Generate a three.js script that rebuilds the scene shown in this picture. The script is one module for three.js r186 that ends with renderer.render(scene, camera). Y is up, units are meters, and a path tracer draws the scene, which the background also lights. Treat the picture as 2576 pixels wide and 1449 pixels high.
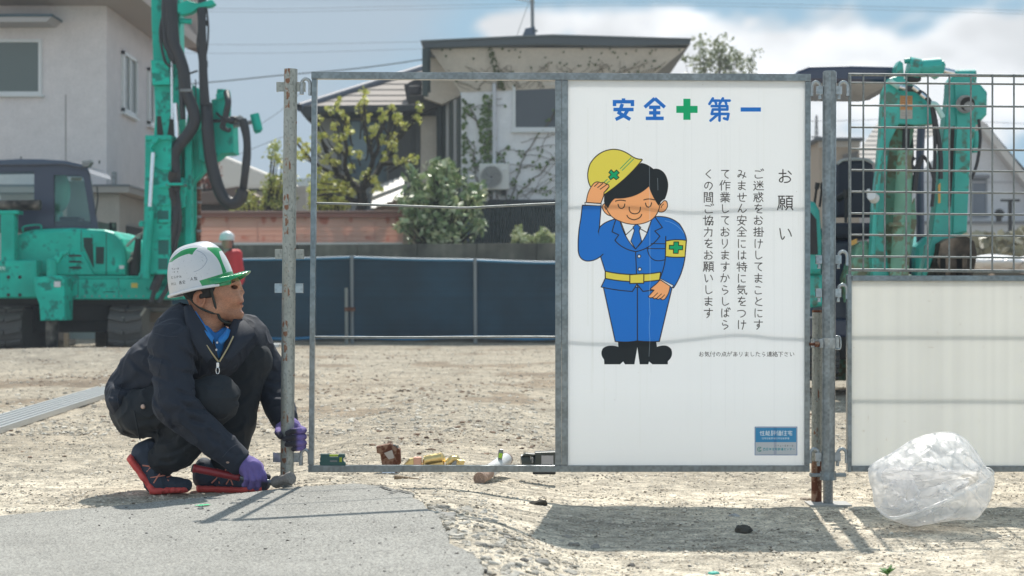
import * as THREE from 'three';
import { mergeGeometries } from 'three/addons/utils/BufferGeometryUtils.js';
import { RoundedBoxGeometry } from 'three/addons/geometries/RoundedBoxGeometry.js';

// ---------------------------------------------------------------- camera, sky, sun, exposure
// Telephoto view from a low standpoint; the optical axis is level, the lens is shifted up a little.
const F = 4300, CX = 1288, HY = 767, CH = 0.72;
const scene = new THREE.Scene();
const camera = new THREE.PerspectiveCamera(2 * Math.atan(724.5 / F) * 180 / Math.PI, 2576 / 1449, 0.1, 3000);
camera.position.set(0, CH, 0);
camera.setViewOffset(2576, 1449, 0, 724.5 - HY, 2576, 1449);
camera.focus = 6.16;
camera.userData.fStop = 5.2;
const renderer = new THREE.WebGLRenderer({ antialias: true });
renderer.toneMapping = THREE.LinearToneMapping;
renderer.toneMappingExposure = 1.07;
renderer.shadowMap.enabled = true;

const { clamp, lerp, smoothstep: sstep } = THREE.MathUtils;
const ss = (a, b, x) => { const t = clamp((x - a) / (b - a), 0, 1); return t * t * (3 - 2 * t); };
function rng(seed) { let s = seed >>> 0; return () => { s = (s + 0x6d2b79f5) >>> 0; let t = Math.imul(s ^ (s >>> 15), 1 | s); t = (t + Math.imul(t ^ (t >>> 7), 61 | t)) ^ t; return ((t ^ (t >>> 14)) >>> 0) / 4294967296; }; }
function hash(x, y, z) { let h = Math.imul(x, 374761393) + Math.imul(y, 668265263) + Math.imul(z, 1274126177) | 0; h = Math.imul(h ^ (h >>> 13), 1274126177); return ((h ^ (h >>> 16)) >>> 0) / 4294967296; }
function noise3(x, y, z) {
  const ix = Math.floor(x), iy = Math.floor(y), iz = Math.floor(z);
  let u = x - ix, v = y - iy, w = z - iz; u = u * u * (3 - 2 * u); v = v * v * (3 - 2 * v); w = w * w * (3 - 2 * w);
  const a = lerp(lerp(hash(ix, iy, iz), hash(ix + 1, iy, iz), u), lerp(hash(ix, iy + 1, iz), hash(ix + 1, iy + 1, iz), u), v);
  const b = lerp(lerp(hash(ix, iy, iz + 1), hash(ix + 1, iy, iz + 1), u), lerp(hash(ix, iy + 1, iz + 1), hash(ix + 1, iy + 1, iz + 1), u), v);
  return lerp(a, b, w) * 2 - 1;
}
function fbm(x, y, z, n = 4) { let s = 0, a = 0.5; for (let i = 0; i < n; i++) { s += a * noise3(x, y, z); x = x * 2.03 + 7.1; y = y * 2.03 + 3.7; z = z * 2.03 + 1.3; a *= 0.5; } return s; }
// tiling 2-D noise, p = cells per tile
function tnoise(u, v, p, s) {
  const x = u * p, y = v * p, ix = Math.floor(x), iy = Math.floor(y); let a = x - ix, b = y - iy; a = a * a * (3 - 2 * a); b = b * b * (3 - 2 * b);
  const m = (i) => ((i % p) + p) % p, x0 = m(ix), x1 = m(ix + 1), y0 = m(iy), y1 = m(iy + 1);
  return lerp(lerp(hash(x0, y0, s), hash(x1, y0, s), a), lerp(hash(x0, y1, s), hash(x1, y1, s), a), b) * 2 - 1;
}
function tfbm(u, v, p, n, s) { let r = 0, a = 0.5; for (let i = 0; i < n; i++) { r += a * tnoise(u, v, p << i, s + i); a *= 0.5; } return r; }

{
  // A spring sky: thin grey-blue veil, cumulus in drifting banks, brighter towards the sun.
  const W = 2048, H = 1024, data = new Float32Array(W * H * 4);
  const sun = new THREE.Vector3(0.07, 1, -0.75).normalize();
  const banks = [[4.2, 8.8, 3.6, 1.4], [8.8, 8.0, 4.8, 2.2], [14, 7.0, 6, 2.8], [0.6, 9.1, 1.8, 0.9], [6, 6.2, 5, 1.7], [11.5, 4.6, 5, 1.6], [6, 12.5, 9, 2.2], [16, 12, 8, 2.5], [-34, 9, 8, 3], [31, 8, 11, 4.4], [50, 12, 13, 6], [-58, 13, 13, 5], [74, 10, 14, 7], [-92, 13, 15, 7], [100, 14, 15, 8], [-122, 12, 16, 8], [128, 13, 16, 8], [-152, 14, 16, 8], [156, 12, 16, 8], [180, 15, 15, 8]];
  for (let r = 0; r < H; r++) {
    const el = ((r + 0.5) / H - 0.5) * Math.PI, y = Math.sin(el), ce = Math.cos(el), eld = el * 180 / Math.PI;
    for (let c = 0; c < W; c++) {
      const th = ((c + 0.5) / W - 0.5) * 2 * Math.PI, x = Math.cos(th) * ce, z = Math.sin(th) * ce;
      const az = Math.atan2(x, -z) * 180 / Math.PI, cs = Math.max(0, x * sun.x + y * sun.y + z * sun.z), up = Math.max(0, y);
      const glow = 0.2 * Math.pow(cs, 6) + 0.7 * Math.pow(cs, 40);
      const veil = 0.5 + 0.5 * Math.cos((az + 20) * Math.PI / 180 * 1.0 + 0.6 * Math.sin(az * 0.05));
      const hz = Math.exp(-up * 3.6);
      let R = lerp(0.13, 0.36, hz), G = lerp(0.25, 0.68, hz), B = lerp(0.37, 0.90, hz);
      const v = 0.86 * ss(0.55, 1.0, veil + 0.04 * fbm(x * 5, y * 9, z * 5)) * ss(-1.5, -6, az < 60 ? az + 5 * fbm(x * 9, y * 16, z * 9) : -10) ;
      const vg = lerp(1, 0.86, ss(3, 10, eld));
      R = lerp(R, 0.375 * vg, v); G = lerp(G, 0.475 * vg, v); B = lerp(B, 0.575 * vg, v);
      let d = 0;
      for (const [a, e, wa, we] of banks) { let da = az - a; da -= 360 * Math.round(da / 360); const q = (da / wa) ** 2 + ((eld - e) / we) ** 2; if (q < 9) d = Math.max(d, Math.exp(-q * 0.8)); }
      const n = 0.6 * fbm(x * 11, y * 22, z * 11, 3) + 0.75 * fbm(x * 30 + 4, y * 52, z * 30, 4), hi = ss(14, 30, eld) * ss(0.0, 0.4, fbm(x * 2.2 + 5, y * 2.2, z * 2.2, 4) - 0.04);
      d = Math.max(clamp((d * 1.2 - 0.52 + n * 0.85 * ss(0.02, 0.3, d)) * 4.4, 0, 1), hi * 0.85) * ss(0.2, 2, eld);
      const shade = 0.74 + 0.46 * clamp(1.5 * fbm(x * 22 + 3, y * 44 + 0.8, z * 22, 4) + 0.5, 0, 1);
      const lit = shade * (0.95 + 0.5 * glow);
      R = lerp(R, 1.16 * lit, d); G = lerp(G, 1.17 * lit, d); B = lerp(B, 1.18 * lit, d);
      if (y < 0) { R = lerp(R, 0.3, 0.6); G = lerp(G, 0.28, 0.6); B = lerp(B, 0.24, 0.6); }
      const i = (r * W + c) * 4, g = glow * (1 - 0.6 * d);
      data[i] = R + g; data[i + 1] = G + g * 0.97; data[i + 2] = B + g * 0.92; data[i + 3] = 1;
    }
  }
  const t = new THREE.DataTexture(data, W, H, THREE.RGBAFormat, THREE.FloatType);
  t.mapping = THREE.EquirectangularReflectionMapping; t.magFilter = t.minFilter = THREE.LinearFilter; t.needsUpdate = true;
  scene.background = t; scene.environment = t;
}
const sun = new THREE.DirectionalLight(new THREE.Color().setRGB(1, 0.955, 0.87), 5);
sun.name = 'sun';
sun.position.set(0.07 * 40, 40, -0.75 * 40 - 6);
sun.target.position.set(0, 0, -6);
sun.castShadow = true;
Object.assign(sun.shadow.camera, { left: -30, right: 30, top: 30, bottom: -30, near: 1, far: 140 });
sun.shadow.mapSize.set(4096, 4096);
scene.add(sun, sun.target);
scene.fog = new THREE.FogExp2(new THREE.Color().setRGB(0.72, 0.8, 0.9), 0.0017);

// ---------------------------------------------------------------- helpers
const V = (x, y, z) => new THREE.Vector3(x, y, z);
const P = (x, y, d) => V((x - CX) / F * d, CH + (HY - y) / F * d, -d);      // a sight line at a real distance
const M1 = (px, d) => px / F * d;                                            // picture length at that distance, metres
const used = {};
function numbered(n) { used[n] = (used[n] ?? -1) + 1; return used[n] ? n + '_' + String(used[n]).padStart(3, '0') : n; }
function tag(o, label, category, group, kind) { if (label) o.userData.label = label; if (category) o.userData.category = category; if (group) o.userData.group = group; if (kind) o.userData.kind = kind; return o; }
function thing(name, label, category, pos = V(0, 0, 0), group) { const g = new THREE.Group(); g.name = numbered(name); g.position.copy(pos); scene.add(g); return tag(g, label, category, group); }
function wpos(o) { const p = V(0, 0, 0); for (; o && o !== scene; o = o.parent) p.add(o.position); return p; }
// a mesh whose geometry is given in world coordinates
function part(name, geo, mat, parent = scene) {
  const g = Array.isArray(geo) ? merge(geo) : geo;
  const top = parent === scene;
  if (!top) { const p = wpos(parent); g.translate(-p.x, -p.y, -p.z); }
  const m = new THREE.Mesh(g, mat); m.name = top ? numbered(name) : name; m.castShadow = m.receiveShadow = true; parent.add(m); return m;
}
function solo(name, geo, mat, label, category, group, kind) {              // a thing that is one mesh, set at its base
  const g = Array.isArray(geo) ? merge(geo) : geo; g.computeBoundingBox();
  const b = g.boundingBox, p = V((b.min.x + b.max.x) / 2, b.min.y, (b.min.z + b.max.z) / 2); g.translate(-p.x, -p.y, -p.z);
  const m = part(name, g, mat); m.position.copy(p); return tag(m, label, category, group, kind);
}
function merge(list) {
  return mergeGeometries(list.flat(9).map((g) => {
    let h = g.index ? g.toNonIndexed() : g;
    for (const k of Object.keys(h.attributes)) if (!['position', 'normal', 'uv', 'color'].includes(k)) h.deleteAttribute(k);
    if (!h.attributes.uv) h.setAttribute('uv', new THREE.BufferAttribute(new Float32Array(h.attributes.position.count * 2), 2));
    return h;
  }));
}
// texture coordinates in metres by the dominant axis of each face
function tri(geo, k = 1) {
  const g = geo.index ? geo.toNonIndexed() : geo, p = g.attributes.position, n = p.count, uv = new Float32Array(n * 2), a = V(), b = V(), c = V(), e = V(), f = V();
  for (let i = 0; i < n; i += 3) {
    a.fromBufferAttribute(p, i); b.fromBufferAttribute(p, i + 1); c.fromBufferAttribute(p, i + 2);
    const N = e.subVectors(b, a).cross(f.subVectors(c, a)), ax = Math.abs(N.x), ay = Math.abs(N.y), az = Math.abs(N.z);
    [a, b, c].forEach((q, j) => { const o = (i + j) * 2; if (ay >= ax && ay >= az) { uv[o] = q.x * k; uv[o + 1] = q.z * k; } else if (ax >= az) { uv[o] = q.z * k; uv[o + 1] = q.y * k; } else { uv[o] = q.x * k; uv[o + 1] = q.y * k; } });
  }
  g.setAttribute('uv', new THREE.BufferAttribute(uv, 2)); return g;
}
function box(x0, x1, y0, y1, z0, z1, r = 0) {
  const w = Math.abs(x1 - x0), h = Math.abs(y1 - y0), d = Math.abs(z1 - z0);
  const g = r ? new RoundedBoxGeometry(w, h, d, 2, Math.min(r, w * 0.45, h * 0.45, d * 0.45)) : new THREE.BoxGeometry(w, h, d);
  return tri(g.translate((x0 + x1) / 2, (y0 + y1) / 2, (z0 + z1) / 2));
}
// a box whose front face fills x0..x1, y0..y1 (picture units) at distance d and goes back by t metres
function pb(x0, x1, y0, y1, d, t, r = 0) { const a = P(x0, y1, d), b = P(x1, y0, d); return box(a.x, b.x, a.y, b.y, -d - t, -d, r); }
// an outline (picture units at distance d) made solid, going back by t metres
function slab(pts, d, t, bev = 0, holes = []) {
  const s = new THREE.Shape(pts.map(([x, y]) => { const p = P(x, y, d); return new THREE.Vector2(p.x, p.y); }));
  for (const h of holes) s.holes.push(new THREE.Path(h.map(([x, y]) => { const p = P(x, y, d); return new THREE.Vector2(p.x, p.y); })));
  const g = new THREE.ExtrudeGeometry(s, { depth: Math.max(1e-3, t - 2 * bev), bevelEnabled: bev > 0, bevelThickness: bev, bevelSize: bev, bevelOffset: -bev, bevelSegments: 2, curveSegments: 10 });
  return tri(g.translate(0, 0, -d - t + bev));
}
function tube(pts, r, seg = 0, rad = 8, closed = false) {
  const c = pts.length === 2 ? new THREE.LineCurve3(pts[0], pts[1]) : new THREE.CatmullRomCurve3(pts, closed, 'catmullrom', 0.5), L = c.getLength();
  const g = new THREE.TubeGeometry(c, seg || (pts.length === 2 ? 1 : pts.length * 6), r, rad, closed), uv = g.attributes.uv;
  for (let i = 0; i < uv.count; i++) uv.setXY(i, uv.getX(i) * L, uv.getY(i) * 2 * Math.PI * r);
  return g;
}
const caps = (a, b, r0, r1 = r0, rad = 12) => {                             // a closed rod, tapered
  const d = b.clone().sub(a), L = d.length(), g = new THREE.CylinderGeometry(r1, r0, L, rad, 1);
  const uv = g.attributes.uv; for (let i = 0; i < uv.count; i++) uv.setXY(i, uv.getX(i) * 6.283 * r0, uv.getY(i) * L);
  return g.applyQuaternion(new THREE.Quaternion().setFromUnitVectors(V(0, 1, 0), d.normalize())).translate((a.x + b.x) / 2, (a.y + b.y) / 2, (a.z + b.z) / 2);
};
function limb(pts, rad = 7) {                                                // a tapering branch through [Vector3, radius]
  const c = new THREE.CatmullRomCurve3(pts.map((p) => p[0])), n = pts.length * 4, g = new THREE.TubeGeometry(c, n, 1, rad), p = g.attributes.position, v = V(), q = V();
  for (let i = 0; i <= n; i++) { c.getPointAt(i / n, q); const k = (i / n) * (pts.length - 1), j = Math.min(pts.length - 2, Math.floor(k)), r = lerp(pts[j][1], pts[j + 1][1], k - j); for (let s = 0; s <= rad; s++) { const o = i * (rad + 1) + s; v.fromBufferAttribute(p, o).sub(q).multiplyScalar(r).add(q); p.setXYZ(o, v.x, v.y, v.z); } }
  const uv = g.attributes.uv, L = c.getLength(); for (let i = 0; i < uv.count; i++) uv.setXY(i, uv.getX(i) * L, uv.getY(i) * 0.4);
  return g;
}
function tex(n, fn, srgb = true, m = n) {
  const d = new Uint8Array(n * m * 4);
  for (let y = 0; y < m; y++) for (let x = 0; x < n; x++) { const c = fn((x + 0.5) / n, (y + 0.5) / m, x, y), i = (y * n + x) * 4; if (typeof c === 'number') d[i] = d[i + 1] = d[i + 2] = clamp(c, 0, 1) * 255; else for (let k = 0; k < 3; k++) d[i + k] = clamp(c[k], 0, 1) * 255; d[i + 3] = 255; }
  const t = new THREE.DataTexture(d, n, m); t.wrapS = t.wrapT = THREE.RepeatWrapping; t.magFilter = THREE.LinearFilter; t.minFilter = THREE.LinearMipmapLinearFilter; if (srgb) t.colorSpace = THREE.SRGBColorSpace; t.needsUpdate = true; return t;
}
const rep = (t, k, l = k) => { const c = t.clone(); c.repeat.set(k, l); c.needsUpdate = true; return c; };
const mat = (c, rough = 0.7, metal = 0, o = {}) => { const m = new THREE.MeshPhysicalMaterial({ roughness: rough, metalness: metal, ...o }); if (typeof c === 'string') m.color.set(c); else if (c) m.color.setRGB(...c); return m; };
const mix3 = (a, b, t) => [lerp(a[0], b[0], t), lerp(a[1], b[1], t), lerp(a[2], b[2], t)];

// implicit surfaces: a mesh of f = 0 on a grid, smooth normals from the field
function implicit(f, lo, hi, cell, color) {
  const nx = Math.ceil((hi.x - lo.x) / cell) + 1, ny = Math.ceil((hi.y - lo.y) / cell) + 1, nz = Math.ceil((hi.z - lo.z) / cell) + 1, val = new Float32Array(nx * ny * nz);
  const id = (i, j, k) => i + nx * (j + ny * k);
  for (let k = 0; k < nz; k++) for (let j = 0; j < ny; j++) for (let i = 0; i < nx; i++) val[id(i, j, k)] = f(lo.x + i * cell, lo.y + j * cell, lo.z + k * cell);
  const vid = new Int32Array(nx * ny * nz).fill(-1), pos = [], idx = [], C = [[0, 0, 0], [1, 0, 0], [0, 1, 0], [1, 1, 0], [0, 0, 1], [1, 0, 1], [0, 1, 1], [1, 1, 1]], E = [[0, 1], [2, 3], [4, 5], [6, 7], [0, 2], [1, 3], [4, 6], [5, 7], [0, 4], [1, 5], [2, 6], [3, 7]];
  for (let k = 0; k < nz - 1; k++) for (let j = 0; j < ny - 1; j++) for (let i = 0; i < nx - 1; i++) {
    const v = C.map(([a, b, c]) => val[id(i + a, j + b, k + c)]); let n = 0, x = 0, y = 0, z = 0;
    for (const [a, b] of E) if ((v[a] < 0) !== (v[b] < 0)) { const t = v[a] / (v[a] - v[b]); x += lerp(C[a][0], C[b][0], t); y += lerp(C[a][1], C[b][1], t); z += lerp(C[a][2], C[b][2], t); n++; }
    if (n) { vid[id(i, j, k)] = pos.length / 3; pos.push(lo.x + (i + x / n) * cell, lo.y + (j + y / n) * cell, lo.z + (k + z / n) * cell); }
  }
  const quad = (a, b, c, d, s) => { if (Math.min(a, b, c, d) < 0) return; if (s) idx.push(a, b, c, a, c, d); else idx.push(a, c, b, a, d, c); };
  for (let k = 1; k < nz - 1; k++) for (let j = 1; j < ny - 1; j++) for (let i = 1; i < nx - 1; i++) {
    const s = val[id(i, j, k)] < 0;
    if (s !== val[id(i + 1, j, k)] < 0) quad(vid[id(i, j - 1, k - 1)], vid[id(i, j, k - 1)], vid[id(i, j, k)], vid[id(i, j - 1, k)], s);
    if (s !== val[id(i, j + 1, k)] < 0) quad(vid[id(i - 1, j, k - 1)], vid[id(i - 1, j, k)], vid[id(i, j, k)], vid[id(i, j, k - 1)], s);
    if (s !== val[id(i, j, k + 1)] < 0) quad(vid[id(i - 1, j - 1, k)], vid[id(i, j - 1, k)], vid[id(i, j, k)], vid[id(i - 1, j, k)], s);
  }
  const n = pos.length / 3, nor = new Float32Array(n * 3), uv = new Float32Array(n * 2), col = color && new Float32Array(n * 3), h = cell * 0.5;
  for (let i = 0; i < n; i++) {
    const x = pos[i * 3], y = pos[i * 3 + 1], z = pos[i * 3 + 2];
    let a = f(x + h, y, z) - f(x - h, y, z), b = f(x, y + h, z) - f(x, y - h, z), c = f(x, y, z + h) - f(x, y, z - h); const l = Math.hypot(a, b, c) || 1;
    nor[i * 3] = a / l; nor[i * 3 + 1] = b / l; nor[i * 3 + 2] = c / l; uv[i * 2] = x + z * 0.8; uv[i * 2 + 1] = y + z * 0.2;
    if (color) { const q = color(x, y, z, a / l, b / l, c / l); col[i * 3] = q[0]; col[i * 3 + 1] = q[1]; col[i * 3 + 2] = q[2]; }
  }
  const g = new THREE.BufferGeometry(); g.setAttribute('position', new THREE.BufferAttribute(new Float32Array(pos), 3)); g.setAttribute('normal', new THREE.BufferAttribute(nor, 3)); g.setAttribute('uv', new THREE.BufferAttribute(uv, 2)); if (col) g.setAttribute('color', new THREE.BufferAttribute(col, 3)); g.setIndex(idx); return g;
}
const smin = (a, b, k) => { const h = Math.max(k - Math.abs(a - b), 0) / k; return Math.min(a, b) - h * h * k * 0.25; };
const smax = (a, b, k) => -smin(-a, -b, k);
const sCone = (a, ra, b, rb) => { const dx = b.x - a.x, dy = b.y - a.y, dz = b.z - a.z, L = dx * dx + dy * dy + dz * dz || 1; return (x, y, z) => { const t = clamp(((x - a.x) * dx + (y - a.y) * dy + (z - a.z) * dz) / L, 0, 1); return Math.hypot(x - a.x - dx * t, y - a.y - dy * t, z - a.z - dz * t) - lerp(ra, rb, t); }; };
const sEll = (c, rx, ry, rz) => (x, y, z) => { x -= c.x; y -= c.y; z -= c.z; const k0 = Math.hypot(x / rx, y / ry, z / rz), k1 = Math.hypot(x / rx / rx, y / ry / ry, z / rz / rz); return k1 < 1e-6 ? -Math.min(rx, ry, rz) : k0 * (k0 - 1) / k1; };
const sAll = (list, k) => (x, y, z) => { let d = 9; for (const f of list) { const v = f(x, y, z); if (v < d + k) d = smin(d, v, k); } return d; };

// ---------------------------------------------------------------- materials
const T = {};
T.blot = tex(512, (u, v) => 0.5 + tfbm(u, v, 4, 6, 11));
T.fine = tex(512, (u, v) => 0.84 + 0.4 * tfbm(u, v, 32, 4, 21));
T.galv = tex(512, (u, v) => { const s = tnoise(u, v, 40, 5), f = tfbm(u, v, 6, 5, 9), k = 0.80 + 0.05 * Math.sign(s) * Math.abs(s) ** 0.5 + 0.12 * f; return [k * 0.98, k * 1.0, k * 1.01]; });
T.galvR = tex(256, (u, v) => 0.52 + 0.25 * tfbm(u, v, 8, 5, 14));
T.pipe = tex(512, (u, v) => { const f = tfbm(u, v, 5, 6, 31), g = tfbm(u, v, 24, 4, 37), r = ss(0.34, 0.52, 0.6 * f + 0.75 * g); let c = [0.67 + 0.08 * g, 0.68 + 0.08 * g, 0.67 + 0.08 * g]; c = mix3(c, [0.64, 0.61, 0.55], 0.45 * ss(-0.05, 0.3, tfbm(u, v, 3, 5, 41))); c = mix3(c, [0.5, 0.52, 0.51], 0.5 * ss(0.35, 0.6, tnoise(u, v, 60, 43))); return mix3(c, [0.50, 0.27, 0.16], r * 0.7); });
T.rust = tex(512, (u, v) => { const f = tfbm(u, v, 6, 6, 51), g = tfbm(u, v, 30, 3, 57); return mix3([0.40, 0.22, 0.14], [0.62, 0.50, 0.42], ss(-0.15, 0.25, f + 0.3 * g)); });
const paintTex = (c, dirt, amt, seed) => tex(512, (u, v) => { const f = tfbm(u, v, 5, 6, seed), g = tfbm(u, v, 24, 5, seed + 6), k = 1 + 0.16 * f; return mix3([c[0] * k, c[1] * k, c[2] * k], dirt, clamp(ss(0.18 - amt, 0.55 - amt, 0.7 * f + 0.7 * g), 0, 1) * 0.6); });
T.teal = paintTex([0.0, 0.80, 0.70], [0.12, 0.40, 0.36], -0.02, 61);
T.tealOld = paintTex([0.22, 0.72, 0.66], [0.42, 0.30, 0.22], 0.10, 71);
T.tealRust = paintTex([0.50, 0.72, 0.62], [0.50, 0.34, 0.24], 0.2, 81);
T.wall = tex(512, (u, v) => 0.95 + 0.05 * tfbm(u, v, 64, 3, 91) + 0.03 * tfbm(u, v, 6, 4, 95));
T.conc = tex(512, (u, v) => { const s = tnoise(u, 0.3, 32, 101) * 0.5 + tnoise(u, 0.3, 8, 102), f = tfbm(u, v, 6, 6, 103), k = 0.52 + 0.2 * f + 0.07 * s; return [k, k * 0.97, k * 0.89]; });
T.pink = tex(512, (u, v) => { const f = tfbm(u, v, 6, 6, 111), s = tnoise(u, 0.7, 24, 113), st = ss(0.05, 0.35, f * 0.6 + s * 0.25 + 0.12 * Math.sin(v * 40)); return mix3([0.97, 0.85, 0.79], [0.85, 0.52, 0.43], clamp(st, 0, 1) * 0.8); });
T.cloth = tex(256, (u, v, x, y) => 0.5 + 0.25 * (((x + y) & 3) / 3 - 0.5) + 0.4 * tfbm(u, v, 24, 3, 121));
T.sheet = tex(512, (u, v) => { const k = 0.9 + 0.25 * tfbm(u, v, 4, 5, 131) + 0.08 * tnoise(0.4, v, 64, 133); return [0.115 * k, 0.255 * k, 0.335 * k]; });
T.dirt = tex(2048, (u, v) => {
  const a = tfbm(u, v, 8, 5, 141), b = tfbm(u, v, 64, 4, 147), c = tnoise(u, v, 640, 153), s = ss(0.45, 0.9, tnoise(u, v, 340, 157)), w = ss(0.55, 0.95, tnoise(u, v, 410, 158));
  let k = 0.735 + 0.12 * a + 0.24 * b + 0.13 * c; let q = [k * 0.99, k * 0.955, k * 0.89];
  q = mix3(q, [0.34, 0.29, 0.23], s * 0.6); q = mix3(q, [0.86, 0.83, 0.78], w * 0.65); return q;
});
T.dirtB = tex(1024, (u, v) => 0.5 + 0.5 * tfbm(u, v, 32, 5, 161) + 0.25 * tnoise(u, v, 330, 167), false);
T.asph = tex(1024, (u, v) => {
  const a = tfbm(u, v, 6, 4, 171), c = tnoise(u, v, 256, 173), e = tnoise(u, v, 420, 177), l = ss(0.55, 0.85, tnoise(u, v, 230, 179)), k = 0.60 + 0.05 * a + 0.13 * c + 0.11 * e;
  let q = [k, k * 0.99, k * 0.95]; q = mix3(q, [0.80, 0.77, 0.71], l * 0.55); const dk = ss(0.6, 0.9, tnoise(u, v, 260, 181)); return mix3(q, [0.24, 0.24, 0.24], dk * 0.65);
});
T.asphB = tex(1024, (u, v) => 0.5 + 0.35 * tnoise(u, v, 256, 173) + 0.25 * tnoise(u, v, 420, 177), false);
T.bark = tex(256, (u, v) => { const k = 0.24 + 0.2 * tfbm(u, v, 12, 4, 191); return [k * 1.05, k * 0.92, k * 0.8]; });
const lin = (t) => { const c = t.clone(); c.colorSpace = THREE.NoColorSpace; c.needsUpdate = true; return c; };
const blotB = lin(T.blot), fineB = lin(T.fine), wallB = lin(T.wall), clothB = lin(T.cloth);
const M = {
  galv: mat([0.66, 0.68, 0.69], 0.55, 0.35, { map: rep(T.galv, 3), roughnessMap: rep(T.galvR, 4) }),
  galvDark: mat([0.41, 0.44, 0.45], 0.6, 0.2, { map: rep(T.galv, 3), roughnessMap: rep(T.galvR, 4) }),
  pipe: mat([0.92, 0.93, 0.9], 0.5, 0.4, { map: rep(T.pipe, 3.5, 2.2), bumpMap: rep(blotB, 6), bumpScale: 0.0006 }),
  rust: mat([0.9, 0.9, 0.9], 0.85, 0.1, { map: rep(T.rust, 5), bumpMap: rep(blotB, 8), bumpScale: 0.001 }),
  wire: mat([0.40, 0.41, 0.40], 0.45, 0.45, { map: rep(T.galv, 5) }),
  teal: mat([0.78, 0.82, 0.84], 0.5, 0, { map: rep(T.teal, 0.6), clearcoat: 0.06, clearcoatRoughness: 0.25, specularIntensity: 0.6 }),
  tealOld: mat([0.86, 0.9, 0.94], 0.38, 0, { map: rep(T.tealOld, 0.9), clearcoat: 0.25, clearcoatRoughness: 0.3 }),
  tealRust: mat([0.82, 0.82, 0.82], 0.6, 0, { map: rep(T.tealRust, 1.1) }),
  navy: mat([0.03, 0.042, 0.085], 0.4, 0, { clearcoat: 0.4, clearcoatRoughness: 0.2 }),
  black: mat([0.022, 0.022, 0.024], 0.55), rubber: mat([0.04, 0.04, 0.042], 0.75, 0, { bumpMap: rep(blotB, 6), bumpScale: 0.002 }),
  hose: mat([0.03, 0.031, 0.036], 0.5), dark: mat([0.035, 0.034, 0.032], 0.9), chrome: mat([0.8, 0.8, 0.82], 0.18, 1), steel: mat([0.42, 0.42, 0.42], 0.45, 0.8, { map: rep(T.galv, 4) }),
  dirty: mat([0.20, 0.18, 0.155], 0.95, 0, { map: rep(T.blot, 1.5) }),
  tread: mat([0.115, 0.11, 0.105], 0.85, 0, { bumpMap: rep(blotB, 3), bumpScale: 0.004 }),
  glass: mat([0.9, 0.95, 0.93], 0.04, 0, { transmission: 1, thickness: 0, ior: 1.5 }),
  pane: mat([0.13, 0.15, 0.16], 0.12, 0, { specularIntensity: 1 }), screen: mat([0.16, 0.18, 0.2], 0.6),
  white: mat([0.72, 0.73, 0.74], 0.45), alum: mat([0.52, 0.54, 0.55], 0.35, 0.7),
  wood: mat([0.42, 0.30, 0.19], 0.85, 0, { map: rep(T.fine, 2, 12) }), leafY: null,
  brass: mat([0.78, 0.60, 0.28], 0.28, 0.95, { bumpMap: rep(blotB, 20), bumpScale: 0.001 }),
  bark: mat([0.75, 0.75, 0.75], 0.95, 0, { map: rep(T.bark, 2), bumpMap: rep(lin(T.bark), 3), bumpScale: 0.01 }),
};
const leafMat = (o = {}) => mat([1, 1, 1], 0.55, 0, { vertexColors: true, transmission: 0.4, thickness: 0, ...o });

// ---------------------------------------------------------------- ground
const lin1 = (tab, x) => { if (x <= tab[0][0]) return tab[0][1]; for (let i = 1; i < tab.length; i++) if (x <= tab[i][0]) { const [a, b] = tab[i - 1], [c, d] = tab[i]; return lerp(b, d, (x - a) / (c - a)); } return tab[tab.length - 1][1]; };
const EDGE_R = [[0, 0.5], [2, 0.2], [3.3, 0.02], [3.97, -0.086], [4.35, -0.14], [4.91, -0.215], [5.3, -0.268], [5.6, -0.323], [5.78, -0.407], [6.2, -0.5]];
const EDGE_F = [[-8, 4.6], [-3, 5.25], [-1.64, 5.49], [-1.2, 5.68], [-0.76, 5.97], [-0.54, 6.0], [-0.407, 5.8], [-0.3, 5.5]];
const asphaltY = (x) => Math.max(0.03, 0.109 + 0.0485 * (x + 0.263));
function dirtY(x, d) {
  const e = Math.max(x - lin1(EDGE_R, d), d - lin1(EDGE_F, x)), far = ss(18, 9, d);
  let h = lerp(0.062, 0.036, ss(-0.72, -0.95, x)) * ss(0.3, -0.3, x) * far * ss(3, 5, d) + 0.006 * fbm(x * 3, 0, d * 3, 3);
  h += 0.012 * fbm(x * 0.7 + 9, 0, d * 0.7, 3) * ss(3, 8, d) + 0.05 * fbm(x * 0.25, 3, d * 0.25, 2) * ss(12, 26, d);
  h += 0.14 * Math.exp(-(((x + 5.6) / 2.6) ** 2) - ((d - 22.5) / 1.6) ** 2) + 0.06 * Math.exp(-(((x + 3.2) / 1.6) ** 2) - ((d - 15.5) / 1.4) ** 2);
  if (d < 8) h = lerp(asphaltY(x) - 0.012, h, ss(-0.04, 0.42, e)) - (e < -0.06 ? 0.03 : 0);
  return h;
}
const onAsphalt = (x, d) => d < lin1(EDGE_F, x) && x < lin1(EDGE_R, d);
const groundY = (x, d) => onAsphalt(x, d) ? asphaltY(x) : dirtY(x, d);
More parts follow.
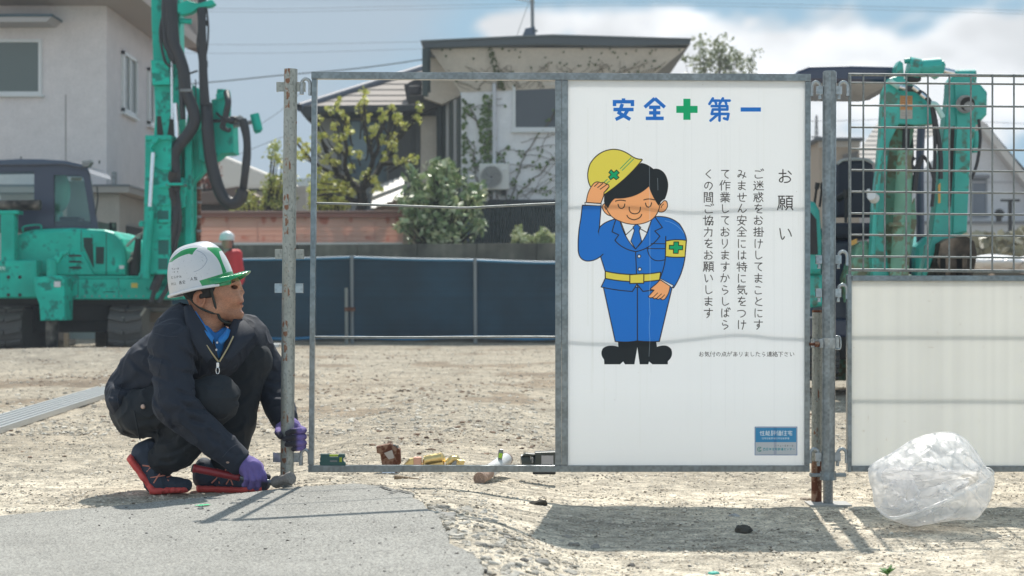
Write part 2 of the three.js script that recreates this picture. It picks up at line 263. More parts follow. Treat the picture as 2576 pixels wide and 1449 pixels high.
{
  const ds = [-60, -20, -6, -2, 0, 1, 1.8, 2.4, 2.8]; for (let d = 3.1; d < 62; d *= 1.0046) ds.push(d); for (let d = 66; d < 900; d *= 1.25) ds.push(d);
  const ts = [-160, -40, -12, -5, -2.2, -1.2, -0.8, -0.6]; for (let i = 0; i <= 300; i++) ts.push(-0.48 + 0.96 * i / 300); ts.push(0.6, 0.8, 1.2, 2.2, 5, 12, 40, 160);
  const nx = ts.length, n = nx * ds.length, p = new Float32Array(n * 3), uv = new Float32Array(n * 2), c = new Float32Array(n * 3), idx = [];
  ds.forEach((d, j) => ts.forEach((t, i) => {
    const k = j * nx + i, w = Math.min(Math.max(Math.abs(d), 3), 40) , x = t * (Math.abs(t) > 0.5 ? w : Math.max(Math.abs(d), 3));
    const near = Math.abs(t) < 2 && d > 2.4 && d < 60, rough = near ? (0.5 + 0.5 * ss(0, 0.4, Math.abs(x))) : 0;
    let y = near ? dirtY(x, d) : (Math.abs(x) < 40 && d > -3 && d < 70 ? dirtY(x, Math.max(d, 2.4)) : 0);
    if (near) y += (0.006 * fbm(x * 9, 1, d * 9, 3) + 0.004 * fbm(x * 34, 2, d * 34, 2)) * rough * (onAsphalt(x, d) ? 0 : 1);
    p.set([x, y, -d], k * 3); uv.set([x, d], k * 2);
    // bare earth of several tones: damp, trodden, grey spoil by the machines, bark-brown litter
    let q = mix3([1.10, 1.07, 1.02], [0.79, 0.755, 0.70], ss(5.6, 8.5, d)); const f = fbm(x * 0.8, 5, d * 0.35, 4);
    q = mix3(q, [0.84, 0.79, 0.72], ss(0.0, 0.3, f) * 0.7 * ss(5, 8, d));
    q = mix3(q, [0.58, 0.57, 0.55], 0.9 * Math.exp(-(((x + 5.8) / 3.2) ** 2) - ((d - 22) / 3.5) ** 2));
    q = mix3(q, [0.42, 0.34, 0.27], 0.85 * ss(-0.05, 0.25, fbm(x * 2.2, 8, d * 1.3, 3) + 0.16) * Math.exp(-(((x + 3.7) / 2.2) ** 2) - ((d - 14.6) / 2.2) ** 2));
    q = mix3(q, [0.46, 0.37, 0.29], 0.7 * ss(0.16, 0.3, fbm(x * 2.0, 18, d * 0.9, 4)) * ss(8, 11, d));
    q = mix3(q, [0.62, 0.62, 0.61], 0.12 * Math.exp(-(((x - lin1(EDGE_R, d) - 0.12) / 0.3) ** 2)) * ss(6, 4.8, d));
    q = mix3(q, [0.55, 0.52, 0.48], 0.5 * ss(27, 31, d));
    c.set(q, k * 3);
  }));
  for (let j = 0; j < ds.length - 1; j++) for (let i = 0; i < nx - 1; i++) { const a = j * nx + i; idx.push(a, a + 1, a + nx, a + 1, a + nx + 1, a + nx); }
  const g = new THREE.BufferGeometry(); g.setAttribute('position', new THREE.BufferAttribute(p, 3)); g.setAttribute('uv', new THREE.BufferAttribute(uv, 2)); g.setAttribute('color', new THREE.BufferAttribute(c, 3)); g.setIndex(idx); g.computeVertexNormals();
  const m = part('ground', g, mat([0.98, 0.97, 0.95], 0.95, 0, { map: rep(T.dirt, 0.33), bumpMap: rep(T.dirtB, 0.85), bumpScale: 0.006, vertexColors: true }));
  m.userData.kind = 'structure';
}
{
  const R = rng(5), pts = [], add = (x, d) => pts.push(new THREE.Vector2(x, d));
  add(-14, 1.2); for (let d = 1.2; d < 5.78; d += 0.03) add(lin1(EDGE_R, d) + 0.04 * fbm(d * 5, 3, 1, 4) + 0.012 * (R() - 0.5), d);
  for (let x = -0.43; x > -3; x -= 0.03) add(x, lin1(EDGE_F, x) + 0.05 * fbm(x * 4, 7, 2, 4)); for (let x = -3; x >= -14; x -= 1) add(x, lin1(EDGE_F, x));
  // the cracked corner: one split with a lifted flake
  const g = new THREE.ExtrudeGeometry(new THREE.Shape(pts), { depth: 0.03, bevelEnabled: true, bevelThickness: 0.004, bevelSize: 0.004, bevelSegments: 1 });
  g.rotateX(-Math.PI / 2); { const p = g.attributes.position; for (let i = 0; i < p.count; i++) { p.setY(i, p.getY(i) - 0.034 + asphaltY(p.getX(i))); } }
  g.attributes.position.needsUpdate = true;
  { const h = g.index ? g.toNonIndexed() : g; h.computeVertexNormals(); tri(h);
    const m = part('pavement', h, mat([0.95, 0.95, 0.96], 0.9, 0, { map: T.asph, bumpMap: T.asphB, bumpScale: 0.0022 })); m.userData.kind = 'structure';
    // crack lines as narrow dark grooves at the broken corner
    const cr = (pp, w, nm) => part(nm, pp.slice(1).map((b, i) => { const a = pp[i], y = (x) => asphaltY(x) + 0.0045, A = V(a[0], y(a[0]), -a[1]), B = V(b[0], y(b[0]), -b[1]), n = V(-(B.z - A.z), 0, B.x - A.x).normalize().multiplyScalar(w * (0.6 + 0.4 * Math.sin(i * 2.3))); const gg = new THREE.BufferGeometry().setFromPoints([A.clone().add(n), A.clone().sub(n), B.clone().sub(n), A.clone().add(n), B.clone().sub(n), B.clone().add(n)]); gg.computeVertexNormals(); return gg; }), M.dark, m);
    const cp = (l) => l.map(([x, y]) => { const d = F * (CH - asphaltY((x - CX) / F * 5.7)) / (y - HY); return [(x - CX) / F * d, d]; });
    cr(cp([[955, 1224], [968, 1230], [985, 1235], [1003, 1236], [1020, 1240], [1038, 1243]]), 0.006, 'crack');
    cr(cp([[1003, 1236], [992, 1240], [978, 1244]]), 0.005, 'crack');
    cr(cp([[700, 1243], [780, 1241], [850, 1240], [930, 1239], [985, 1240]]), 0.0016, 'crack');
    cr(cp([[690, 1262], [780, 1259], [880, 1254], [960, 1250]]), 0.0014, 'crack');
  }
}
function rock(seed, detail = 1, flat = 0.6) {
  const g = new THREE.IcosahedronGeometry(1, detail), p = g.attributes.position, R = rng(seed), o = R() * 50;
  for (let i = 0; i < p.count; i++) { const x = p.getX(i), y = p.getY(i), z = p.getZ(i), k = 1 + 0.42 * noise3(x * 1.2 + o, y * 1.2, z * 1.2) + 0.18 * noise3(x * 3 + o, y * 3, z * 3); p.setXYZ(i, x * k, y * k * flat, z * k * 0.85); }
  g.computeVertexNormals(); return g;
}
{
  const R = rng(77), mm = new THREE.Matrix4(), q = new THREE.Quaternion(), e = new THREE.Euler(), col = new THREE.Color(), G = mat([1, 1, 1], 0.95);
  const scatter = (name, label, geo, n, place, size, tint) => {
    const im = new THREE.InstancedMesh(geo, G, n);
    for (let i = 0; i < n; i++) { const [x, d] = place(); const s = size(d); e.set(R() * 0.6 - 0.3, R() * 6.28, R() * 0.6 - 0.3); q.setFromEuler(e); mm.compose(V(x, groundY(x, d) + s * 0.16, -d), q, V(s * (0.8 + 0.7 * R()), s * (0.6 + 0.5 * R()), s * (0.8 + 0.5 * R()))); im.setMatrixAt(i, mm); const t = tint(); im.setColorAt(i, col.setRGB(...t)); }
    im.name = numbered(name); im.castShadow = im.receiveShadow = true; scene.add(im); return tag(im, label, 'gravel', null, 'stuff');
  };
  const tone = () => { const k = 0.36 + 0.46 * R(); return R() < 0.2 ? [k * 0.55, k * 0.48, k * 0.40] : [k, k * 0.92, k * 0.79]; };
  const dirtSpot = (d0, d1, pw) => () => { for (;;) { const d = d0 + (d1 - d0) * Math.pow(R(), pw), x = (R() * 2 - 1) * 0.36 * d; if (!onAsphalt(x, d)) return [x, d]; } };
  scatter('gravel', 'fine pale grit scattered over the bare earth of the site', rock(1, 0), 42000, dirtSpot(3.7, 11, 1.2), (d) => (0.0018 + 0.0036 * R() ** 4) * (1 + 0.05 * d), tone);
  scatter('gravel', 'coarse stones and clods lying over the far earth of the site', rock(2, 0), 16000, dirtSpot(9, 31, 1.5), (d) => 0.005 + 0.013 * R() ** 4, tone);
  scatter('gravel', 'dark crushed stone along the broken edge of the asphalt', rock(3, 1), 1100, () => { const d = 3.75 + 1.55 * R() ** 1.5, x = lin1(EDGE_R, d) + 0.01 + (0.2 + 0.5 * ss(4.9, 3.9, d)) * R() ** 1.6; return [x, d]; }, (d) => 0.0022 + 0.011 * R() ** 4, () => { const k = 0.24 + 0.4 * R(); return [k, k * 0.94, k * 0.83]; });
  scatter('gravel', 'specks of loose grit on the grey asphalt', rock(4, 0), 420, () => { for (;;) { const d = 3.8 + 2.1 * R(), x = -0.4 * d + 0.4 * d * R(); if (onAsphalt(x, d)) return [x, d]; } }, () => 0.0018 + 0.003 * R() ** 3, () => { const k = 0.06 + 0.16 * R(); return [k, k * 0.94, k * 0.88]; });
  scatter('gravel', 'dark brown bark and clods strewn in drifts over the far earth', rock(6, 0), 2600, () => { for (;;) { const d = 7.5 + 23 * R() ** 1.3, x = (R() * 2 - 1) * 0.36 * d; if (fbm(x * 1.1, 18, d * 0.45, 4) > 0.13 + 0.1 * R() || R() < 0.06) return [x, d]; } }, (d) => 0.005 + 0.016 * R() ** 3, () => { const k = 0.6 + 0.8 * R(); return [0.20 * k, 0.135 * k, 0.095 * k]; });
  // single stones that can be picked out
  const dg = (x, y) => { let d = 5; for (let i = 0; i < 12; i++) d = F * (CH - groundY((x - CX) / F * d, d)) / (y - HY); return d; };
  const stone = (x, y, w, h, seed, c, label, cat = 'stone', grp) => { const d = dg(x, y), s = M1(w / 2, d), g = rock(seed, 3, h / w * 1.15); g.scale(s, s, s); g.rotateY(seed); const X = (x - CX) / F * d; g.translate(X, groundY(X, d) + s * 0.25 * h / w, -d); solo(cat === 'stone' ? 'stone' : 'clod', tri(g), mat(c, 0.95, 0, { bumpMap: rep(blotB, 9), bumpScale: 0.004 }), label, cat, grp); };
  stone(1128, 1298, 58, 17, 11, [0.34, 0.33, 0.31], 'flat grey slab of broken asphalt beside the pavement edge');
  stone(505, 1281, 15, 12, 12, [0.4, 0.38, 0.35], 'small round pebble on the asphalt next to a green paint mark');
  stone(1357, 1270, 42, 20, 13, [0.055, 0.05, 0.04], 'dark clod in the sun just behind the corner of the sign shadow', 'clod');
  stone(1872, 1338, 46, 30, 14, [0.07, 0.065, 0.055], 'dark clod lying within the shadow of the sign board', 'clod');
  stone(1424, 1352, 32, 10, 15, [0.36, 0.33, 0.29], 'pale flat stone left of the sign shadow corner');
  stone(1848, 1299, 26, 10, 15, [0.42, 0.42, 0.42], 'pale blue-grey flat stone at the upper rim of the sign shadow');
  stone(1225, 1378, 34, 16, 16, [0.25, 0.24, 0.22], 'grey stone halfway down the broken asphalt edge');
  stone(1216, 1410, 28, 14, 17, [0.27, 0.26, 0.23], 'squat grey stone touching the lower asphalt edge');
  stone(1215, 1440, 26, 18, 18, [0.11, 0.105, 0.10], 'dark stone lowest along the asphalt edge');
  stone(1364, 1418, 36, 16, 19, [0.36, 0.34, 0.31], 'largest pale stone in the gravel right of the asphalt');
  stone(1318, 1412, 24, 12, 20, [0.17, 0.16, 0.15], 'dark stone just left of the largest pale gravel stone');
  stone(1300, 1425, 34, 18, 21, [0.33, 0.32, 0.29], 'mid-grey stone below left of the largest pale gravel stone');
  stone(1442, 1372, 26, 12, 22, [0.30, 0.28, 0.25], 'first rough stone along the lower edge of the sign shadow');
  stone(1498, 1378, 34, 12, 23, [0.33, 0.31, 0.28], 'second rough stone along the lower edge of the sign shadow');
  stone(2028, 1258, 34, 10, 24, [0.36, 0.30, 0.24], 'smooth brown stone at the left foot of the right fence post');
  stone(1590, 1424, 22, 9, 25, [0.14, 0.13, 0.12], 'small dark stone alone on the sunlit earth below the sign');
  stone(1735, 1427, 16, 10, 26, [0.12, 0.12, 0.12], 'small dark round stone below the right part of the sign');
  stone(1275, 1352, 22, 9, 27, [0.34, 0.32, 0.29], 'light pebble in the middle of the gravel verge');
  const d0 = dg(512, 1273), gx = (512 - CX) / F * d0, mk = new THREE.CircleGeometry(0.024, 20).rotateX(-Math.PI / 2).scale(1, 1, 0.9); { const p = mk.attributes.position; for (let i = 1; i < p.count; i++) { const k = 0.65 + 0.6 * hash(i, 3, 9); p.setXYZ(i, p.getX(i) * k * 1.1, 0, p.getZ(i) * k); } }
  mk.translate(gx, 0, -d0); { const p = mk.attributes.position; for (let i = 0; i < p.count; i++) p.setY(i, asphaltY(p.getX(i)) + 0.004); }
  solo('paint_mark', mk, mat([0.04, 0.5, 0.22], 0.8), 'green sprayed survey mark on the grey asphalt', 'paint mark');
  const dl = dg(1795, 1446), sl = box(-0.013, 0.013, 0, 0.008, -0.01, 0.01, 0.003); sl.rotateY(0.6).translate((1795 - CX) / F * dl, groundY(0.5, dl), -dl); solo('litter_scrap', sl, mat([0.1, 0.55, 0.45], 0.5), 'scrap of turquoise plastic on the earth at the bottom edge', 'litter');
  // a weed seedling
  const dw = dg(2232, 1452), wx = (2232 - CX) / F * dw, wt = thing('weed', 'small green leafy weed sprouting from the bare earth', 'weed', V(wx, groundY(wx, dw), -dw)), lw = [];
  for (let i = 0; i < 9; i++) { const a = i * 2.4, l = 0.010 + 0.006 * R(), g = new THREE.SphereGeometry(1, 7, 5); g.scale(l, 0.0022, l * 0.5).translate(l, 0, 0).rotateZ(0.35 + 0.5 * R()).rotateY(a).translate(wx, groundY(wx, dw) + 0.004 + 0.012 * R(), -dw); lw.push(g); }
  part('leaves', lw, mat([0.09, 0.22, 0.05], 0.6), wt); part('stem', caps(V(wx, groundY(wx, dw) - 0.005, -dw), V(wx + 0.004, groundY(wx, dw) + 0.02, -dw), 0.0016, 0.001), mat([0.12, 0.2, 0.06], 0.7), wt);
}

// ---------------------------------------------------------------- lettering: brush strokes on a 20 x 20 grid, two base-36 digits a point, ~ for a curved stroke
const GLYPH = {
  安: 'a0a3 2723i3i7 1aja 956dgj eabf3j', 全: 'a018 a0j8 58f8 a8ai 5dfd 2iii', 第: '4015 32a2 6275 d0a5 c2j2 f2g5 37h7ha ha4a 4a3e 3eiehjei a7ak 9e2k', 一: '1aja',
  お: '26b6 ~717d7g5i2g3d8aeahdhfei9i e3i7', い: '~334a5g7i9e ~e4h8id', 願: '1191 212c0j 45959b4b45 4898 6265 6b6j 4d3h 8dag b1k1 f1f4 c4j4jfcfc4 c8j8 ccjc efbj hfkj',
  ご: '~44a4e5 ~4c3f6ibiih f1h4 i0k3', 迷: 'd1de 77j7 82a5 i2g5 c87d e8jd 2244 18484f1j 4f8iki', 惑: '14j4 37878a3a37 2c9c b0d9ic h6ac f1h3 3e1i 6e7jdjeg adbf geji',
  を: '34g4 ~a1773c89bbbe ~h99d7g9ihi', 掛: '1575 414i2h 1c7a 84e4 b1b9 79f9 8ded b9bi 7ifi h1hj h8ka', け: '~423a4i 97i7 ~e2ecbj', し: '~525e7hbihe', て: '33h3 ~h3b69bbggi', ま: '35h5 4aga ~a1af8i4h4e9dhi',
  こ: '~54a4e5 ~4c3f6ibigh', と: '6289 ~g5894d6hhi', に: '~423a4i 95h5 ~9d9gcihh', す: '25i5 ~c1cb9e7c99cacf7j', み: '~43b38a5g2f4babig ~g7fdci', せ: '28j7 d2dbbd ~636f8igi', ん: '~a16a2i6b9bagdijc', は: '~423a4i 96i6 ~e2eeci9h9edeih',
  特: '2317 1787 515j 1d8b a4i4 e1e8 98k8 9ckc h9hjfi bedg', 気: '5026 43h3 46f6 29f9ggjjkg cb3i 4cci', つ: '~26a4h7hceg8i', 作: '5009 363j a068 94k4 c4cj c9j9 ceje', 業: '8085 c0c5 4154 g1f4 15j5 6678 e6d8 29i9 3chc 1fjf a9ak 9f2j bfij',
  り: '~52496c ~e2f9cf7j', か: '~27c6d9bh8h ~71692h f4ia', ら: '72d4 ~575caagcff8j', ば: '~423a4i 96h6 ~d2deci8h8ecdhg f0h3 i0k3', く: 'e25aei', の: '~a49c5g2b55b3h6icci', 間: '212k 21818828 2484 c8c1i1ikgj c8i8 c4i4 6bebei6i6b 6eee',
  協: '0676 414j 84i4h8f8 d199 7cccbj9i 9a6j dcjcijgi gacj', 力: '26h6giei 919a2j', 付: '5009 363j 86k6 g1gjdi aadd', 点: 'a0a6 a3i3 46g6gc4c46 3e1j 8e8i ceei hekj', が: '~27b6c9ah7h ~61592h e5h9 f1h4 i0k3', あ: '35g4 ~919cah ~e89f4i2f5ac8ibhfbi', た: '25c5 712i a8i8 ~aebhii', さ: '36h5 82ec ~4d5hei',
  連: '82j2 95i5ib9b95 98i8 7eke d0dg 2244 18484f1j 4f8iki', 絡: '401547 742a89 4a4j 1d0h 7c8g d097 c3i39c c6kc bdjdjjbjbd', 下: '12j2 a2ak a7hb', 性: '414k 161a 6578 a388 95j5 e1ej 9bib 7jkj', 能: '502585 282k 28888k 2c8c 2g8g c1c8j8 i2c5 cbcjjj iccf', 評: '0484 1171 1777 1a7a 1d7d7j1j1d a2j2 b5c9 i5h9 9ckc e2ek', 価: '5009 363k 82k2 97j7jj9j97 c2cj g2gj',
  住: '5009 363k d0f3 84k4 9bjb e4ej 7jkj', 宅: 'a0a3 2723i3i7 e649 1djb a8aiiiif', 西: '12j2 27i7ij2j27 7277 c2c7', 日: '41g1gj4j41 4aga', 本: '15j5 a1ak a52f a5if 6fef', セ: '27i6fa 727hhh', ン: '3378 ~3hdei6', タ: '812a 74g4cd5j 69cc', ー: '2aia', む: '25c5 ~717d5g3e5c8e8hehig g4j7', 村: '0686 414k 480e a6k6 g1gjdi bbde', 上: 'a1aj a8h8 1jjj', 昌: '51f1f85851 55f5 3ahahj3j3a 3ehe', 宏: 'a0a3 2723i3i7 3aja 973j cb8jij', A: '2ka0ik 5dfd', 型: '1191 1595 313a 717a c2c8 i1iaga 3dhd ackk 1jjj',
};
function glyph(c, ch, x, y, s, w) {
  c.lineWidth = w; c.lineCap = w > s * 0.12 ? 'butt' : 'round'; c.lineJoin = w > s * 0.12 ? 'miter' : 'round';
  for (let st of (GLYPH[ch] || '').split(' ')) {
    const sm = st[0] === '~'; if (sm) st = st.slice(1); const q = []; for (let i = 0; i < st.length - 1; i += 2) q.push([x + parseInt(st[i], 36) / 20 * s, y + parseInt(st[i + 1], 36) / 20 * s]);
    if (q.length < 2) continue;
    c.beginPath(); c.moveTo(...q[0]);
    if (!sm) for (const p of q.slice(1)) c.lineTo(...p);
    else { for (let i = 1; i < q.length - 1; i++) { const m = i === q.length - 2 ? q[i + 1] : [(q[i][0] + q[i + 1][0]) / 2, (q[i][1] + q[i + 1][1]) / 2]; c.quadraticCurveTo(...q[i], ...m); } if (q.length === 2) c.lineTo(...q[1]); }
    c.stroke();
  }
}
function canvasTex(w, h, draw) { const cv = document.createElement('canvas'); cv.width = w; cv.height = h; draw(cv.getContext('2d'), w, h); const t = new THREE.CanvasTexture(cv); t.colorSpace = THREE.SRGBColorSpace; t.magFilter = THREE.LinearFilter; return t; }

// ---------------------------------------------------------------- the fence at the front: sign panel, mesh panel, posts
const FD = 6.16;
const hookGeo = (x0, x1, yt, yb, d) => tube([P(x0, yt + 34, d), P(x0, yt + 14, d), P(x0 + (x1 - x0) * 0.12, yt + 5, d), P((x0 + x1) / 2, yt, d), P(x0 + (x1 - x0) * 0.88, yt + 5, d), P(x1, yt + 14, d), P(x1, yb, d)], 0.0062, 40, 8);
const ear = (x0, x1, y0, y1, d) => [pb(x0, x1, y0, y1, d - 0.006, 0.005, 0.001), pb(x0, x1, y0, y1, d + 0.012, 0.005, 0.001), pb(x0 < x1 - 1 ? (x0 + x1) / 2 - 3 : x0, (x0 + x1) / 2 + 3, (y0 + y1) / 2 - 3, (y0 + y1) / 2 + 3, d - 0.008, 0.03)];
{
  // ---- sign panel
  const t = thing('barrier_fence', 'galvanised fence panel, empty on one half, with the white safety sign on the other', 'fence panel', P(1408, 1188, FD));
  const zt = 0.032, rail = (n, g) => part(n, g, M.galvDark, t);
  rail('top_rail', slab([[783, 180], [2040, 186], [2040, 204], [783, 198]], FD - 0.012, zt, 0.0015));
  rail('bottom_rail', slab([[775, 1171], [2037, 1171], [2037, 1187], [775, 1188]], FD - 0.012, zt, 0.0015));
  rail('stile', slab([[784, 199], [797, 199], [789, 1170], [776, 1170]], FD - 0.0115, zt - 0.001, 0.0015));
  rail('stile', slab([[1397, 202], [1412.6, 202], [1412.6, 1170], [1397, 1170]], FD - 0.0115, zt - 0.001, 0.0015));
  rail('stile', slab([[1413.4, 202], [1429, 202], [1429, 1170], [1413.4, 1170]], FD - 0.0115, zt - 0.001, 0.0015));
  rail('stile', slab([[2026, 205], [2040, 205], [2037, 1170], [2024, 1170]], FD - 0.0115, zt - 0.001, 0.0015));
  const wr = (pts, d) => part('wire', tube(pts.map(([x, y]) => P(x, y, d)), 0.0042, 120, 8), M.wire, t);
  wr([[794, 511], [900, 514], [1100, 521], [1170, 523], [1250, 519], [1396, 512], [1560, 508], [1720, 522], [1800, 521], [1900, 514], [2028, 513]], FD + 0.016);
  wr([[790, 848], [1000, 849], [1200, 848], [1396, 848], [1500, 852], [1600, 852], [1700, 845], [1850, 830], [1950, 838], [2028, 841]], FD + 0.016);
  const K = 1.7, art = canvasTex(1012, 1652, (c, w, h) => {
    c.fillStyle = '#f3f4f4'; c.fillRect(0, 0, w, h);
    for (let x = 0; x < w; x += 5.1) { c.fillStyle = 'rgba(120,128,135,0.055)'; c.fillRect(x, 0, 1.6, h); }
    const R = rng(9); for (let i = 0; i < 260; i++) { c.fillStyle = `rgba(110,90,70,${0.05 + 0.2 * R() ** 3})`; const s = 0.6 + 1.4 * R() ** 4; c.beginPath(); c.arc(R() * w, R() * h, s, 0, 7); c.fill(); }
    for (let i = 0; i < 60; i++) { c.fillStyle = `rgba(130,130,125,${0.015 + 0.02 * R()})`; const x = R() * w; c.fillRect(x, R() * h * 0.4, 2 + 6 * R(), h * (0.2 + 0.5 * R())); }
    const g = c.createLinearGradient(0, h * 0.8, 0, h); g.addColorStop(0, 'rgba(140,130,110,0)'); g.addColorStop(1, 'rgba(140,130,110,0.10)'); c.fillStyle = g; c.fillRect(0, h * 0.8, w, h * 0.2);
    const D = (s = 1, ox = 0, oy = 0) => c.setTransform(K * s, 0, 0, K * s, K * (ox - 1430), K * (oy - 198));
    D();
    const blue = '#1f6fc4', green = '#0aa36c', ink = '#2b2522';
    c.strokeStyle = blue; for (const [ch, x] of [['安', 1542], ['全', 1620], ['第', 1782], ['一', 1860]]) glyph(c, ch, x, 243, 56, ch === '第' ? 6.5 : ch === '一' ? 10.5 : 8.6);
    c.fillStyle = green; c.fillRect(1702, 262, 53, 17.5); c.fillRect(1719.7, 244, 17.6, 53);
    c.strokeStyle = ink;
    [['お', 421], ['願', 488], ['い', 566]].forEach(([ch, y]) => glyph(c, ch, 1955, y, 38, 2.6));
    ['ご迷惑をお掛けしてまことにす', 'みません安全には特に気をつけ', 'て作業しておりますからしばら', 'くの間ご協力をお願いします'].forEach((s, k) => [...s].forEach((ch, i) => glyph(c, ch, 1894 - k * 41.6, 421 + i * 29.25, 26, 1.95)));
    [...'お気付の点がありましたら連絡下さい'].forEach((ch, i) => glyph(c, ch, 1758 + i * 14.15, 882.5, 13, 0.95));
    // the bowing worker, in the units of a tracing frame
    D(0.39835, 1462.4, 348.8);
    const shape = (p, fill, lw = 6) => { const path = new Path2D(p); if (fill) { c.fillStyle = fill; c.fill(path); } if (lw) { c.lineWidth = lw; c.lineJoin = c.lineCap = 'round'; c.strokeStyle = '#2c2420'; c.stroke(path); } };
    const jk = '#1f71c6', sk = '#f6ae76', ye = '#e2d255', bk = '#20262a';
    shape('M235 1272 L475 1272 L480 1310 Q540 1285 570 1325 Q585 1370 548 1400 L548 1420 L452 1420 L430 1402 L425 1420 L372 1420 L357 1310 L338 1420 L280 1420 L268 1402 L248 1420 L150 1420 L148 1390 Q120 1355 140 1320 Q175 1290 238 1310 Z', bk, 0);
    shape('M144 932 L218 1275 Q290 1285 355 1272 Q430 1280 495 1275 L576 930 Z', jk); shape('M357 915 L357 1274', null);
    shape('M112 580 L120 552 Q150 515 225 497 L470 484 Q560 476 620 530 Q662 590 665 634 L656 740 Q642 850 584 936 L498 880 L500 945 L392 958 L355 912 L326 958 Q220 952 130 930 L155 876 L155 830 L126 738 Z', jk);
    shape('M12 412 L130 414 L119 552 L112 582 L142 722 Q100 765 45 766 Q-8 762 -14 700 Q-18 600 2 500 Z', jk, 0); shape('M112 582 L119 552 L130 414 L12 412 L2 500 Q-18 600 -14 700 Q-8 762 45 766 Q100 765 142 722', null);
    shape('M28 394 L131 402 L128 416 L30 411 Z', '#e8eaea', 4);
    shape('M535 610 L533 740 Q530 800 498 878', null); shape('M536 638 Q600 625 664 634 L656 740 Q590 745 533 736 Z', ye); shape('M586 644 L616 644 L616 666 L642 668 L641 694 L615 694 L613 717 L583 716 L584 691 L557 690 L558 665 L585 666 Z', green, 5);
    shape('M445 655 L532 656 M418 686 L532 687 M418 678 Q430 790 533 756', null, 5);
    shape('M247 508 Q275 620 345 690 Q420 620 445 505 Q350 545 247 508 Z', '#eceeee', 5); shape('M330 550 L352 530 L378 552 L368 575 L384 640 L346 690 L316 640 L338 572 Z', jk, 5); shape('M255 520 L284 600 L330 558 M440 518 L418 585 L370 558', null, 5);
    shape('M222 498 L198 580 L240 600 L216 634 Q260 690 346 706 Q440 690 498 608 L466 575 L514 553 L468 486 M346 706 L352 850', null, 6);
    for (const [x, y] of [[368, 735], [372, 818]]) { c.beginPath(); c.arc(x, y, 10, 0, 7); c.fillStyle = '#e8eaea'; c.fill(); c.lineWidth = 5; c.stroke(); }
    shape('M156 830 Q320 868 504 836 L496 886 Q330 912 156 876 Z', ye); shape('M310 852 L398 846 L397 906 L310 908 Z', ye);
    shape('M500 876 L584 920 L575 934 L494 884 Z', '#e8eaea', 4); shape('M500 884 L562 924 Q560 970 530 1006 Q510 1018 500 1002 Q488 1014 474 1002 Q460 1010 452 996 Q432 1004 426 990 L462 950 L436 944 Q452 930 476 910 Z', sk, 5); shape('M484 968 L456 996 M508 974 L478 1002 M528 980 L504 1004', null, 4);
    shape('M190 480 Q150 470 136 425 Q140 392 172 404 Z', sk, 5); shape('M488 452 Q530 466 546 420 Q548 376 522 384 L492 420 Z', sk, 5); shape('M148 420 Q156 424 160 440 M522 404 Q508 414 506 428', null, 4);
    shape('M150 380 Q165 480 235 508 Q350 560 445 505 Q492 470 500 400 L430 280 L250 330 Z', sk, 5);
    shape('M150 346 L150 392 L172 430 Q190 385 216 368 Q350 372 430 290 Q445 345 490 412 Q505 380 528 372 Q552 320 548 270 Q538 200 490 184 Q470 180 458 184 Q420 150 380 145 Z', bk, 3);
    shape('M220 386 Q250 374 282 384 M398 378 Q430 366 464 378 M236 406 Q240 432 258 432 Q276 430 278 404 M408 398 Q412 424 428 424 Q444 420 446 396 M306 424 Q302 464 340 466 Q378 466 376 424 M292 476 Q300 500 338 504 Q378 496 384 470', null, 6);
    shape('M150 344 Q290 250 388 124 L384 120 Q350 122 318 98 Q262 56 205 57 Q110 64 60 150 Q30 230 62 292 Z', ye);
    c.strokeStyle = '#2d9a6a'; c.lineWidth = 5; for (const [a, b, x, y] of [[250, 180, 318, 110], [262, 190, 334, 118], [146, 268, 168, 248], [166, 272, 182, 260]]) { c.beginPath(); c.moveTo(a, b); c.lineTo(x, y); c.stroke(); }
    shape('M192 186 L210 204 L226 188 L244 206 L228 220 L242 236 L224 250 L208 236 L190 250 L176 232 L192 218 L178 204 Z', green, 5);
    shape('M36 394 Q44 310 90 268 Q110 258 128 270 Q148 262 158 276 Q178 276 180 294 Q170 312 148 330 L146 350 Q136 380 128 400 Z', sk, 5); shape('M112 270 L88 292 M140 274 L108 300 M166 280 L124 310 M148 330 Q160 318 180 294', null, 5);
    c.strokeStyle = 'rgba(225,235,245,0.55)'; c.lineWidth = 2.5; for (const p of ['M433 160 L437 900 Q428 1000 437 1100 Q426 1180 436 1260 L430 1370', 'M484 240 L486 316', 'M530 510 Q600 520 650 590']) c.stroke(new Path2D(p));
  });
  const x0 = P(1427.5, 198, FD).x, x1 = P(2026.5, 198, FD).x, y1 = P(1430, 203, FD).y, y0 = P(1430, 1170.5, FD).y, bd = new THREE.BoxGeometry(x1 - x0, y1 - y0, 0.004);
  bd.translate((x0 + x1) / 2, (y0 + y1) / 2, -FD + 0.001);
  const plainSheet = mat([0.90, 0.93, 0.97], 1, 0, { transmission: 0.88, thickness: 0 });
  const board = part('sign_board', bd, [plainSheet, plainSheet, plainSheet, plainSheet, mat([1, 1, 1], 0.96, 0, { map: art, transmission: 0.40, thickness: 0 }), plainSheet], t);
  const sa = P(1898, 1073, FD), sb = P(2005, 1145, FD), stk = new THREE.PlaneGeometry(sb.x - sa.x, sa.y - sb.y, 8, 6); { const p = stk.attributes.position; for (let i = 0; i < p.count; i++) { const x = p.getX(i), y = p.getY(i); p.setZ(i, 0.0009 + 0.0006 * Math.sin(x * 90 + y * 40) + (x > 0.06 && y < -0.04 ? 0.003 : 0)); } }
  stk.computeVertexNormals(); stk.translate((sa.x + sb.x) / 2, (sa.y + sb.y) / 2, -FD + 0.004);
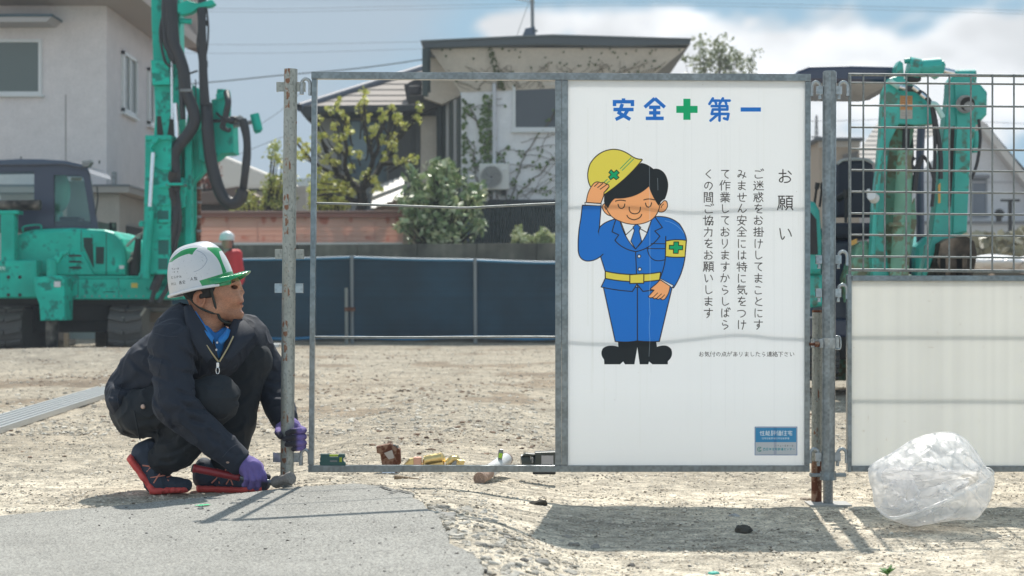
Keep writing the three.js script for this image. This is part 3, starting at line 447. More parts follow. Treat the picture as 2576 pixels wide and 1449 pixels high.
  const stt = canvasTex(428, 288, (c) => {
    c.scale(4, 4); c.fillStyle = '#5a7fb4'; c.fillRect(0, 0, 107, 72); c.fillStyle = '#cfd1d2'; c.fillRect(1.6, 1.6, 104, 69); c.fillStyle = '#3e97c8'; c.fillRect(2.4, 3, 102, 36);
    c.strokeStyle = '#dfe9f0'; [...'性能評価住宅'].forEach((ch, i) => glyph(c, ch, 13 + i * 13.9, 10, 12.4, 1.9)); c.strokeStyle = '#cfe0ea'; [...'住宅性能評価住宅性能評価'].forEach((ch, i) => glyph(c, ch, 18 + i * 5.8, 27, 4.8, 0.8));
    c.strokeStyle = '#4d9fa8'; [...'西日本住宅評価センター'].forEach((ch, i) => glyph(c, ch, 21 + i * 7.4, 53.5, 6.2, 0.95)); c.strokeStyle = '#8a8a86'; [...'一下上一日本一日'].forEach((ch, i) => glyph(c, ch, 51 + i * 6, 46, 4, 0.6));
    c.strokeStyle = '#3d8a7a'; c.lineWidth = 1.4; c.beginPath(); c.arc(12.5, 57, 5.4, 0.6, 5.6); c.stroke(); c.beginPath(); c.arc(13.5, 57, 2.8, 0.5, 5.4); c.stroke();
    c.fillStyle = 'rgba(40,60,120,0.16)'; c.fillRect(48, 2, 7, 68);
  });
  part('sticker', stk, mat([1, 1, 1], 0.4, 0, { map: stt }), board);
}
{
  // ---- panel on the right: wire mesh over a cream board; it goes on past the frame
  const t = thing('barrier_fence', 'fence panel of wire mesh above a plain cream board', 'fence panel', P(2760, 1188, FD)), XE = 3394;
  part('top_rail', pb(2144, XE, 693, 707, FD - 0.012, 0.03, 0.002), M.galvDark, t); part('bottom_rail', pb(2144, XE, 1172, 1187, FD - 0.012, 0.03, 0.002), M.galvDark, t);
  for (const x of [2132, XE + 1]) part('stile', pb(x, x + 11, 690, 1188, FD - 0.0125, 0.03, 0.002), M.galvDark, t);
  for (const x of [2137.6, XE]) part('mesh_post', caps(P(x, 690, FD), P(x, 186, FD), 0.0058), M.wire, t);
  const rod = (y, r) => part('horizontal_wire', tube([P(2134, y, FD), P(2760, y + 4, FD + 0.002), P(XE, y + 1, FD)], r, 30, 8), M.wire, t);
  rod(187.5, 0.0055); [208.5, 265, 320, 374.5, 428, 482.5, 537, 591, 645].forEach((y) => rod(y, 0.0037)); rod(679, 0.0055);
  for (let i = 0, x = 2172; x < XE - 20; i++, x += 54.1) part('vertical_wire', caps(P(x, 187, FD - 0.0065), P(x - 0.5, 679, FD - 0.0065), 0.0034), M.wire, t);
  const cream = tex(512, (u, v) => { const k = 0.95 + 0.02 * tfbm(u, v, 4, 5, 201) + 0.01 * tnoise(u, 0.5, 64, 205), s = ss(0.9, 0.99, tnoise(u, v, 60, 207)) * 0.12; return mix3([k, k * 1.0, k * 0.99], [0.55, 0.45, 0.36], s); });
  const bd = tri(pb(2141, XE, 706, 1173, FD - 0.001, 0.004));
  part('board', bd, mat([0.985, 0.985, 0.975], 1, 0, { map: rep(cream, 1), transmission: 0.55, thickness: 0 }), t);
  for (const y of [838, 998]) part('back_rod', caps(P(2138, y, FD + 0.016), P(XE, y + 2, FD + 0.016), 0.0048), M.wire, t);
}
{
  // ---- left post, held upright by the worker: a scuffed scaffold pipe that leans a little
  const ax = (y) => lerp(731.5, 722, (y - 175) / 1030), r = 0.0243, t = thing('fence_post', 'rust-stained galvanised pipe post gripped by the crouching worker', 'fence post', P(722, 1222, FD));
  const hollow = [new THREE.Vector2(r - 0.0028, 0), new THREE.Vector2(r, 0), new THREE.Vector2(r, 1), new THREE.Vector2(r - 0.0028, 1), new THREE.Vector2(r - 0.0028, 0)];
  const a = P(ax(1208), 1208, FD), b = P(ax(174), 174, FD), g = new THREE.LatheGeometry(hollow, 28), L = b.distanceTo(a); g.scale(1, L, 1); { const uv = g.attributes.uv, p = g.attributes.position; for (let i = 0; i < uv.count; i++) uv.setXY(i, uv.getX(i) * 0.153, p.getY(i)); }
  g.applyQuaternion(new THREE.Quaternion().setFromUnitVectors(V(0, 1, 0), b.clone().sub(a).normalize())).translate(a.x, a.y, a.z); g.computeVertexNormals(); part('pipe', g, M.pipe, t);
  for (const y of [206, 627, 713, 1139]) { const c = ax(y); for (const s of [-1, 1]) part('lug', s < 0 ? [pb(c - 34, c - 16, y, y + 24, FD - 0.006, 0.004, 0.001), pb(c - 36, c - 33, y, y + 24, FD - 0.006, 0.022, 0.001)] : [pb(c + 16, c + 34, y, y + 24, FD - 0.006, 0.004, 0.001), pb(c + 33, c + 36, y, y + 24, FD - 0.006, 0.022, 0.001)], y === 206 || y === 627 ? M.pipe : M.galv, t); }
  part('collar', [caps(P(ax(1213), 1213, FD), P(ax(1196), 1196, FD), 0.028, 0.028, 24)], M.rust, t); part('spigot', caps(P(721.5, 1226, FD), P(722, 1210, FD), 0.019, 0.019, 20), M.steel, t);
  for (const [x0, x1, y, e] of [[759, 780, 198, 240], [757, 778, 1131, 1167]]) part('hook', [hookGeo(x0, x1, y, e, FD - 0.002), caps(P(x0, y + 40, FD - 0.002), P(x0, y + 16, FD - 0.002), 0.0075)], M.galv, t);
}
{
  // ---- right post on a screw jack
  const t = thing('fence_post', 'straight grey pipe post with hook clamps on a threaded screw jack', 'fence post', P(2082, 1272, FD)), c = (y) => lerp(2087, 2083, (y - 180) / 1030);
  part('pipe', [caps(P(2083, 1200, FD), P(2087, 181, FD), 0.0243, 0.0243, 32), caps(P(2087, 181, FD), P(2087, 178.5, FD), 0.0225, 0.019, 32)], M.galvDark, t);
  for (const [y, l] of [[208, 1], [634, 0], [718, 0], [1131, 1]]) {
    const x = c(y); for (const s of [-1, 1]) part('clamp_lug', [pb(x + s * 24 - 8, x + s * 24 + 8, y + 8, y + 30, FD - 0.01, 0.018, 0.002), pb(x + s * 24 - 4, x + s * 24 + 4, y + 30, y + 42, FD - 0.006, 0.01, 0.002)], M.galv, t);
    part('hook', hookGeo(x + 24, x + 46, y - 2, y + 34, FD - 0.004), M.galv, t); if (l) part('hook', hookGeo(x - 24, x - 45, y - 2, y + 34, FD - 0.004), M.galv, t);
  }
  part('handle_nut', [pb(2038, 2130, 1191, 1200, FD - 0.012, 0.026, 0.003), caps(P(2083, 1207, FD), P(2083, 1186, FD), 0.031, 0.029, 24)], M.galvDark, t);
  const prof = []; for (let i = 0; i <= 44; i++) { const y = i / 44 * 0.105; prof.push(new THREE.Vector2(0.0165 + (i % 2 ? 0.0022 : 0), y)); } const th = new THREE.LatheGeometry(prof, 24); const q = P(2083, 1275, FD); th.translate(q.x, q.y - 0.008, q.z); part('screw', th, M.steel, t);
  part('base_plate', [box(q.x - 0.075, q.x + 0.075, 0.012, 0.018, -FD - 0.065, -FD + 0.06).translate(0, -0.012, 0)], mat([0.42, 0.41, 0.39], 0.7), t);
  // ---- stub pipe behind, with a swivel coupler
  const s = thing('stub_pipe', 'short pipe stake, rusty at both ends, standing behind the right post', 'pipe', P(2056, 1268, FD + 0.05)), sd = FD + 0.055;
  part('pipe', caps(P(2054, 1160, sd), P(2056, 786, sd), 0.0185, 0.0185, 24), mat([0.82, 0.8, 0.74], 0.6, 0.3, { map: rep(T.pipe, 4, 2) }), s); part('rusty_foot', caps(P(2054, 1270, sd), P(2054, 1160, sd), 0.0188, 0.0188, 24), M.rust, s); part('rusty_rim', caps(P(2056, 786, sd), P(2056, 780, sd), 0.0192, 0.02, 24), M.rust, s);
  const k = thing('pipe_coupler', 'swivel pipe coupler with a rusty bolt joining the post and the stub pipe', 'coupler', P(2078, 880, FD));
  part('band', [caps(P(2085, 876, FD), P(2085, 850, FD), 0.0272, 0.0272, 28), caps(P(2055, 874, sd), P(2055, 852, sd), 0.0215, 0.0215, 24)], M.galv, k); part('saddle', [pb(2062, 2072, 852, 876, FD - 0.02, 0.04, 0.003), pb(2100, 2112, 845, 878, FD - 0.008, 0.012, 0.002)], M.galv, k);
  part('bolt', [caps(P(2036, 866, FD - 0.016), P(2062, 866, FD - 0.016), 0.0052), caps(P(2050, 866, FD - 0.022), P(2060, 866, FD - 0.022), 0.0115, 0.0115, 6)], M.rust, k); part('hinge_loop', tube([P(2100, 846, FD - 0.01), P(2113, 848, FD - 0.01), P(2114, 876, FD - 0.01), P(2100, 878, FD - 0.01)], 0.003), M.galv, k);
}

// ---------------------------------------------------------------- the crouching worker
{
  const K = (px) => M1(px, 6.16), D0 = 6.2;
  const person = thing('person', 'worker in a dark navy jacket and green-banded white helmet crouching at the left post', 'person', P(440, 1240, D0));
  const skinTex = tex(256, (u, v) => { const k = 1 + 0.10 * tfbm(u, v, 8, 4, 301) + 0.09 * tnoise(u, v, 90, 303); return [0.72 * k, 0.53 * k, 0.43 * k]; });
  const skin = mat([1.0, 0.97, 0.95], 0.5, 0, { map: rep(skinTex, 8), vertexColors: true, bumpMap: rep(fineB, 12), bumpScale: 0.0006, sheen: 0.15, sheenColor: new THREE.Color(1, 0.7, 0.6) });
  // joints: near side (right) and far side (left)
  const J = {
    pelvis: P(338, 1035, 6.25), waist: P(402, 940, 6.25), chest: P(500, 872, 6.23), neck: P(508, 812, 6.2), head: P(524, 718, 6.2),
    shR: P(434, 868, 6.05), elR: P(440, 1018, 5.96), wrR: P(604, 1164, 5.98), shL: P(628, 858, 6.36), elL: P(676, 952, 6.40), wrL: P(716, 1062, 6.27),
    hiR: P(345, 1050, 6.14), knR: P(545, 1003, 6.05), anR: P(408, 1166, 6.17), hiL: P(385, 1045, 6.36), knL: P(622, 905, 6.31), anL: P(556, 1188, 6.29),
  };
  // ---- the body: one continuous surface, dressed below
  const faceAt = (x, y, z) => P(x, y, D0 + z);
  const eyeC = [faceAt(588, 722, -0.032), faceAt(588, 722, 0.032)];
  const headF = (() => {
    const add = [
      sEll(J.head, K(64), K(62), K(53)), sEll(faceAt(563, 742, 0), K(43), K(56), K(45)),
      sCone(faceAt(540, 778, -0.045), K(20), faceAt(588, 789, -0.012), K(15)), sCone(faceAt(540, 778, 0.045), K(20), faceAt(588, 789, 0.012), K(15)), sCone(faceAt(588, 789, -0.012), K(15.5), faceAt(588, 789, 0.012), K(15.5)), sEll(faceAt(597, 790, 0), K(12), K(12), K(16)),
      sEll(faceAt(582, 752, -0.036), K(20), K(18), K(13)), sEll(faceAt(582, 752, 0.036), K(20), K(18), K(13)),
      sCone(faceAt(594, 712, -0.03), K(9), faceAt(596, 713, 0.03), K(9)), sEll(faceAt(600, 758, 0), K(10), K(13), K(22)),
      sCone(P(522, 780, D0), K(45), P(506, 840, D0), K(50)),
    ];
    const nose = sAll([sCone(faceAt(600, 716, 0), K(4.5), faceAt(609, 735, 0), K(6.5)), sEll(faceAt(603, 740, -0.012), K(7), K(6), K(6)), sEll(faceAt(603, 740, 0.012), K(7), K(6), K(6))], 0.006);
    const lipU = sCone(faceAt(606.5, 757.5, -0.013), K(5), faceAt(606.5, 757.5, 0.013), K(5)), lipL = sCone(faceAt(605.5, 770, -0.011), K(5.2), faceAt(605.5, 770, 0.011), K(5.2));
    const mouth = sEll(faceAt(608, 763.6, 0), K(15), K(2.6), K(22)), dip = sEll(faceAt(612, 779, 0), K(7), K(5), K(20));
    const eye = eyeC.map((c) => sEll(c, K(9), K(5), K(11)));
    const ears = [-1, 1].map((s) => { const c = faceAt(501, 752, s * 0.076), o = sEll(c, K(16), K(21), K(6.5)), i = sEll(faceAt(504, 753, s * 0.083), K(8.5), K(13), K(6)), l = sEll(faceAt(505, 769, s * 0.073), K(8), K(8), K(5)); return (x, y, z) => smax(smin(o(x, y, z), l(x, y, z), 0.006), -i(x, y, z), 0.005); });
    const base = sAll(add, 0.024);
    return (x, y, z) => {
      let d = base(x, y, z);
      if (Math.abs(d) < 0.09) {
        d = smax(d, -eye[0](x, y, z), 0.008); d = smax(d, -eye[1](x, y, z), 0.008); d = smin(d, nose(x, y, z), 0.010);
        d = smin(d, lipU(x, y, z), 0.006); d = smin(d, lipL(x, y, z), 0.006); d = smax(d, -dip(x, y, z), 0.008); d = smax(d, -mouth(x, y, z), 0.003); d = smin(d, ears[0](x, y, z), 0.006); d = smin(d, ears[1](x, y, z), 0.006);
        d += 0.0009 * noise3(x * 60, y * 60, z * 60);
      }
      return d;
    };
  })();
  const bodyF = sAll([sCone(P(352, 1020, 6.25), 0.075, J.waist, 0.095), sCone(J.waist, 0.095, J.chest, 0.10), sCone(J.chest, 0.09, J.neck, 0.055), sCone(J.shR, 0.055, J.shL, 0.055), sCone(J.shR, 0.05, J.elR, 0.04), sCone(J.elR, 0.04, J.wrR, 0.028), sCone(J.shL, 0.05, J.elL, 0.04), sCone(J.elL, 0.04, J.wrL, 0.028),
    sCone(P(366, 1030, 6.16), 0.06, J.knR, 0.05), sCone(J.knR, 0.05, J.anR, 0.036), sCone(P(390, 1028, 6.34), 0.06, J.knL, 0.05), sCone(J.knL, 0.045, J.anL, 0.03), sCone(J.neck, 0.05, P(522, 780, D0), 0.055)], 0.04);
  const lip = [0.62, 0.42, 0.40], skinCol = (x, y, z) => {
    const px = CX + x / -z * F, py = HY - (y - CH) / -z * F; let c = [1, 0.97, 0.94];
    const m = Math.exp(-(((py - 763) / 8) ** 2)) * ss(592, 603, px); c = mix3(c, [0.80, 0.52, 0.50], m * 0.8);
    c = mix3(c, [0.98, 0.78, 0.70], 0.5 * Math.exp(-(((px - 575) / 18) ** 2) - ((py - 752) / 14) ** 2)); c = mix3(c, [0.95, 0.72, 0.65], 0.6 * Math.exp(-(((px - 502) / 16) ** 2) - ((py - 752) / 20) ** 2));
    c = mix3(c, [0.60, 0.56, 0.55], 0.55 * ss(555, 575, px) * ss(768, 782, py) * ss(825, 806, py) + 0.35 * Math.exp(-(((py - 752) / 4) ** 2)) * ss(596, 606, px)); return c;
  };
  const fine = implicit(headF, P(445, 862, 6.36), P(628, 640, 6.04), 0.003, skinCol), coarse = implicit(bodyF, P(240, 1260, 6.55), P(800, 760, 5.8), 0.014, () => [1, 0.97, 0.94]);
  { const g = part('body', [fine, coarse], skin, person); g.userData.label = undefined; }
  for (const c of eyeC) { part('eye', new THREE.SphereGeometry(K(6), 16, 12).scale(1, 0.3, 1).translate(c.x - 0.0005, c.y, c.z), mat([0.12, 0.08, 0.06], 0.15), person); }
  for (const s of [-1, 1]) part('eyebrow', tube([faceAt(602, 711, s * 0.014), faceAt(597, 707, s * 0.034), faceAt(584, 710, s * 0.05)], 0.0022, 12, 6), mat([0.035, 0.028, 0.024], 0.9), person);
  const hairF = (() => { const a = sEll(J.head, K(66.5), K(64), K(56)), b = sCone(faceAt(512, 745, -0.066), K(13), faceAt(526, 741, -0.068), K(7)), b2 = sCone(faceAt(512, 745, 0.066), K(13), faceAt(526, 741, 0.068), K(7)); return (x, y, z) => { const px = CX + x / -z * F, py = HY - (y - CH) / -z * F, cut = Math.max((px - 536 - 0.4 * (740 - py)), py - 752 - 0.1 * (500 - px)) / F * 6.2; return smax(smin(a(x, y, z), smin(b(x, y, z), b2(x, y, z), 0.004), 0.01), cut, 0.006) + 0.0012 * noise3(x * 180, y * 50, z * 180); }; })();
  part('hair', implicit(hairF, P(445, 800, 6.36), P(600, 640, 6.04), 0.0035), mat([0.022, 0.019, 0.018], 0.7), person);

  // ---- cloth
  const fold = (x, y, z, a, s) => { const n = noise3(x * s + 0.5 * noise3(y * s, z * s, 2), y * s * 0.55, z * s), r = 1 - Math.abs(n); return -a * (r * r * r - 0.3); };
  const crease = (px, py, list) => { let s = 0; for (const [x0, y0, x1, y1, a = 0.006, w = 6] of list) { const dx = x1 - x0, dy = y1 - y0, L = Math.hypot(dx, dy), t = ((px - x0) * dx + (py - y0) * dy) / L / L; if (t < -0.3 || t > 1.3) continue; const e = ((px - x0) * dy - (py - y0) * dx) / L + 5 * Math.sin(t * 4); if (Math.abs(e) > 26) continue; s += a * ss(-0.3, 0.25, t) * ss(1.3, 0.75, t) * (Math.exp(-((e / w) ** 2)) - 0.55 * Math.exp(-(((e + 1.9 * w) / (1.4 * w)) ** 2))); } return s; };
  const JC = [[446, 982, 506, 1002, 0.008], [450, 1008, 516, 1038, 0.009], [466, 1042, 528, 1072, 0.007], [500, 930, 452, 872, 0.006], [502, 958, 446, 930, 0.007], [440, 960, 420, 900, 0.005], [292, 968, 372, 990, 0.008], [284, 996, 366, 1014, 0.008], [330, 905, 416, 962, 0.007], [352, 872, 424, 912, 0.006], [388, 996, 426, 1046, 0.006], [430, 1050, 448, 1082, 0.006], [520, 1072, 556, 1124, 0.006], [562, 1112, 588, 1150, 0.005], [396, 840, 470, 822, 0.004], [640, 868, 690, 905, 0.006], [648, 905, 700, 940, 0.007], [664, 950, 706, 968, 0.007], [676, 985, 712, 1000, 0.006], [520, 920, 560, 955, 0.005]];
  const TC = [[352, 1060, 448, 1026, 0.007], [372, 1088, 456, 1052, 0.008], [398, 1112, 470, 1082, 0.008], [420, 1140, 486, 1110, 0.008], [404, 1160, 452, 1150, 0.006], [514, 962, 566, 972, 0.005], [468, 1010, 540, 1050, 0.005], [600, 960, 640, 930, 0.006], [590, 1010, 632, 985, 0.006], [580, 1080, 616, 1060, 0.006], [300, 1070, 350, 1096, 0.006]];
  const clothM = mat([0.021, 0.027, 0.042], 0.82, 0, { bumpMap: rep(clothB, 14), bumpScale: 0.0006, sheen: 0.25, sheenColor: new THREE.Color(0.35, 0.4, 0.55), sheenRoughness: 0.6 });
  const trouM = mat([0.020, 0.025, 0.032], 0.85, 0, { bumpMap: rep(clothB, 14), bumpScale: 0.0006, sheen: 0.2, sheenColor: new THREE.Color(0.3, 0.36, 0.42), sheenRoughness: 0.6 });
  // shirt
  const shirt0 = sAll([sCone(P(470, 880, 6.22), 0.09, P(520, 866, 6.21), 0.088), sCone(P(505, 822, 6.2), 0.066, P(516, 860, 6.2), 0.088)], 0.04), shirtF = (x, y, z) => { const px = CX + x / -z * F, py = HY - (y - CH) / -z * F, L = lerp(486, 541, (py - 775) / 64) - px, Rr = px - lerp(596, 541, (py - 795) / 44); return smax(shirt0(x, y, z), -Math.max(L, Rr, py - 840) / F * 6.1, 0.003); };
  part('shirt', implicit(shirtF, P(420, 1000, 6.45), P(620, 800, 5.98), 0.008), mat([0.02, 0.19, 0.55], 0.7, 0, { bumpMap: rep(clothB, 20), bumpScale: 0.0005 }), person);
  // jacket
  const knee = sCone(J.hiL, 0.10, J.knL, 0.083);
  const jk = sAll([
    sCone(P(346, 985, 6.25), 0.108, J.waist, 0.135), sCone(J.waist, 0.135, P(492, 868, 6.22), 0.142), sCone(P(452, 838, 6.14), 0.09, P(612, 850, 6.34), 0.08), sCone(P(462, 824, 6.2), 0.085, P(505, 815, 6.2), 0.082), sEll(P(318, 1005, 6.25), 0.058, 0.07, 0.165),
    sCone(J.shR, 0.083, J.elR, 0.066), sCone(J.elR, 0.066, P(594, 1156, 5.98), 0.05), sCone(J.shL, 0.078, J.elL, 0.066), sCone(J.elL, 0.064, P(712, 1050, 6.28), 0.05), sCone(P(560, 880, 6.26), 0.10, P(600, 868, 6.30), 0.09),
  ], 0.035);
  const jacketF = (x, y, z) => {
    let d = jk(x, y, z); if (Math.abs(d) > 0.06) return d;
    const px = CX + x / -z * F, py = HY - (y - CH) / -z * F;
    d += fold(x, y, z, 0.009, 12) + fold(x + 3, y, z, 0.0045, 27);
    d += crease(px, py, JC);
    // elbow and waist creases
    d += 0.0045 * Math.sin((py * 0.9 + px * 0.5) * 0.16 + 2 * noise3(x * 9, y * 9, z * 9)) * (Math.exp(-(((px - 450) / 38) ** 2) - ((py - 1030) / 55) ** 2) + 0.9 * Math.exp(-(((px - 320) / 50) ** 2) - ((py - 985) / 40) ** 2) + 0.8 * Math.exp(-(((px - 690) / 30) ** 2) - ((py - 950) / 60) ** 2));
    // armhole seam on the near side
    if (z > -6.12) d += 0.004 * Math.exp(-(((px - 487 - 0.0006 * (py - 900) ** 2) / 5) ** 2)) * ss(820, 850, py) * ss(1010, 960, py);
    // open front
    const zz = -z; if (zz < 6.3) { const L = lin1([[780, 494], [855, 539], [908, 551]], py) - px, Rr = px - lerp(577, 553, (py - 815) / 92), cut = Math.max(L, Rr, py - 908) / F * 6.1; d = smax(d, -Math.max(cut, zz - 6.28), 0.004); }
    // neck hole
    d = smax(d, -(Math.hypot(x - J.neck.x - 0.012, z - J.neck.z) - 0.076 + Math.max(0, (800 - py) * -0.0002)) < 0 ? d : d, 0.001);
    if (py < 800 && Math.hypot(x - J.neck.x - 0.01, z - J.neck.z) < 0.085) d = Math.max(d, 0.004);
    // hem and cuffs cut clean
    const hem = ((px - 272) * -0.62 + (py - 1022)) / 1.18; if (px < 420) d = smax(d, (hem - 30) / F * 6.2, 0.006);
    return d;
  };
  const jm = part('jacket', implicit(jacketF, P(235, 1230, 6.6), P(750, 755, 5.8), 0.0072), clothM, person);
  part('cuff', [caps(P(578, 1140, 5.98), P(603, 1163, 5.98), 0.0515, 0.049, 26)], clothM, jm);
  // sewn seams laid on the cloth where it faces the light
  const seam = (pts, f, r, m, par, z0 = 5.86) => { const c = new THREE.CatmullRomCurve3(pts.map(([x, y]) => V(x, y, 0))), o = []; for (let i = 0; i <= 26; i++) { const q = c.getPoint(i / 26); let z = z0; for (let k = 0; k < 140; k++) { const w = P(q.x, q.y, z), v = f(w.x, w.y, w.z); if (v < 0.0008) break; z += Math.max(0.0008, v * 0.5); } o.push(P(q.x, q.y, z)); } part('seam', tube(o, r, 60, 5), m, par); };
  const stitchM = mat([0.045, 0.052, 0.072], 0.85); seam([[470, 822], [490, 850], [503, 900], [500, 950], [484, 985]], jacketF, 0.0016, stitchM, jm); seam([[388, 838], [420, 846], [446, 846]], jacketF, 0.0016, stitchM, jm); seam([[306, 968], [296, 1000], [300, 1030]], jacketF, 0.0016, stitchM, jm); seam([[560, 1150], [580, 1128], [596, 1118]], jacketF, 0.0014, stitchM, jm); seam([[405, 905], [398, 950], [402, 1000]], jacketF, 0.0016, stitchM, jm);
  part('cuff', [caps(P(707, 1032, 6.285), P(715, 1058, 6.27), 0.0505, 0.046, 26)], clothM, jm);
  part('snap_button', new THREE.SphereGeometry(0.0085, 16, 8).scale(1, 1, 0.4).translate(P(573, 1160, 5.93).x, P(573, 1160, 5.93).y, -5.928), mat([0.55, 0.4, 0.33], 0.35, 0.6), jm);
  // hem band at the back and the pocket strap of the trousers
  // collar: two flaps folded outwards
  const flap = (rim, edge, th = 0.006) => { const n = 16, m = 5, a = new THREE.CatmullRomCurve3(rim), b = new THREE.CatmullRomCurve3(edge), p = [], idx = []; for (let s = 0; s < 2; s++) for (let i = 0; i <= n; i++) for (let j = 0; j <= m; j++) { const A = a.getPoint(i / n), B = b.getPoint(i / n), t = j / m, q = A.lerp(B, t); q.z += 0.022 * Math.sin(Math.PI * t) * (1 - 0.4 * i / n) - (s ? th : 0);  p.push(q.x, q.y, q.z); } const w = m + 1, o = (n + 1) * w; for (let i = 0; i < n; i++) for (let j = 0; j < m; j++) { const k = i * w + j; idx.push(k, k + 1, k + w, k + 1, k + w + 1, k + w, o + k, o + k + w, o + k + 1, o + k + 1, o + k + w, o + k + w + 1); } for (let i = 0; i < n; i++) for (const k of [i * w, i * w + m]) idx.push(k, k + w, o + k, k + w, o + k + w, o + k, k, o + k, k + w, k + w, o + k, o + k + w); for (let j = 0; j < m; j++) for (const k of [j, n * w + j]) idx.push(k, k + 1, o + k, k + 1, o + k + 1, o + k, k, o + k, k + 1, k + 1, o + k, o + k + 1); const g = new THREE.BufferGeometry(); g.setAttribute('position', new THREE.BufferAttribute(new Float32Array(p), 3)); g.setIndex(idx); g.computeVertexNormals(); return tri(g); };
  part('collar', [flap([P(480, 766, 6.12), P(490, 784, 6.085), P(508, 812, 6.06), P(530, 850, 6.045), P(546, 892, 6.045)], [P(462, 772, 6.09), P(466, 806, 6.04), P(480, 850, 6.01), P(497, 884, 6.01), P(520, 912, 6.03)])], clothM, jm);
  part('collar', [flap([P(588, 798, 6.18), P(578, 826, 6.13), P(568, 856, 6.09), P(556, 892, 6.065)], [P(604, 800, 6.22), P(622, 812, 6.16), P(642, 838, 6.12), P(580, 908, 6.06)])], clothM, jm);
  const zipM = mat([0.5, 0.42, 0.25], 0.4, 0.7);
  part('zip', tube([P(519, 868, 6.022), P(534, 890, 6.03), P(549, 910, 6.04)], 0.0032, 24, 6), zipM, jm); part('zip', tube([P(587, 846, 6.08), P(572, 876, 6.06), P(552, 910, 6.04)], 0.0032, 24, 6), zipM, jm);
  part('zip_pull', [pb(544, 551, 912, 925, 6.035, 0.006, 0.001), tube([P(544.5, 926, 6.03), P(543.5, 936, 6.03), P(547.5, 941, 6.03), P(551.5, 936, 6.03), P(550.5, 926, 6.03)], 0.0018, 24, 6, true)], M.chrome, jm);
  // shirt collar points and button
  const sm = mat([0.025, 0.22, 0.60], 0.7, 0, { bumpMap: rep(clothB, 20), bumpScale: 0.0005 });
  part('shirt_collar', flap([P(492, 782, 6.11), P(512, 812, 6.075), P(538, 850, 6.055)], [P(488, 796, 6.10), P(510, 838, 6.05), P(536, 868, 6.045)], 0.003), sm, person); part('shirt_collar', flap([P(572, 822, 6.13), P(562, 838, 6.09), P(548, 852, 6.065)], [P(580, 830, 6.12), P(572, 852, 6.075), P(556, 866, 6.055)], 0.003), sm, person);
  for (const [x, y] of [[546, 862], [544, 880]]) part('shirt_button', new THREE.SphereGeometry(0.004, 10, 6).scale(1, 1, 0.4).translate(P(x, y, 6.045).x, P(x, y, 6.045).y, -6.046), M.white, person);
  // trousers
  const tr = sAll([sEll(P(352, 1030, 6.25), 0.100, 0.100, 0.165), sCone(P(358, 1038, 6.14), 0.088, J.knR, 0.078), sCone(J.knR, 0.076, P(448, 1128, 6.13), 0.070), sCone(P(448, 1128, 6.13), 0.070, P(404, 1162, 6.17), 0.058), sCone(P(385, 1032, 6.36), 0.09, J.knL, 0.083), sCone(J.knL, 0.082, P(597, 1060, 6.30), 0.064), sCone(P(597, 1060, 6.30), 0.064, P(566, 1188, 6.30), 0.058)], 0.022);
  const trouF = (x, y, z) => { let d = tr(x, y, z); if (Math.abs(d) > 0.05) return d; const px = CX + x / -z * F, py = HY - (y - CH) / -z * F; d += crease(px, py, TC) + fold(x + 7, y, z, 0.008, 14) + fold(x, y + 4, z, 0.004, 30); d += 0.004 * Math.sin((px - py) * 0.11 + 2 * noise3(x * 8, y * 8, z * 8)) * Math.exp(-(((px - 400) / 60) ** 2) - ((py - 1110) / 50) ** 2); return d; };
  const tm = part('trousers', implicit(trouF, P(225, 1262, 6.62), P(705, 780, 5.85), 0.0074), trouM, person);
  part('pocket_flap', [slab([[352, 1012], [398, 1006], [394, 1040], [372, 1052], [354, 1040]], 6.028, 0.006, 0.002)], trouM, tm); part('rivet', new THREE.SphereGeometry(0.0085, 14, 8).scale(1, 1, 0.4).translate(P(361, 1023, 6.03).x, P(361, 1023, 6.02).y, -6.022), mat([0.55, 0.4, 0.33], 0.35, 0.6), tm);
  part('side_seam', tube([P(338, 1034, 6.035), P(345, 1072, 6.03), P(352, 1104, 6.07)], 0.0035, 14, 6), trouM, tm); part('leg_seam', tube([P(640, 980, 6.262), P(624, 1060, 6.275), P(606, 1130, 6.29)], 0.003, 16, 6), trouM, tm);
  // ---- shoes
  const navy = mat([0.04, 0.055, 0.085], 0.75, 0, { bumpMap: rep(clothB, 30), bumpScale: 0.0006 }), red = mat([0.72, 0.10, 0.09], 0.6, 0, { bumpMap: rep(blotB, 20), bumpScale: 0.001 }), stripe = mat([0.75, 0.28, 0.2], 0.55);
  const shoe = (pts, wide, d, lab) => {                        // pts: heel, arch, ball, toe along the sole, picture units; up = normal
    const [h, a, b, tt] = pts.map(([x, y]) => P(x, y, d)), nrm = (p, q) => { const v = q.clone().sub(p).normalize(); return V(-v.y, v.x, 0); }, n1 = nrm(h, b), n2 = nrm(b, tt), off = (p, n, k) => p.clone().addScaledVector(n, k);
    const up = sAll([sCone(off(h, n1, 0.052), 0.036, off(a, n1, 0.048), 0.037), sCone(off(a, n1, 0.048), 0.037, off(b, n1.clone().add(n2).normalize(), 0.036), 0.036), sCone(off(b, n2, 0.036), 0.036, off(tt, n2, 0.026), 0.024), sCone(off(h, n1, 0.05), 0.036, off(h, n1, 0.088), 0.033)], 0.02);
    const upF = (x, y, z) => { const zz = -d + (z + d) * 0.82; return up(x, y, zz) + fold(x, y, z, 0.003, 45); };
    const lo = V(Math.min(h.x, a.x, b.x, tt.x) - 0.1, Math.min(h.y, b.y, tt.y) - 0.05, -d - 0.09), hi = V(Math.max(h.x, a.x, b.x, tt.x) + 0.1, Math.max(h.y, b.y, tt.y) + 0.16, -d + 0.09);
    const sh = part('shoe', implicit(upF, lo, hi, 0.0045), navy, person); if (lab) sh.userData.label = lab;
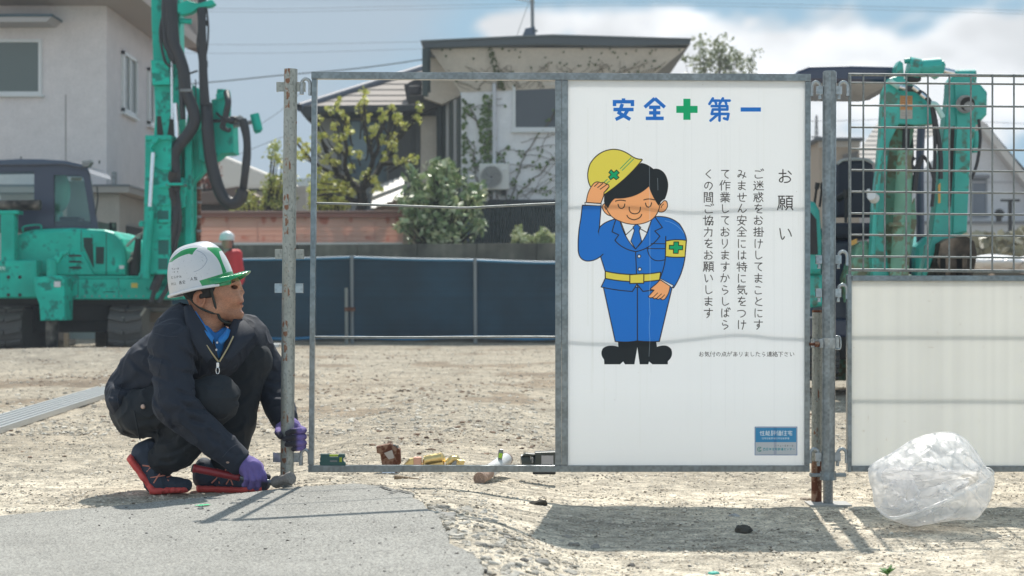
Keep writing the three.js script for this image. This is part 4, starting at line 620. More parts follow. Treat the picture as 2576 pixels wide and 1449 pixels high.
    const so = sAll([sCone(off(h, n1, 0.014), 0.026, off(a, n1, 0.016), 0.022), sCone(off(a, n1, 0.016), 0.022, off(b, n1, 0.014), 0.022), sCone(off(b, n2, 0.014), 0.022, off(tt, n2, 0.014), 0.016)], 0.012), cut = (x, y, z) => { const t = (x - h.x) * (b.x - h.x) + (y - h.y) * (b.y - h.y) < ((b.x - h.x) ** 2 + (b.y - h.y) ** 2) * 0.93; const [o, n] = t ? [h, n1] : [b, n2]; return Math.abs((x - o.x) * n.x + (y - o.y) * n.y - 0.011) - 0.013; };
    const soF = (x, y, z) => smax(so(x, y, -d + (z + d) * 0.42), cut(x, y, z), 0.006) + 0.0015 * Math.sin(x * 260) * Math.sign(Math.max(0, 0.004 - Math.abs(z + d - 0.04)));
    part('sole', implicit(soF, lo, hi, 0.0045), red, sh);
    const lp = (t, k, z) => { const p = t < 0.7 ? h.clone().lerp(b, t / 0.7) : b.clone().lerp(tt, (t - 0.7) / 0.3), n = t < 0.7 ? n1 : n2, v = off(p, n, k); v.z = -d + z; return v; };
    for (const [t0, k0, t1, k1] of [[0.18, 0.035, 0.42, 0.085], [0.32, 0.034, 0.26, 0.085], [0.44, 0.032, 0.56, 0.075], [0.56, 0.03, 0.46, 0.078]]) part('stripe', tube([lp(t0, k0, 0.0475), lp((t0 + t1) / 2, (k0 + k1) / 2, 0.0455), lp(t1, k1, 0.028)], 0.0028, 10, 6), stripe, sh);
    for (const t of [0.45, 0.53, 0.61, 0.69]) part('lace', tube([lp(t, 0.082 - 0.03 * (t - 0.45), 0.03), lp(t + 0.02, 0.092 - 0.05 * (t - 0.45), 0.0), lp(t, 0.082 - 0.03 * (t - 0.45), -0.03)], 0.0028, 10, 6), stripe, sh);
  };
  shoe([[331, 1162], [358, 1204], [388, 1240], [466, 1239]], 1, 6.17);
  shoe([[512, 1235], [560, 1237], [610, 1238], [664, 1236]], 1, 6.27);
  // ---- gloves
  const gl = mat([0.9, 0.9, 0.9], 0.85, 0, { vertexColors: true, bumpMap: rep(clothB, 26), bumpScale: 0.0008, sheen: 0.4, sheenColor: new THREE.Color(0.6, 0.5, 0.9) });
  const purple = [0.19, 0.14, 0.40], grip = [0.035, 0.034, 0.04], fg = (pts, r0, r1) => pts.slice(1).map((b, i) => sCone(pts[i], lerp(r0, r1, i / (pts.length - 1)), b, lerp(r0, r1, (i + 1) / (pts.length - 1))));
  const hand = (palm, fingers, lo, hi, col) => { const pf = sAll(palm, 0.016), ff = fingers.map((f) => sAll(fg(...f), 0.003)); return implicit((x, y, z) => { let d = pf(x, y, z), m = 9; for (const f of ff) m = Math.min(m, f(x, y, z)); return smin(d, m, 0.007) + fold(x, y, z, 0.0012, 70); }, lo, hi, 0.003, col); };
  { const d = 5.955;
    const g = hand([sCone(P(604, 1160, 5.98), 0.034, P(622, 1172, 5.975), 0.037), sEll(P(634, 1178, 5.972), 0.042, 0.032, 0.036), sCone(P(640, 1172, 5.945), 0.019, P(636, 1188, 6.0), 0.02)],
      [[[P(648, 1170, d - 0.005), P(662, 1194, d - 0.012), P(666, 1216, d + 0.0), P(665, 1230, d + 0.01)], 0.0128, 0.0098], [[P(640, 1178, d - 0.012), P(651, 1202, d - 0.02), P(650, 1220, d - 0.002), P(645, 1228, d + 0.02)], 0.0132, 0.0102], [[P(628, 1182, d - 0.014), P(637, 1206, d - 0.022), P(634, 1222, d - 0.002), P(628, 1226, d + 0.02)], 0.0128, 0.0098], [[P(616, 1182, d - 0.01), P(622, 1204, d - 0.016), P(619, 1217, d + 0.002), P(614, 1220, d + 0.02)], 0.0112, 0.0088], [[P(618, 1176, 6.0), P(640, 1182, 6.02), P(660, 1196, 6.018), P(674, 1200, 6.012)], 0.0145, 0.0105]],
      P(570, 1262, 6.08), P(700, 1130, 5.87), (x, y, z) => { const py = HY - (y - CH) / -z * F, px = CX + x / -z * F; return mix3(purple, grip, Math.max(ss(1206, 1216, py) * ss(652, 660, px), ss(-5.985, -6.0, z))); });
    part('glove', g, gl, person); }
  { const F1 = (y, tx, ty) => [[P(757, y, 6.205), P(764, y + 4, 6.165), P(754, y + 5, 6.122), P(738, y + 6, 6.108), P(tx, ty, 6.112)], 0.0115, 0.0096];
    const g = hand([sCone(P(716, 1058, 6.265), 0.032, P(734, 1076, 6.232), 0.034), sEll(P(744, 1096, 6.215), 0.028, 0.042, 0.026)],
      [F1(1078, 723, 1090), F1(1095, 716, 1104), F1(1110, 722, 1118), [[P(756, 1120, 6.205), P(763, 1124, 6.168), P(755, 1127, 6.13), P(738, 1130, 6.116)], 0.0105, 0.0088], [[P(716, 1066, 6.25), P(702, 1074, 6.215), P(699, 1088, 6.165), P(706, 1098, 6.128)], 0.0145, 0.0105]],
      P(665, 1165, 6.33), P(800, 1030, 6.04), (x, y, z) => { const px = CX + x / -z * F, py = HY - (y - CH) / -z * F; return mix3(purple, grip, Math.max(ss(752, 742, px) * ss(-6.16, -6.13, z) * ss(1072, 1082, py), px < 712 ? ss(1084, 1092, py) * ss(-6.19, -6.16, z) : 0)); });
    part('glove', g, gl, person); }
  // ---- helmet: shell with printed marks on its side, brim, rim lip, chin strap
  const hc = P(513, 729, D0), tilt = 0.235, ex = V(Math.cos(tilt), Math.sin(tilt), 0), ey = V(-Math.sin(tilt), Math.cos(tilt), 0);
  const hp = (u, v, w) => V(hc.x + ex.x * u + ey.x * v, hc.y + ex.y * u + ey.y * v, hc.z + w);
  const side = canvasTex(1024, 768, (c, W, H) => {
    c.fillStyle = '#dfe0e2'; c.fillRect(0, 0, W, H);
    const s = 4.4 * 0.1574, g = '#0f9a52'; c.setTransform(s, 0, 0, s, (415.9 - 412) * 4.4, (597 - 594) * 4.4);
    const sh = (p, f) => { c.fillStyle = f; c.fill(new Path2D(p)); };
    sh('M716 164 L960 168 L880 232 L840 226 Q740 215 716 200 Z', g); sh('M730 205 L880 232 L1018 560 L968 588 Q930 400 845 306 Q790 240 730 205 Z', g); sh('M60 408 Q150 330 300 226 Q420 170 575 176 Q520 230 505 286 L478 286 Q450 270 440 276 Q300 300 150 400 Z', g);
    sh('M630 700 Q900 620 1080 540 L1180 420 L1700 300 L1700 900 L900 900 L706 838 Z', g);
    c.strokeStyle = 'rgba(110,120,145,0.5)'; c.lineWidth = 9; c.stroke(new Path2D('M140 300 Q300 170 500 146 L740 150 M560 220 Q700 260 735 370 Q700 520 540 560 M150 942 Q420 890 700 822'));
    const R = rng(3); for (let i = 0; i < 70; i++) { c.strokeStyle = `rgba(60,58,60,${0.08 + 0.3 * R() ** 2})`; c.lineWidth = 2 + 5 * R(); const x = 150 + 650 * R(), y = 260 + 420 * R(), a = R() * 6.3, l = 6 + 34 * R() ** 2; c.beginPath(); c.moveTo(x, y); c.lineTo(x + Math.cos(a) * l, y + Math.sin(a) * l); c.stroke(); }
    c.strokeStyle = 'rgba(45,45,50,0.9)'; const row = (t, x, y, z, w, r, st) => { c.save(); c.translate(x, y); c.rotate(r); [...t].forEach((ch, i) => glyph(c, ch, i * st, 0, z, w)); c.restore(); };
    row('下上一日', 155, 500, 26, 4, -0.05, 36); row('一日 日', 170, 552, 20, 3, -0.05, 30); row('むらかみ', 146, 628, 44, 5, -0.1, 50); row('村上', 150, 728, 44, 5, -0.1, 48); row('昌宏', 292, 706, 52, 5.5, -0.12, 58); row('A型', 482, 652, 50, 6, -0.12, 62);
  });
  side.wrapS = side.wrapT = THREE.ClampToEdgeWrapping;
  const Mh = mat([0.92, 0.92, 0.93], 0.3, 0, { map: side, clearcoat: 0.5, clearcoatRoughness: 0.15, bumpMap: rep(blotB, 2), bumpScale: 0.0008 });
  const A = K(86), Bh = K(118), C = K(76);
  const dome = (th, ph, o = 0) => {                            // ph 0 = rim, pi/2 = crown; a little longer behind, ridged along the top
    const ce = Math.pow(Math.cos(ph), 0.62), se = Math.pow(Math.sin(ph), 0.92), fr = Math.cos(th);
    let a = A * (fr > 0 ? 0.96 : 1.0), w = C * ce * Math.sin(th), u = a * ce * fr, v = Bh * se + 0.005 * Math.exp(-((w / 0.02) ** 2)) * se - 0.008 * Math.max(0, fr) * (1 - se);
    const k = 1 + o / 0.12; return hp(u * k, v * (1 + o / 0.14), w * k);
  };
  const hm = (() => { const nu = 72, nv = 36, p = [], uv = [], idx = []; for (let j = 0; j <= nv; j++) for (let i = 0; i <= nu; i++) { const th = i / nu * 2 * Math.PI, ph = j / nv * Math.PI / 2, q = dome(th, ph); p.push(q.x, q.y, q.z); uv.push(((CX + q.x / D0 * F) - 412) * 4.4 / 1024, 1 - ((HY - (q.y - CH) / D0 * F) - 594) * 4.4 / 768); } for (let j = 0; j < nv; j++) for (let i = 0; i < nu; i++) { const k = j * (nu + 1) + i; idx.push(k, k + nu + 1, k + 1, k + 1, k + nu + 1, k + nu + 2); } const g = new THREE.BufferGeometry(); g.setAttribute('position', new THREE.BufferAttribute(new Float32Array(p), 3)); g.setAttribute('uv', new THREE.BufferAttribute(new Float32Array(uv), 2)); g.setIndex(idx); g.computeVertexNormals(); return part('helmet', g, Mh, person); })();
  hm.userData.label = 'scuffed white helmet with green bands and hand lettering';
  const rimPts = []; for (let i = 0; i <= 40; i++) { const th = Math.PI * (0.30 + 1.40 * i / 40); rimPts.push(dome(th, 0.02, 0.004)); } part('rim_lip', tube(rimPts, 0.0058, 80, 8), mat([0.80, 0.81, 0.83], 0.3, 0, { clearcoat: 0.4 }), hm);
  // brim: a curved translucent green peak
  { const n = 40, m = 10, p = [], idx = [], uv = []; for (let s = 0; s < 2; s++) for (let i = 0; i <= n; i++) for (let j = 0; j <= m; j++) { const th = lerp(-1.25, 1.25, i / n), t = j / m, a = dome(th, 0.15, 0.002), ou = K(120) * Math.cos(th * 0.93) + K(6), ow = C * 0.98 * Math.sin(th), tip = hp(ou, 0.016 - 0.030 * Math.pow(Math.abs(Math.sin(th)), 2) + 0.012 * Math.cos(th), ow), q = a.lerp(tip, t * Math.pow(Math.cos(th * 0.98), 0.5)); q.y += 0.006 * Math.sin(Math.PI * t) - s * 0.003; p.push(q.x, q.y, q.z); uv.push(q.x, q.z); } const w = m + 1, o = (n + 1) * w; for (let i = 0; i < n; i++) { for (let j = 0; j < m; j++) { const k = i * w + j; idx.push(k, k + 1, k + w, k + 1, k + w + 1, k + w, o + k, o + k + w, o + k + 1, o + k + 1, o + k + w, o + k + w + 1); } const k = i * w + m; idx.push(k, o + k, k + w, k + w, o + k, o + k + w); } const g = new THREE.BufferGeometry(); g.setAttribute('position', new THREE.BufferAttribute(new Float32Array(p), 3)); g.setAttribute('uv', new THREE.BufferAttribute(new Float32Array(uv), 2)); g.setIndex(idx); g.computeVertexNormals();
    part('brim', g, mat([0.02, 0.50, 0.20], 0.18, 0, { transmission: 0.45, thickness: 0, clearcoat: 0.8, bumpMap: rep(blotB, 12), bumpScale: 0.003 }), hm); }
  const band = []; { const n = 30, p = [], idx = []; for (let i = 0; i <= n; i++) for (let j = 0; j <= 4; j++) { const th = lerp(-1.2, 1.2, i / n), q = dome(th, 0.01 + 0.15 * j / 4, 0.003); p.push(q.x, q.y, q.z); } for (let i = 0; i < n; i++) for (let j = 0; j < 4; j++) { const k = i * 5 + j; idx.push(k, k + 1, k + 5, k + 1, k + 6, k + 5); } const g = new THREE.BufferGeometry(); g.setAttribute('position', new THREE.BufferAttribute(new Float32Array(p), 3)); g.setIndex(idx); g.computeVertexNormals(); part('front_band', tri(g), mat([0.01, 0.33, 0.12], 0.25, 0, { clearcoat: 0.6 }), hm); }
  const strapM = mat([0.035, 0.04, 0.035], 0.8);
  for (const s of [-1, 1]) { part('strap', tube([faceAt(531, 728, s * 0.081), faceAt(539, 760, s * 0.076), faceAt(546, 788, s * 0.062)], 0.0048, 24, 6), strapM, hm); part('strap', tube([faceAt(464, 738, s * 0.07), faceAt(500, 772, s * 0.078), faceAt(530, 786, s * 0.072), faceAt(547, 789, s * 0.062)], 0.0045, 30, 6), strapM, hm); }
  part('strap', tube([faceAt(547, 788, -0.062), faceAt(556, 804, -0.05), faceAt(574, 812, -0.026), faceAt(590, 810, 0), faceAt(574, 812, 0.026), faceAt(556, 804, 0.05), faceAt(547, 788, 0.062)], 0.0055, 50, 6), strapM, hm);
  part('chin_cup', new THREE.SphereGeometry(0.016, 16, 10).scale(1.3, 0.6, 0.9).translate(...faceAt(560, 806, 0.048).toArray()), strapM, hm);

  // ---- the hammer in his right hand
  const ham = thing('hammer', 'club hammer with a red ribbed grip held at the foot of the post', 'hammer', P(600, 1236, 5.99)), hd = 5.985, redM = mat([0.30, 0.022, 0.03], 0.45, 0, { clearcoat: 0.3 });
  const gripP = [P(487, 1178, hd), P(604, 1201, hd)], gv = gripP[1].clone().sub(gripP[0]), gl2 = []; for (let i = 0; i <= 60; i++) { const t = i / 60; gl2.push(new THREE.Vector2(0.0138 + 0.0012 * Math.sin(t * 22 * 6.28) * (t > 0.12 && t < 0.97 ? 1 : 0) + (t < 0.05 ? 0.003 : 0), t * gv.length())); }
  part('grip', new THREE.LatheGeometry([new THREE.Vector2(0, 0), ...gl2, new THREE.Vector2(0, gv.length())], 20).applyQuaternion(new THREE.Quaternion().setFromUnitVectors(V(0, 1, 0), gv.clone().normalize())).translate(gripP[0].x, gripP[0].y, gripP[0].z), redM, ham);
  part('grip_end', caps(P(483, 1177, hd), P(488, 1178.2, hd), 0.0135, 0.0165, 20), M.black, ham);
  part('handle', caps(P(602, 1200.6, hd), P(712, 1219, hd), 0.0085, 0.0105, 16), M.galvDark, ham);
  const hh = new THREE.LatheGeometry([[0, 0], [0.019, 0], [0.0215, 0.004], [0.0215, 0.02], [0.018, 0.026], [0.0185, 0.062], [0.0225, 0.068], [0.0235, 0.084], [0.021, 0.089], [0, 0.089]].map((q) => new THREE.Vector2(...q)), 8).rotateX(Math.PI / 2 - 0.25).rotateZ(0.0).rotateY(0.9); { const q = P(705, 1214, 5.96); hh.computeVertexNormals(); hh.translate(q.x - 0.02, q.y + 0.0, q.z + 0.0); } part('head', hh, mat([0.40, 0.36, 0.33], 0.6, 0.3, { map: rep(T.galv, 6) }), ham);
}

// ---------------------------------------------------------------- drilling rig on crawler tracks (left, 27 m away)
{
  const d = 27.4, t = thing('drill_rig', 'big teal crawler drilling rig with a dark cab and a tall mast', 'drilling rig', P(230, 884, d));
  const add = (n, g, m, par = t) => part(n, g, m, par), B = (x0, x1, y0, y1, off = 0, th = 0.6, r = 0.02) => pb(x0, x1, y0, y1, d + off, th, r), Q = (x, y, off = 0) => P(x, y, d + off);
  const groups = (list) => list.flat();
  // crawler tracks seen end on, a belt of grousers round a dark frame
  for (const [x0, x1] of [[268, 356], [-34, 54]]) {
    const a = P(x0, 770, d), b = P(x1, 884, d), w = b.x - a.x, h = a.y - b.y, len = 2.9, R = h / 2, cx = (a.x + b.x) / 2, cy = b.y + R, per = 2 * len + 2 * Math.PI * R;
    const tr = add('track', tri(new THREE.ExtrudeGeometry((() => { const s = new THREE.Shape(); s.absarc(0, 0, R * 0.9, Math.PI / 2, -Math.PI / 2, true); s.absarc(-len, 0, R * 0.9, -Math.PI / 2, -Math.PI * 1.5, true); return s; })(), { depth: w * 0.96, bevelEnabled: false, curveSegments: 16 }).rotateY(-Math.PI / 2).translate(cx + w * 0.48, cy, -d - R - 0.0)), M.tread);
    const n = 40; for (let i = 0; i < n; i++) { let s = i / n * per, y, z, an; if (s < len) { y = R; z = -s; an = 0; } else if (s < len + Math.PI * R) { an = (s - len) / R; y = R * Math.cos(an); z = -len - R * Math.sin(an); an = -an; } else if (s < 2 * len + Math.PI * R) { y = -R; z = -len + (s - len - Math.PI * R); an = Math.PI; } else { const k = (s - 2 * len - Math.PI * R) / R; y = -R * Math.cos(k); z = R * Math.sin(k); an = Math.PI - k; }
      for (const sd of [-1, 1]) { const g = new RoundedBoxGeometry(w * 0.46, 0.05, 0.075, 1, 0.012); g.rotateY(sd * 0.22); g.translate(sd * w * 0.245, 0, 0); g.rotateX(an); g.translate(cx, cy + y, -d - R + z); add('grouser', tri(g), M.tread, tr); } }
  }
  add('track_frame', [B(-30, 350, 800, 836, 0.7, 1.6), B(150, 262, 752, 822, 0.9, 1.4), B(60, 150, 770, 815, 0.7, 1.4)], M.dark);
  add('slew_ring', caps(P(205, 805, d + 1.1), P(205, 752, d + 1.1), 0.75, 0.75, 32), M.dark);
  add('belly_plate', B(-60, 372, 748, 768, 0.25, 2.0, 0.03), M.dark);
  // deck
  add('deck', slab([[-80, 700], [389, 699], [389, 750], [376, 753], [170, 754], [120, 752], [-80, 750]], d - 0.05, 2.2, 0.03), M.teal);
  add('deck_rail', [B(160, 390, 694, 700, -0.06, 0.1, 0.01), B(160, 388, 748, 752, -0.06, 0.05, 0.008)], M.teal);
  for (const x of [240, 307, 376]) add('lifting_eye', tube([Q(x - 8, 722, -0.07), Q(x - 6, 730, -0.09), Q(x + 4, 731, -0.09), Q(x + 7, 724, -0.07)], 0.012, 16, 6), M.teal);
  add('side_block', slab([[-60, 655], [92, 655], [92, 748], [-60, 750]], d - 0.32, 0.5, 0.02), M.teal);
  for (const x of [21, 50]) for (const y of [697, 742]) add('bolt_hole', caps(Q(x, y, -0.335), Q(x, y, -0.30), 0.028, 0.028, 14), M.black);
  add('stanchion', [B(1, 36, 532, 662, -0.25, 0.22, 0.02), B(-12, 47, 529, 538, -0.27, 0.26, 0.01)], M.teal);
  add('pad', caps(Q(-40, 517, -0.15), Q(102, 516, -0.15), 0.085, 0.085, 20), M.dirty);
  const mk = canvasTex(128, 64, (c) => { c.fillStyle = '#17a08b'; c.fillRect(0, 0, 128, 64); c.strokeStyle = '#d8ece8'; glyph(c, '日', 66, 10, 26, 5); glyph(c, '型', 94, 10, 26, 4); glyph(c, '本', 34, 10, 26, 4); });
  { const a = Q(-20, 668, -0.326), b = Q(15, 686, -0.326); add('lettering', new THREE.PlaneGeometry(b.x - a.x, a.y - b.y).translate((a.x + b.x) / 2, (a.y + b.y) / 2, a.z + 0.001), mat([1, 1, 1], 0.5, 0, { map: mk })); }
  for (let i = 0; i < 12; i++) add('bolt', caps(Q(176 + i * 18.5, 745, -0.056), Q(176 + i * 18.5, 745, -0.03), 0.014, 0.014, 6), M.steel);
  for (const [x0, x1, y0, y1] of [[196, 197.2, 700, 748], [298, 299.2, 700, 748], [36, 37, 660, 746]]) add('plate_joint', B(x0, x1, y0, y1, -0.054, 0.01, 0), M.dark);
  add('grease_streak', [B(254, 258, 752, 756, -0.052, 0.01, 0), B(262, 290, 733, 735, -0.053, 0.006, 0)], M.dirty); add('warning_label', B(330, 346, 712, 724, -0.054, 0.006, 0), mat([0.62, 0.5, 0.1], 0.6)); add('warning_label', B(300, 312, 668, 676, -0.006, 0.01, 0), M.white); add('grab_handle', tube([Q(58, 584, 0.0), Q(60, 570, 0.02), Q(100, 566, 0.02), Q(104, 578, 0.0)], 0.014, 20, 6), M.teal); add('exhaust', [caps(Q(284, 592, 0.7), Q(284, 560, 0.7), 0.06, 0.06, 14)], M.dirty);
  // outrigger
  const og = add('outrigger', slab([[84, 697], [150, 692], [163, 700], [163, 806], [101, 807], [98, 765], [86, 735]], d - 0.55, 0.5, 0.02), M.teal);
  add('outrigger_post', [caps(Q(131, 716, -0.42), Q(131, 654, -0.42), 0.083, 0.083, 20), caps(Q(131, 654, -0.42), Q(131, 650, -0.42), 0.07, 0.05, 20)], M.teal, og); add('outrigger_arm', slab([[126, 660], [140, 642], [152, 633], [172, 631], [172, 640], [156, 644], [146, 662]], d - 0.45, 0.12, 0.012), M.teal, og);
  add('outrigger_ram', caps(Q(131, 876, -0.3), Q(131, 800, -0.3), 0.10, 0.10, 20), M.dirty, og); add('foot_plate', caps(Q(132, 886, -0.3), Q(132, 876, -0.3), 0.2, 0.16, 20), M.dirty, og); add('label_plate', [B(136, 152, 708, 722, -0.565, 0.01, 0.002)], M.white, og);
  // engine cover
  const eng = add('engine_cover', slab([[30, 596], [60, 582], [84, 576], [180, 573], [262, 577], [286, 584], [304, 600], [316, 632], [318, 652], [317, 694], [30, 694]], d + 0.0, 1.9, 0.07), M.teal);
  add('cover_panel', slab([[124, 692], [128, 655], [140, 638], [152, 633], [200, 633], [210, 640], [222, 662], [236, 692]], d - 0.05, 0.1, 0.025), M.teal, eng);
  for (const y of [643, 658, 673]) add('louver', slab([[173, y - 2], [203, y - 2], [206, y + 2.5], [174, y + 2.5]], d - 0.062, 0.02), M.black, eng);
  const grilleT = tex(128, (u, v) => { const a = Math.sin((u + v) * 80) * Math.sin((u - v) * 80); return a > 0 ? [0.03, 0.3, 0.26] : [0.02, 0.08, 0.08]; });
  const gr = mat([0.9, 0.9, 0.9], 0.6, 0, { map: rep(grilleT, 1.2) }); add('vent_grille', slab([[209, 598], [233, 598], [236, 674], [231, 666], [211, 622]], d - 0.006, 0.02), gr, eng); add('vent_grille', slab([[241, 621], [262, 621], [261, 664], [241, 664]], d - 0.006, 0.02), gr, eng);
  add('cover_seam', [B(266.5, 268, 586, 692, -0.004, 0.01, 0), B(203.5, 205, 580, 632, -0.004, 0.01, 0)], M.dark, eng);
  add('hinge', [B(232, 242, 609, 613, -0.02, 0.03, 0.006)], M.teal, eng);
  // cab
  const frameCab = slab([[-70, 405], [-10, 403], [40, 401], [105, 402], [170, 406], [204, 413], [218, 421], [226, 440], [238, 520], [247, 577], [-70, 577]], d + 0.35, 0.07, 0.02, [[[-40, 431], [89, 428], [89, 527], [-40, 527]], [[132, 437], [204, 438], [213, 446], [233, 571], [133, 571]]]);
  const cab = add('cab', frameCab, M.navy); const back = frameCab.clone().translate(0, 0, 0); 
  add('far_frame', slab([[-70, 405], [105, 402], [204, 413], [218, 421], [247, 577], [-70, 577]], d + 1.6, 0.06, 0.02, [[[-40, 436], [89, 434], [89, 510], [-40, 510]], [[120, 440], [204, 441], [213, 448], [230, 560], [122, 560]]]), M.navy, cab);
  add('cab_roof', slab([[-72, 408], [-10, 402], [40, 399.5], [105, 400], [170, 404], [206, 412], [221, 424], [226, 436], [208, 424], [160, 415], [-72, 418]], d + 0.28, 1.5, 0.02), mat([0.03, 0.042, 0.085], 0.25, 0, { clearcoat: 1, clearcoatRoughness: 0.1 }), cab);
  add('cab_floor', B(-60, 246, 556, 578, 0.42, 1.2, 0.01), M.dark, cab); add('rear_wall', [B(88, 134, 425, 577, 0.37, 0.1, 0.02), B(-60, 89, 505, 577, 0.45, 0.9, 0.02)], M.navy, cab);
  add('window_pane', slab([[-40, 431], [89, 428], [89, 527], [-40, 527]], d + 0.39, 0.008), M.glass, cab); add('window_pane', slab([[132, 437], [204, 438], [213, 446], [233, 571], [133, 571]], d + 0.39, 0.008), M.glass, cab); add('window_pane', slab([[120, 440], [204, 441], [213, 448], [230, 560], [122, 560]], d + 1.62, 0.008), M.glass, cab);
  const seat = mat([0.20, 0.52, 0.42], 0.8); add('seat', [new THREE.SphereGeometry(1, 20, 14).scale(0.18, 0.34, 0.12).translate(...Q(150, 482, 0.85).toArray()), B(134, 148, 530, 570, 0.75, 0.3, 0.03)], seat, cab); add('seat_base', B(140, 200, 545, 572, 0.8, 0.4, 0.03), M.black, cab);
  add('console', [B(168, 230, 455, 572, 1.5, 0.06, 0.01)], mat([0.45, 0.5, 0.48], 0.6), cab); add('blind', B(178, 205, 446, 454, 1.1, 0.05, 0.005), mat([0.5, 0.36, 0.12], 0.7), cab);
  add('lamp', [slab([[205, 404], [228, 401], [231, 408], [222, 420], [207, 420]], d + 0.25, 0.16, 0.015), caps(Q(214, 426, 0.33), Q(214, 418, 0.33), 0.02)], M.steel, cab);
  for (const x of [53, 250]) add('roof_bolt', caps(Q(x, x > 100 ? 412 : 402, 0.4), Q(x, x > 100 ? 404 : 394, 0.4), 0.012), M.dark, cab);
  add('hand_rail', tube([Q(240, 540, 0.2), Q(246, 500, 0.2), Q(244, 470, 0.25)], 0.012, 14, 6), M.black, cab);

  // mast and its gear
  const m0 = -0.1, mast = add('mast', [slab([[378, -70], [446, -70], [448, 0], [450, 160], [453, 300], [456, 440], [378, 440], [390, 300], [386, 170], [381, 60]], d + m0, 0.5, 0.015)], M.teal);
  add('mast_flange', [slab([[366 + 13, 150], [425, 152], [428, 213], [383, 214]], d + m0 - 0.12, 0.2, 0.015)], M.teal, mast); add('mast_slot', [slab([[394, 292], [405, 292], [412, 345], [418, 350], [420, 345], [428, 292], [438, 293], [441, 438], [396, 438]], d + m0 - 0.006, 0.02)], mat([0.05, 0.045, 0.04], 0.9), mast);
  add('mast_edge', [B(440, 452, -70, 330, m0 - 0.06, 0.14, 0.01)], M.teal, mast); add('mast_bracket', [slab([[377, 436], [395, 442], [440, 440], [470, 452], [466, 520], [430, 532], [376, 520]], d + m0 - 0.15, 0.3, 0.02), B(365, 430, 340, 352, m0 - 0.35, 0.5, 0.01)], M.teal, mast);
  add('slide_box', [slab([[365, 346], [431, 346], [431, 420], [428, 690], [358, 690], [364, 430]], d + m0 - 0.3, 0.55, 0.02), slab([[384, 690], [470, 690], [494, 560], [492, 400], [480, 330], [430, 330]], d + 0.3, 0.4, 0.02)], M.teal, mast);
  for (let i = 0; i < 5; i++) add('mast_rib', [B(398, 428, 420 + i * 44, 428 + i * 44, m0 - 0.34, 0.06, 0.006)], M.teal, mast);
  { const rm = mat([0.02, 0.16, 0.14], 0.8); for (const [x0, x1, y0, y1] of [[396, 424, 530, 562], [398, 424, 600, 640], [398, 422, 650, 678]]) add('mast_recess', B(x0, x1, y0, y1, m0 - 0.305, 0.01, 0), rm, mast); }
  add('side_column', [B(464, 482, 345, 690, m0 - 0.05, 0.22, 0.02), B(484, 496, 330, 700, 0.35, 0.2, 0.02)], M.teal, mast); add('drill_rod', [caps(Q(497, 760, 0.4), Q(498, 250, 0.4), 0.055, 0.055, 14)], M.rust, mast);
  for (let i = 0; i < 8; i++) add('rod_joint', caps(Q(497, 470 + i * 36, 0.4), Q(497, 476 + i * 36, 0.4), 0.066, 0.066, 14), M.steel, mast);
  add('mast_foot', [slab([[352, 694], [366, 670], [440, 660], [500, 690], [500, 752], [388, 752], [352, 740]], d + 0.15, 0.8, 0.03)], M.teal); add('foot_step', B(386, 437, 722, 752, -0.1, 0.4, 0.02), M.teal);
  // hydraulic ram
  const ram = add('ram_barrel', [caps(Q(363, 690, -0.5), Q(377, 520, -0.5), 0.07, 0.07, 18), caps(Q(362, 700, -0.5), Q(363, 688, -0.5), 0.085, 0.085, 18), B(350, 362, 555, 566, -0.5, 0.12, 0.02), caps(Q(362, 560, -0.5), Q(362, 570, -0.5), 0.08)], M.teal, mast); add('ram_rod', caps(Q(377, 522, -0.5), Q(385.5, 384, -0.5), 0.034, 0.034, 16), M.chrome, mast); add('ram_eye', [slab([[380, 372], [395, 356], [400, 346], [384, 346], [374, 372], [380, 392], [392, 392]], d - 0.52, 0.16, 0.012)], M.teal, mast);
  add('second_rod', [caps(Q(433, 300, -0.25), Q(431, 60, -0.25), 0.02), caps(Q(446, 350, -0.25), Q(441, 260, -0.25), 0.045, 0.04)], M.chrome, mast);
  // rotary head at the right
  const head = add('rotary_head', [slab([[541, 308], [585, 306], [588, 384], [556, 386], [540, 400], [512, 408], [500, 400], [496, 330], [520, 300]], d - 0.1, 0.55, 0.02), slab([[482, 320], [495, 320], [512, 388], [512, 430], [478, 470]], d + 0.1, 0.3, 0.02), slab([[466, 328], [484, 212], [500, 222], [508, 262], [500, 330]], d + 0.2, 0.2, 0.015)], M.teal, mast);
  add('motor', [caps(Q(557, 308, 0.1), Q(557, 252, 0.1), 0.15, 0.16, 20), caps(Q(560, 252, 0.1), Q(562, 226, 0.1), 0.11, 0.10, 20), slab([[542, 238], [575, 228], [577, 244], [545, 252]], d - 0.1, 0.2, 0.015)], M.teal, mast);
  add('motor_base', caps(Q(548, 312, 0.1), Q(548, 303, 0.1), 0.2, 0.2, 20), M.black, mast); add('canister', [caps(Q(650, 329, 0), Q(640, 287, 0), 0.075, 0.075, 20), caps(Q(649, 331, 0), Q(650, 334, 0), 0.06, 0.05, 20)], M.teal, mast); add('valve_arm', [caps(Q(566, 322, 0), Q(636, 306, 0), 0.035), caps(Q(585, 306, 0), Q(608, 296, 0), 0.05), B(590, 610, 292, 302, -0.08, 0.14, 0.01)], M.steel, mast); add('valve_arm', caps(Q(610, 312, 0), Q(642, 306, 0), 0.022), M.teal, mast);
  // hoses: plaited black sleeves and loose lines
  const hose = (pts, r, m = M.hose) => add('hose', tube(pts.map(([x, y, o = -0.3]) => Q(x, y, o)), M1(r, d), pts.length * 10, 10), m, mast);
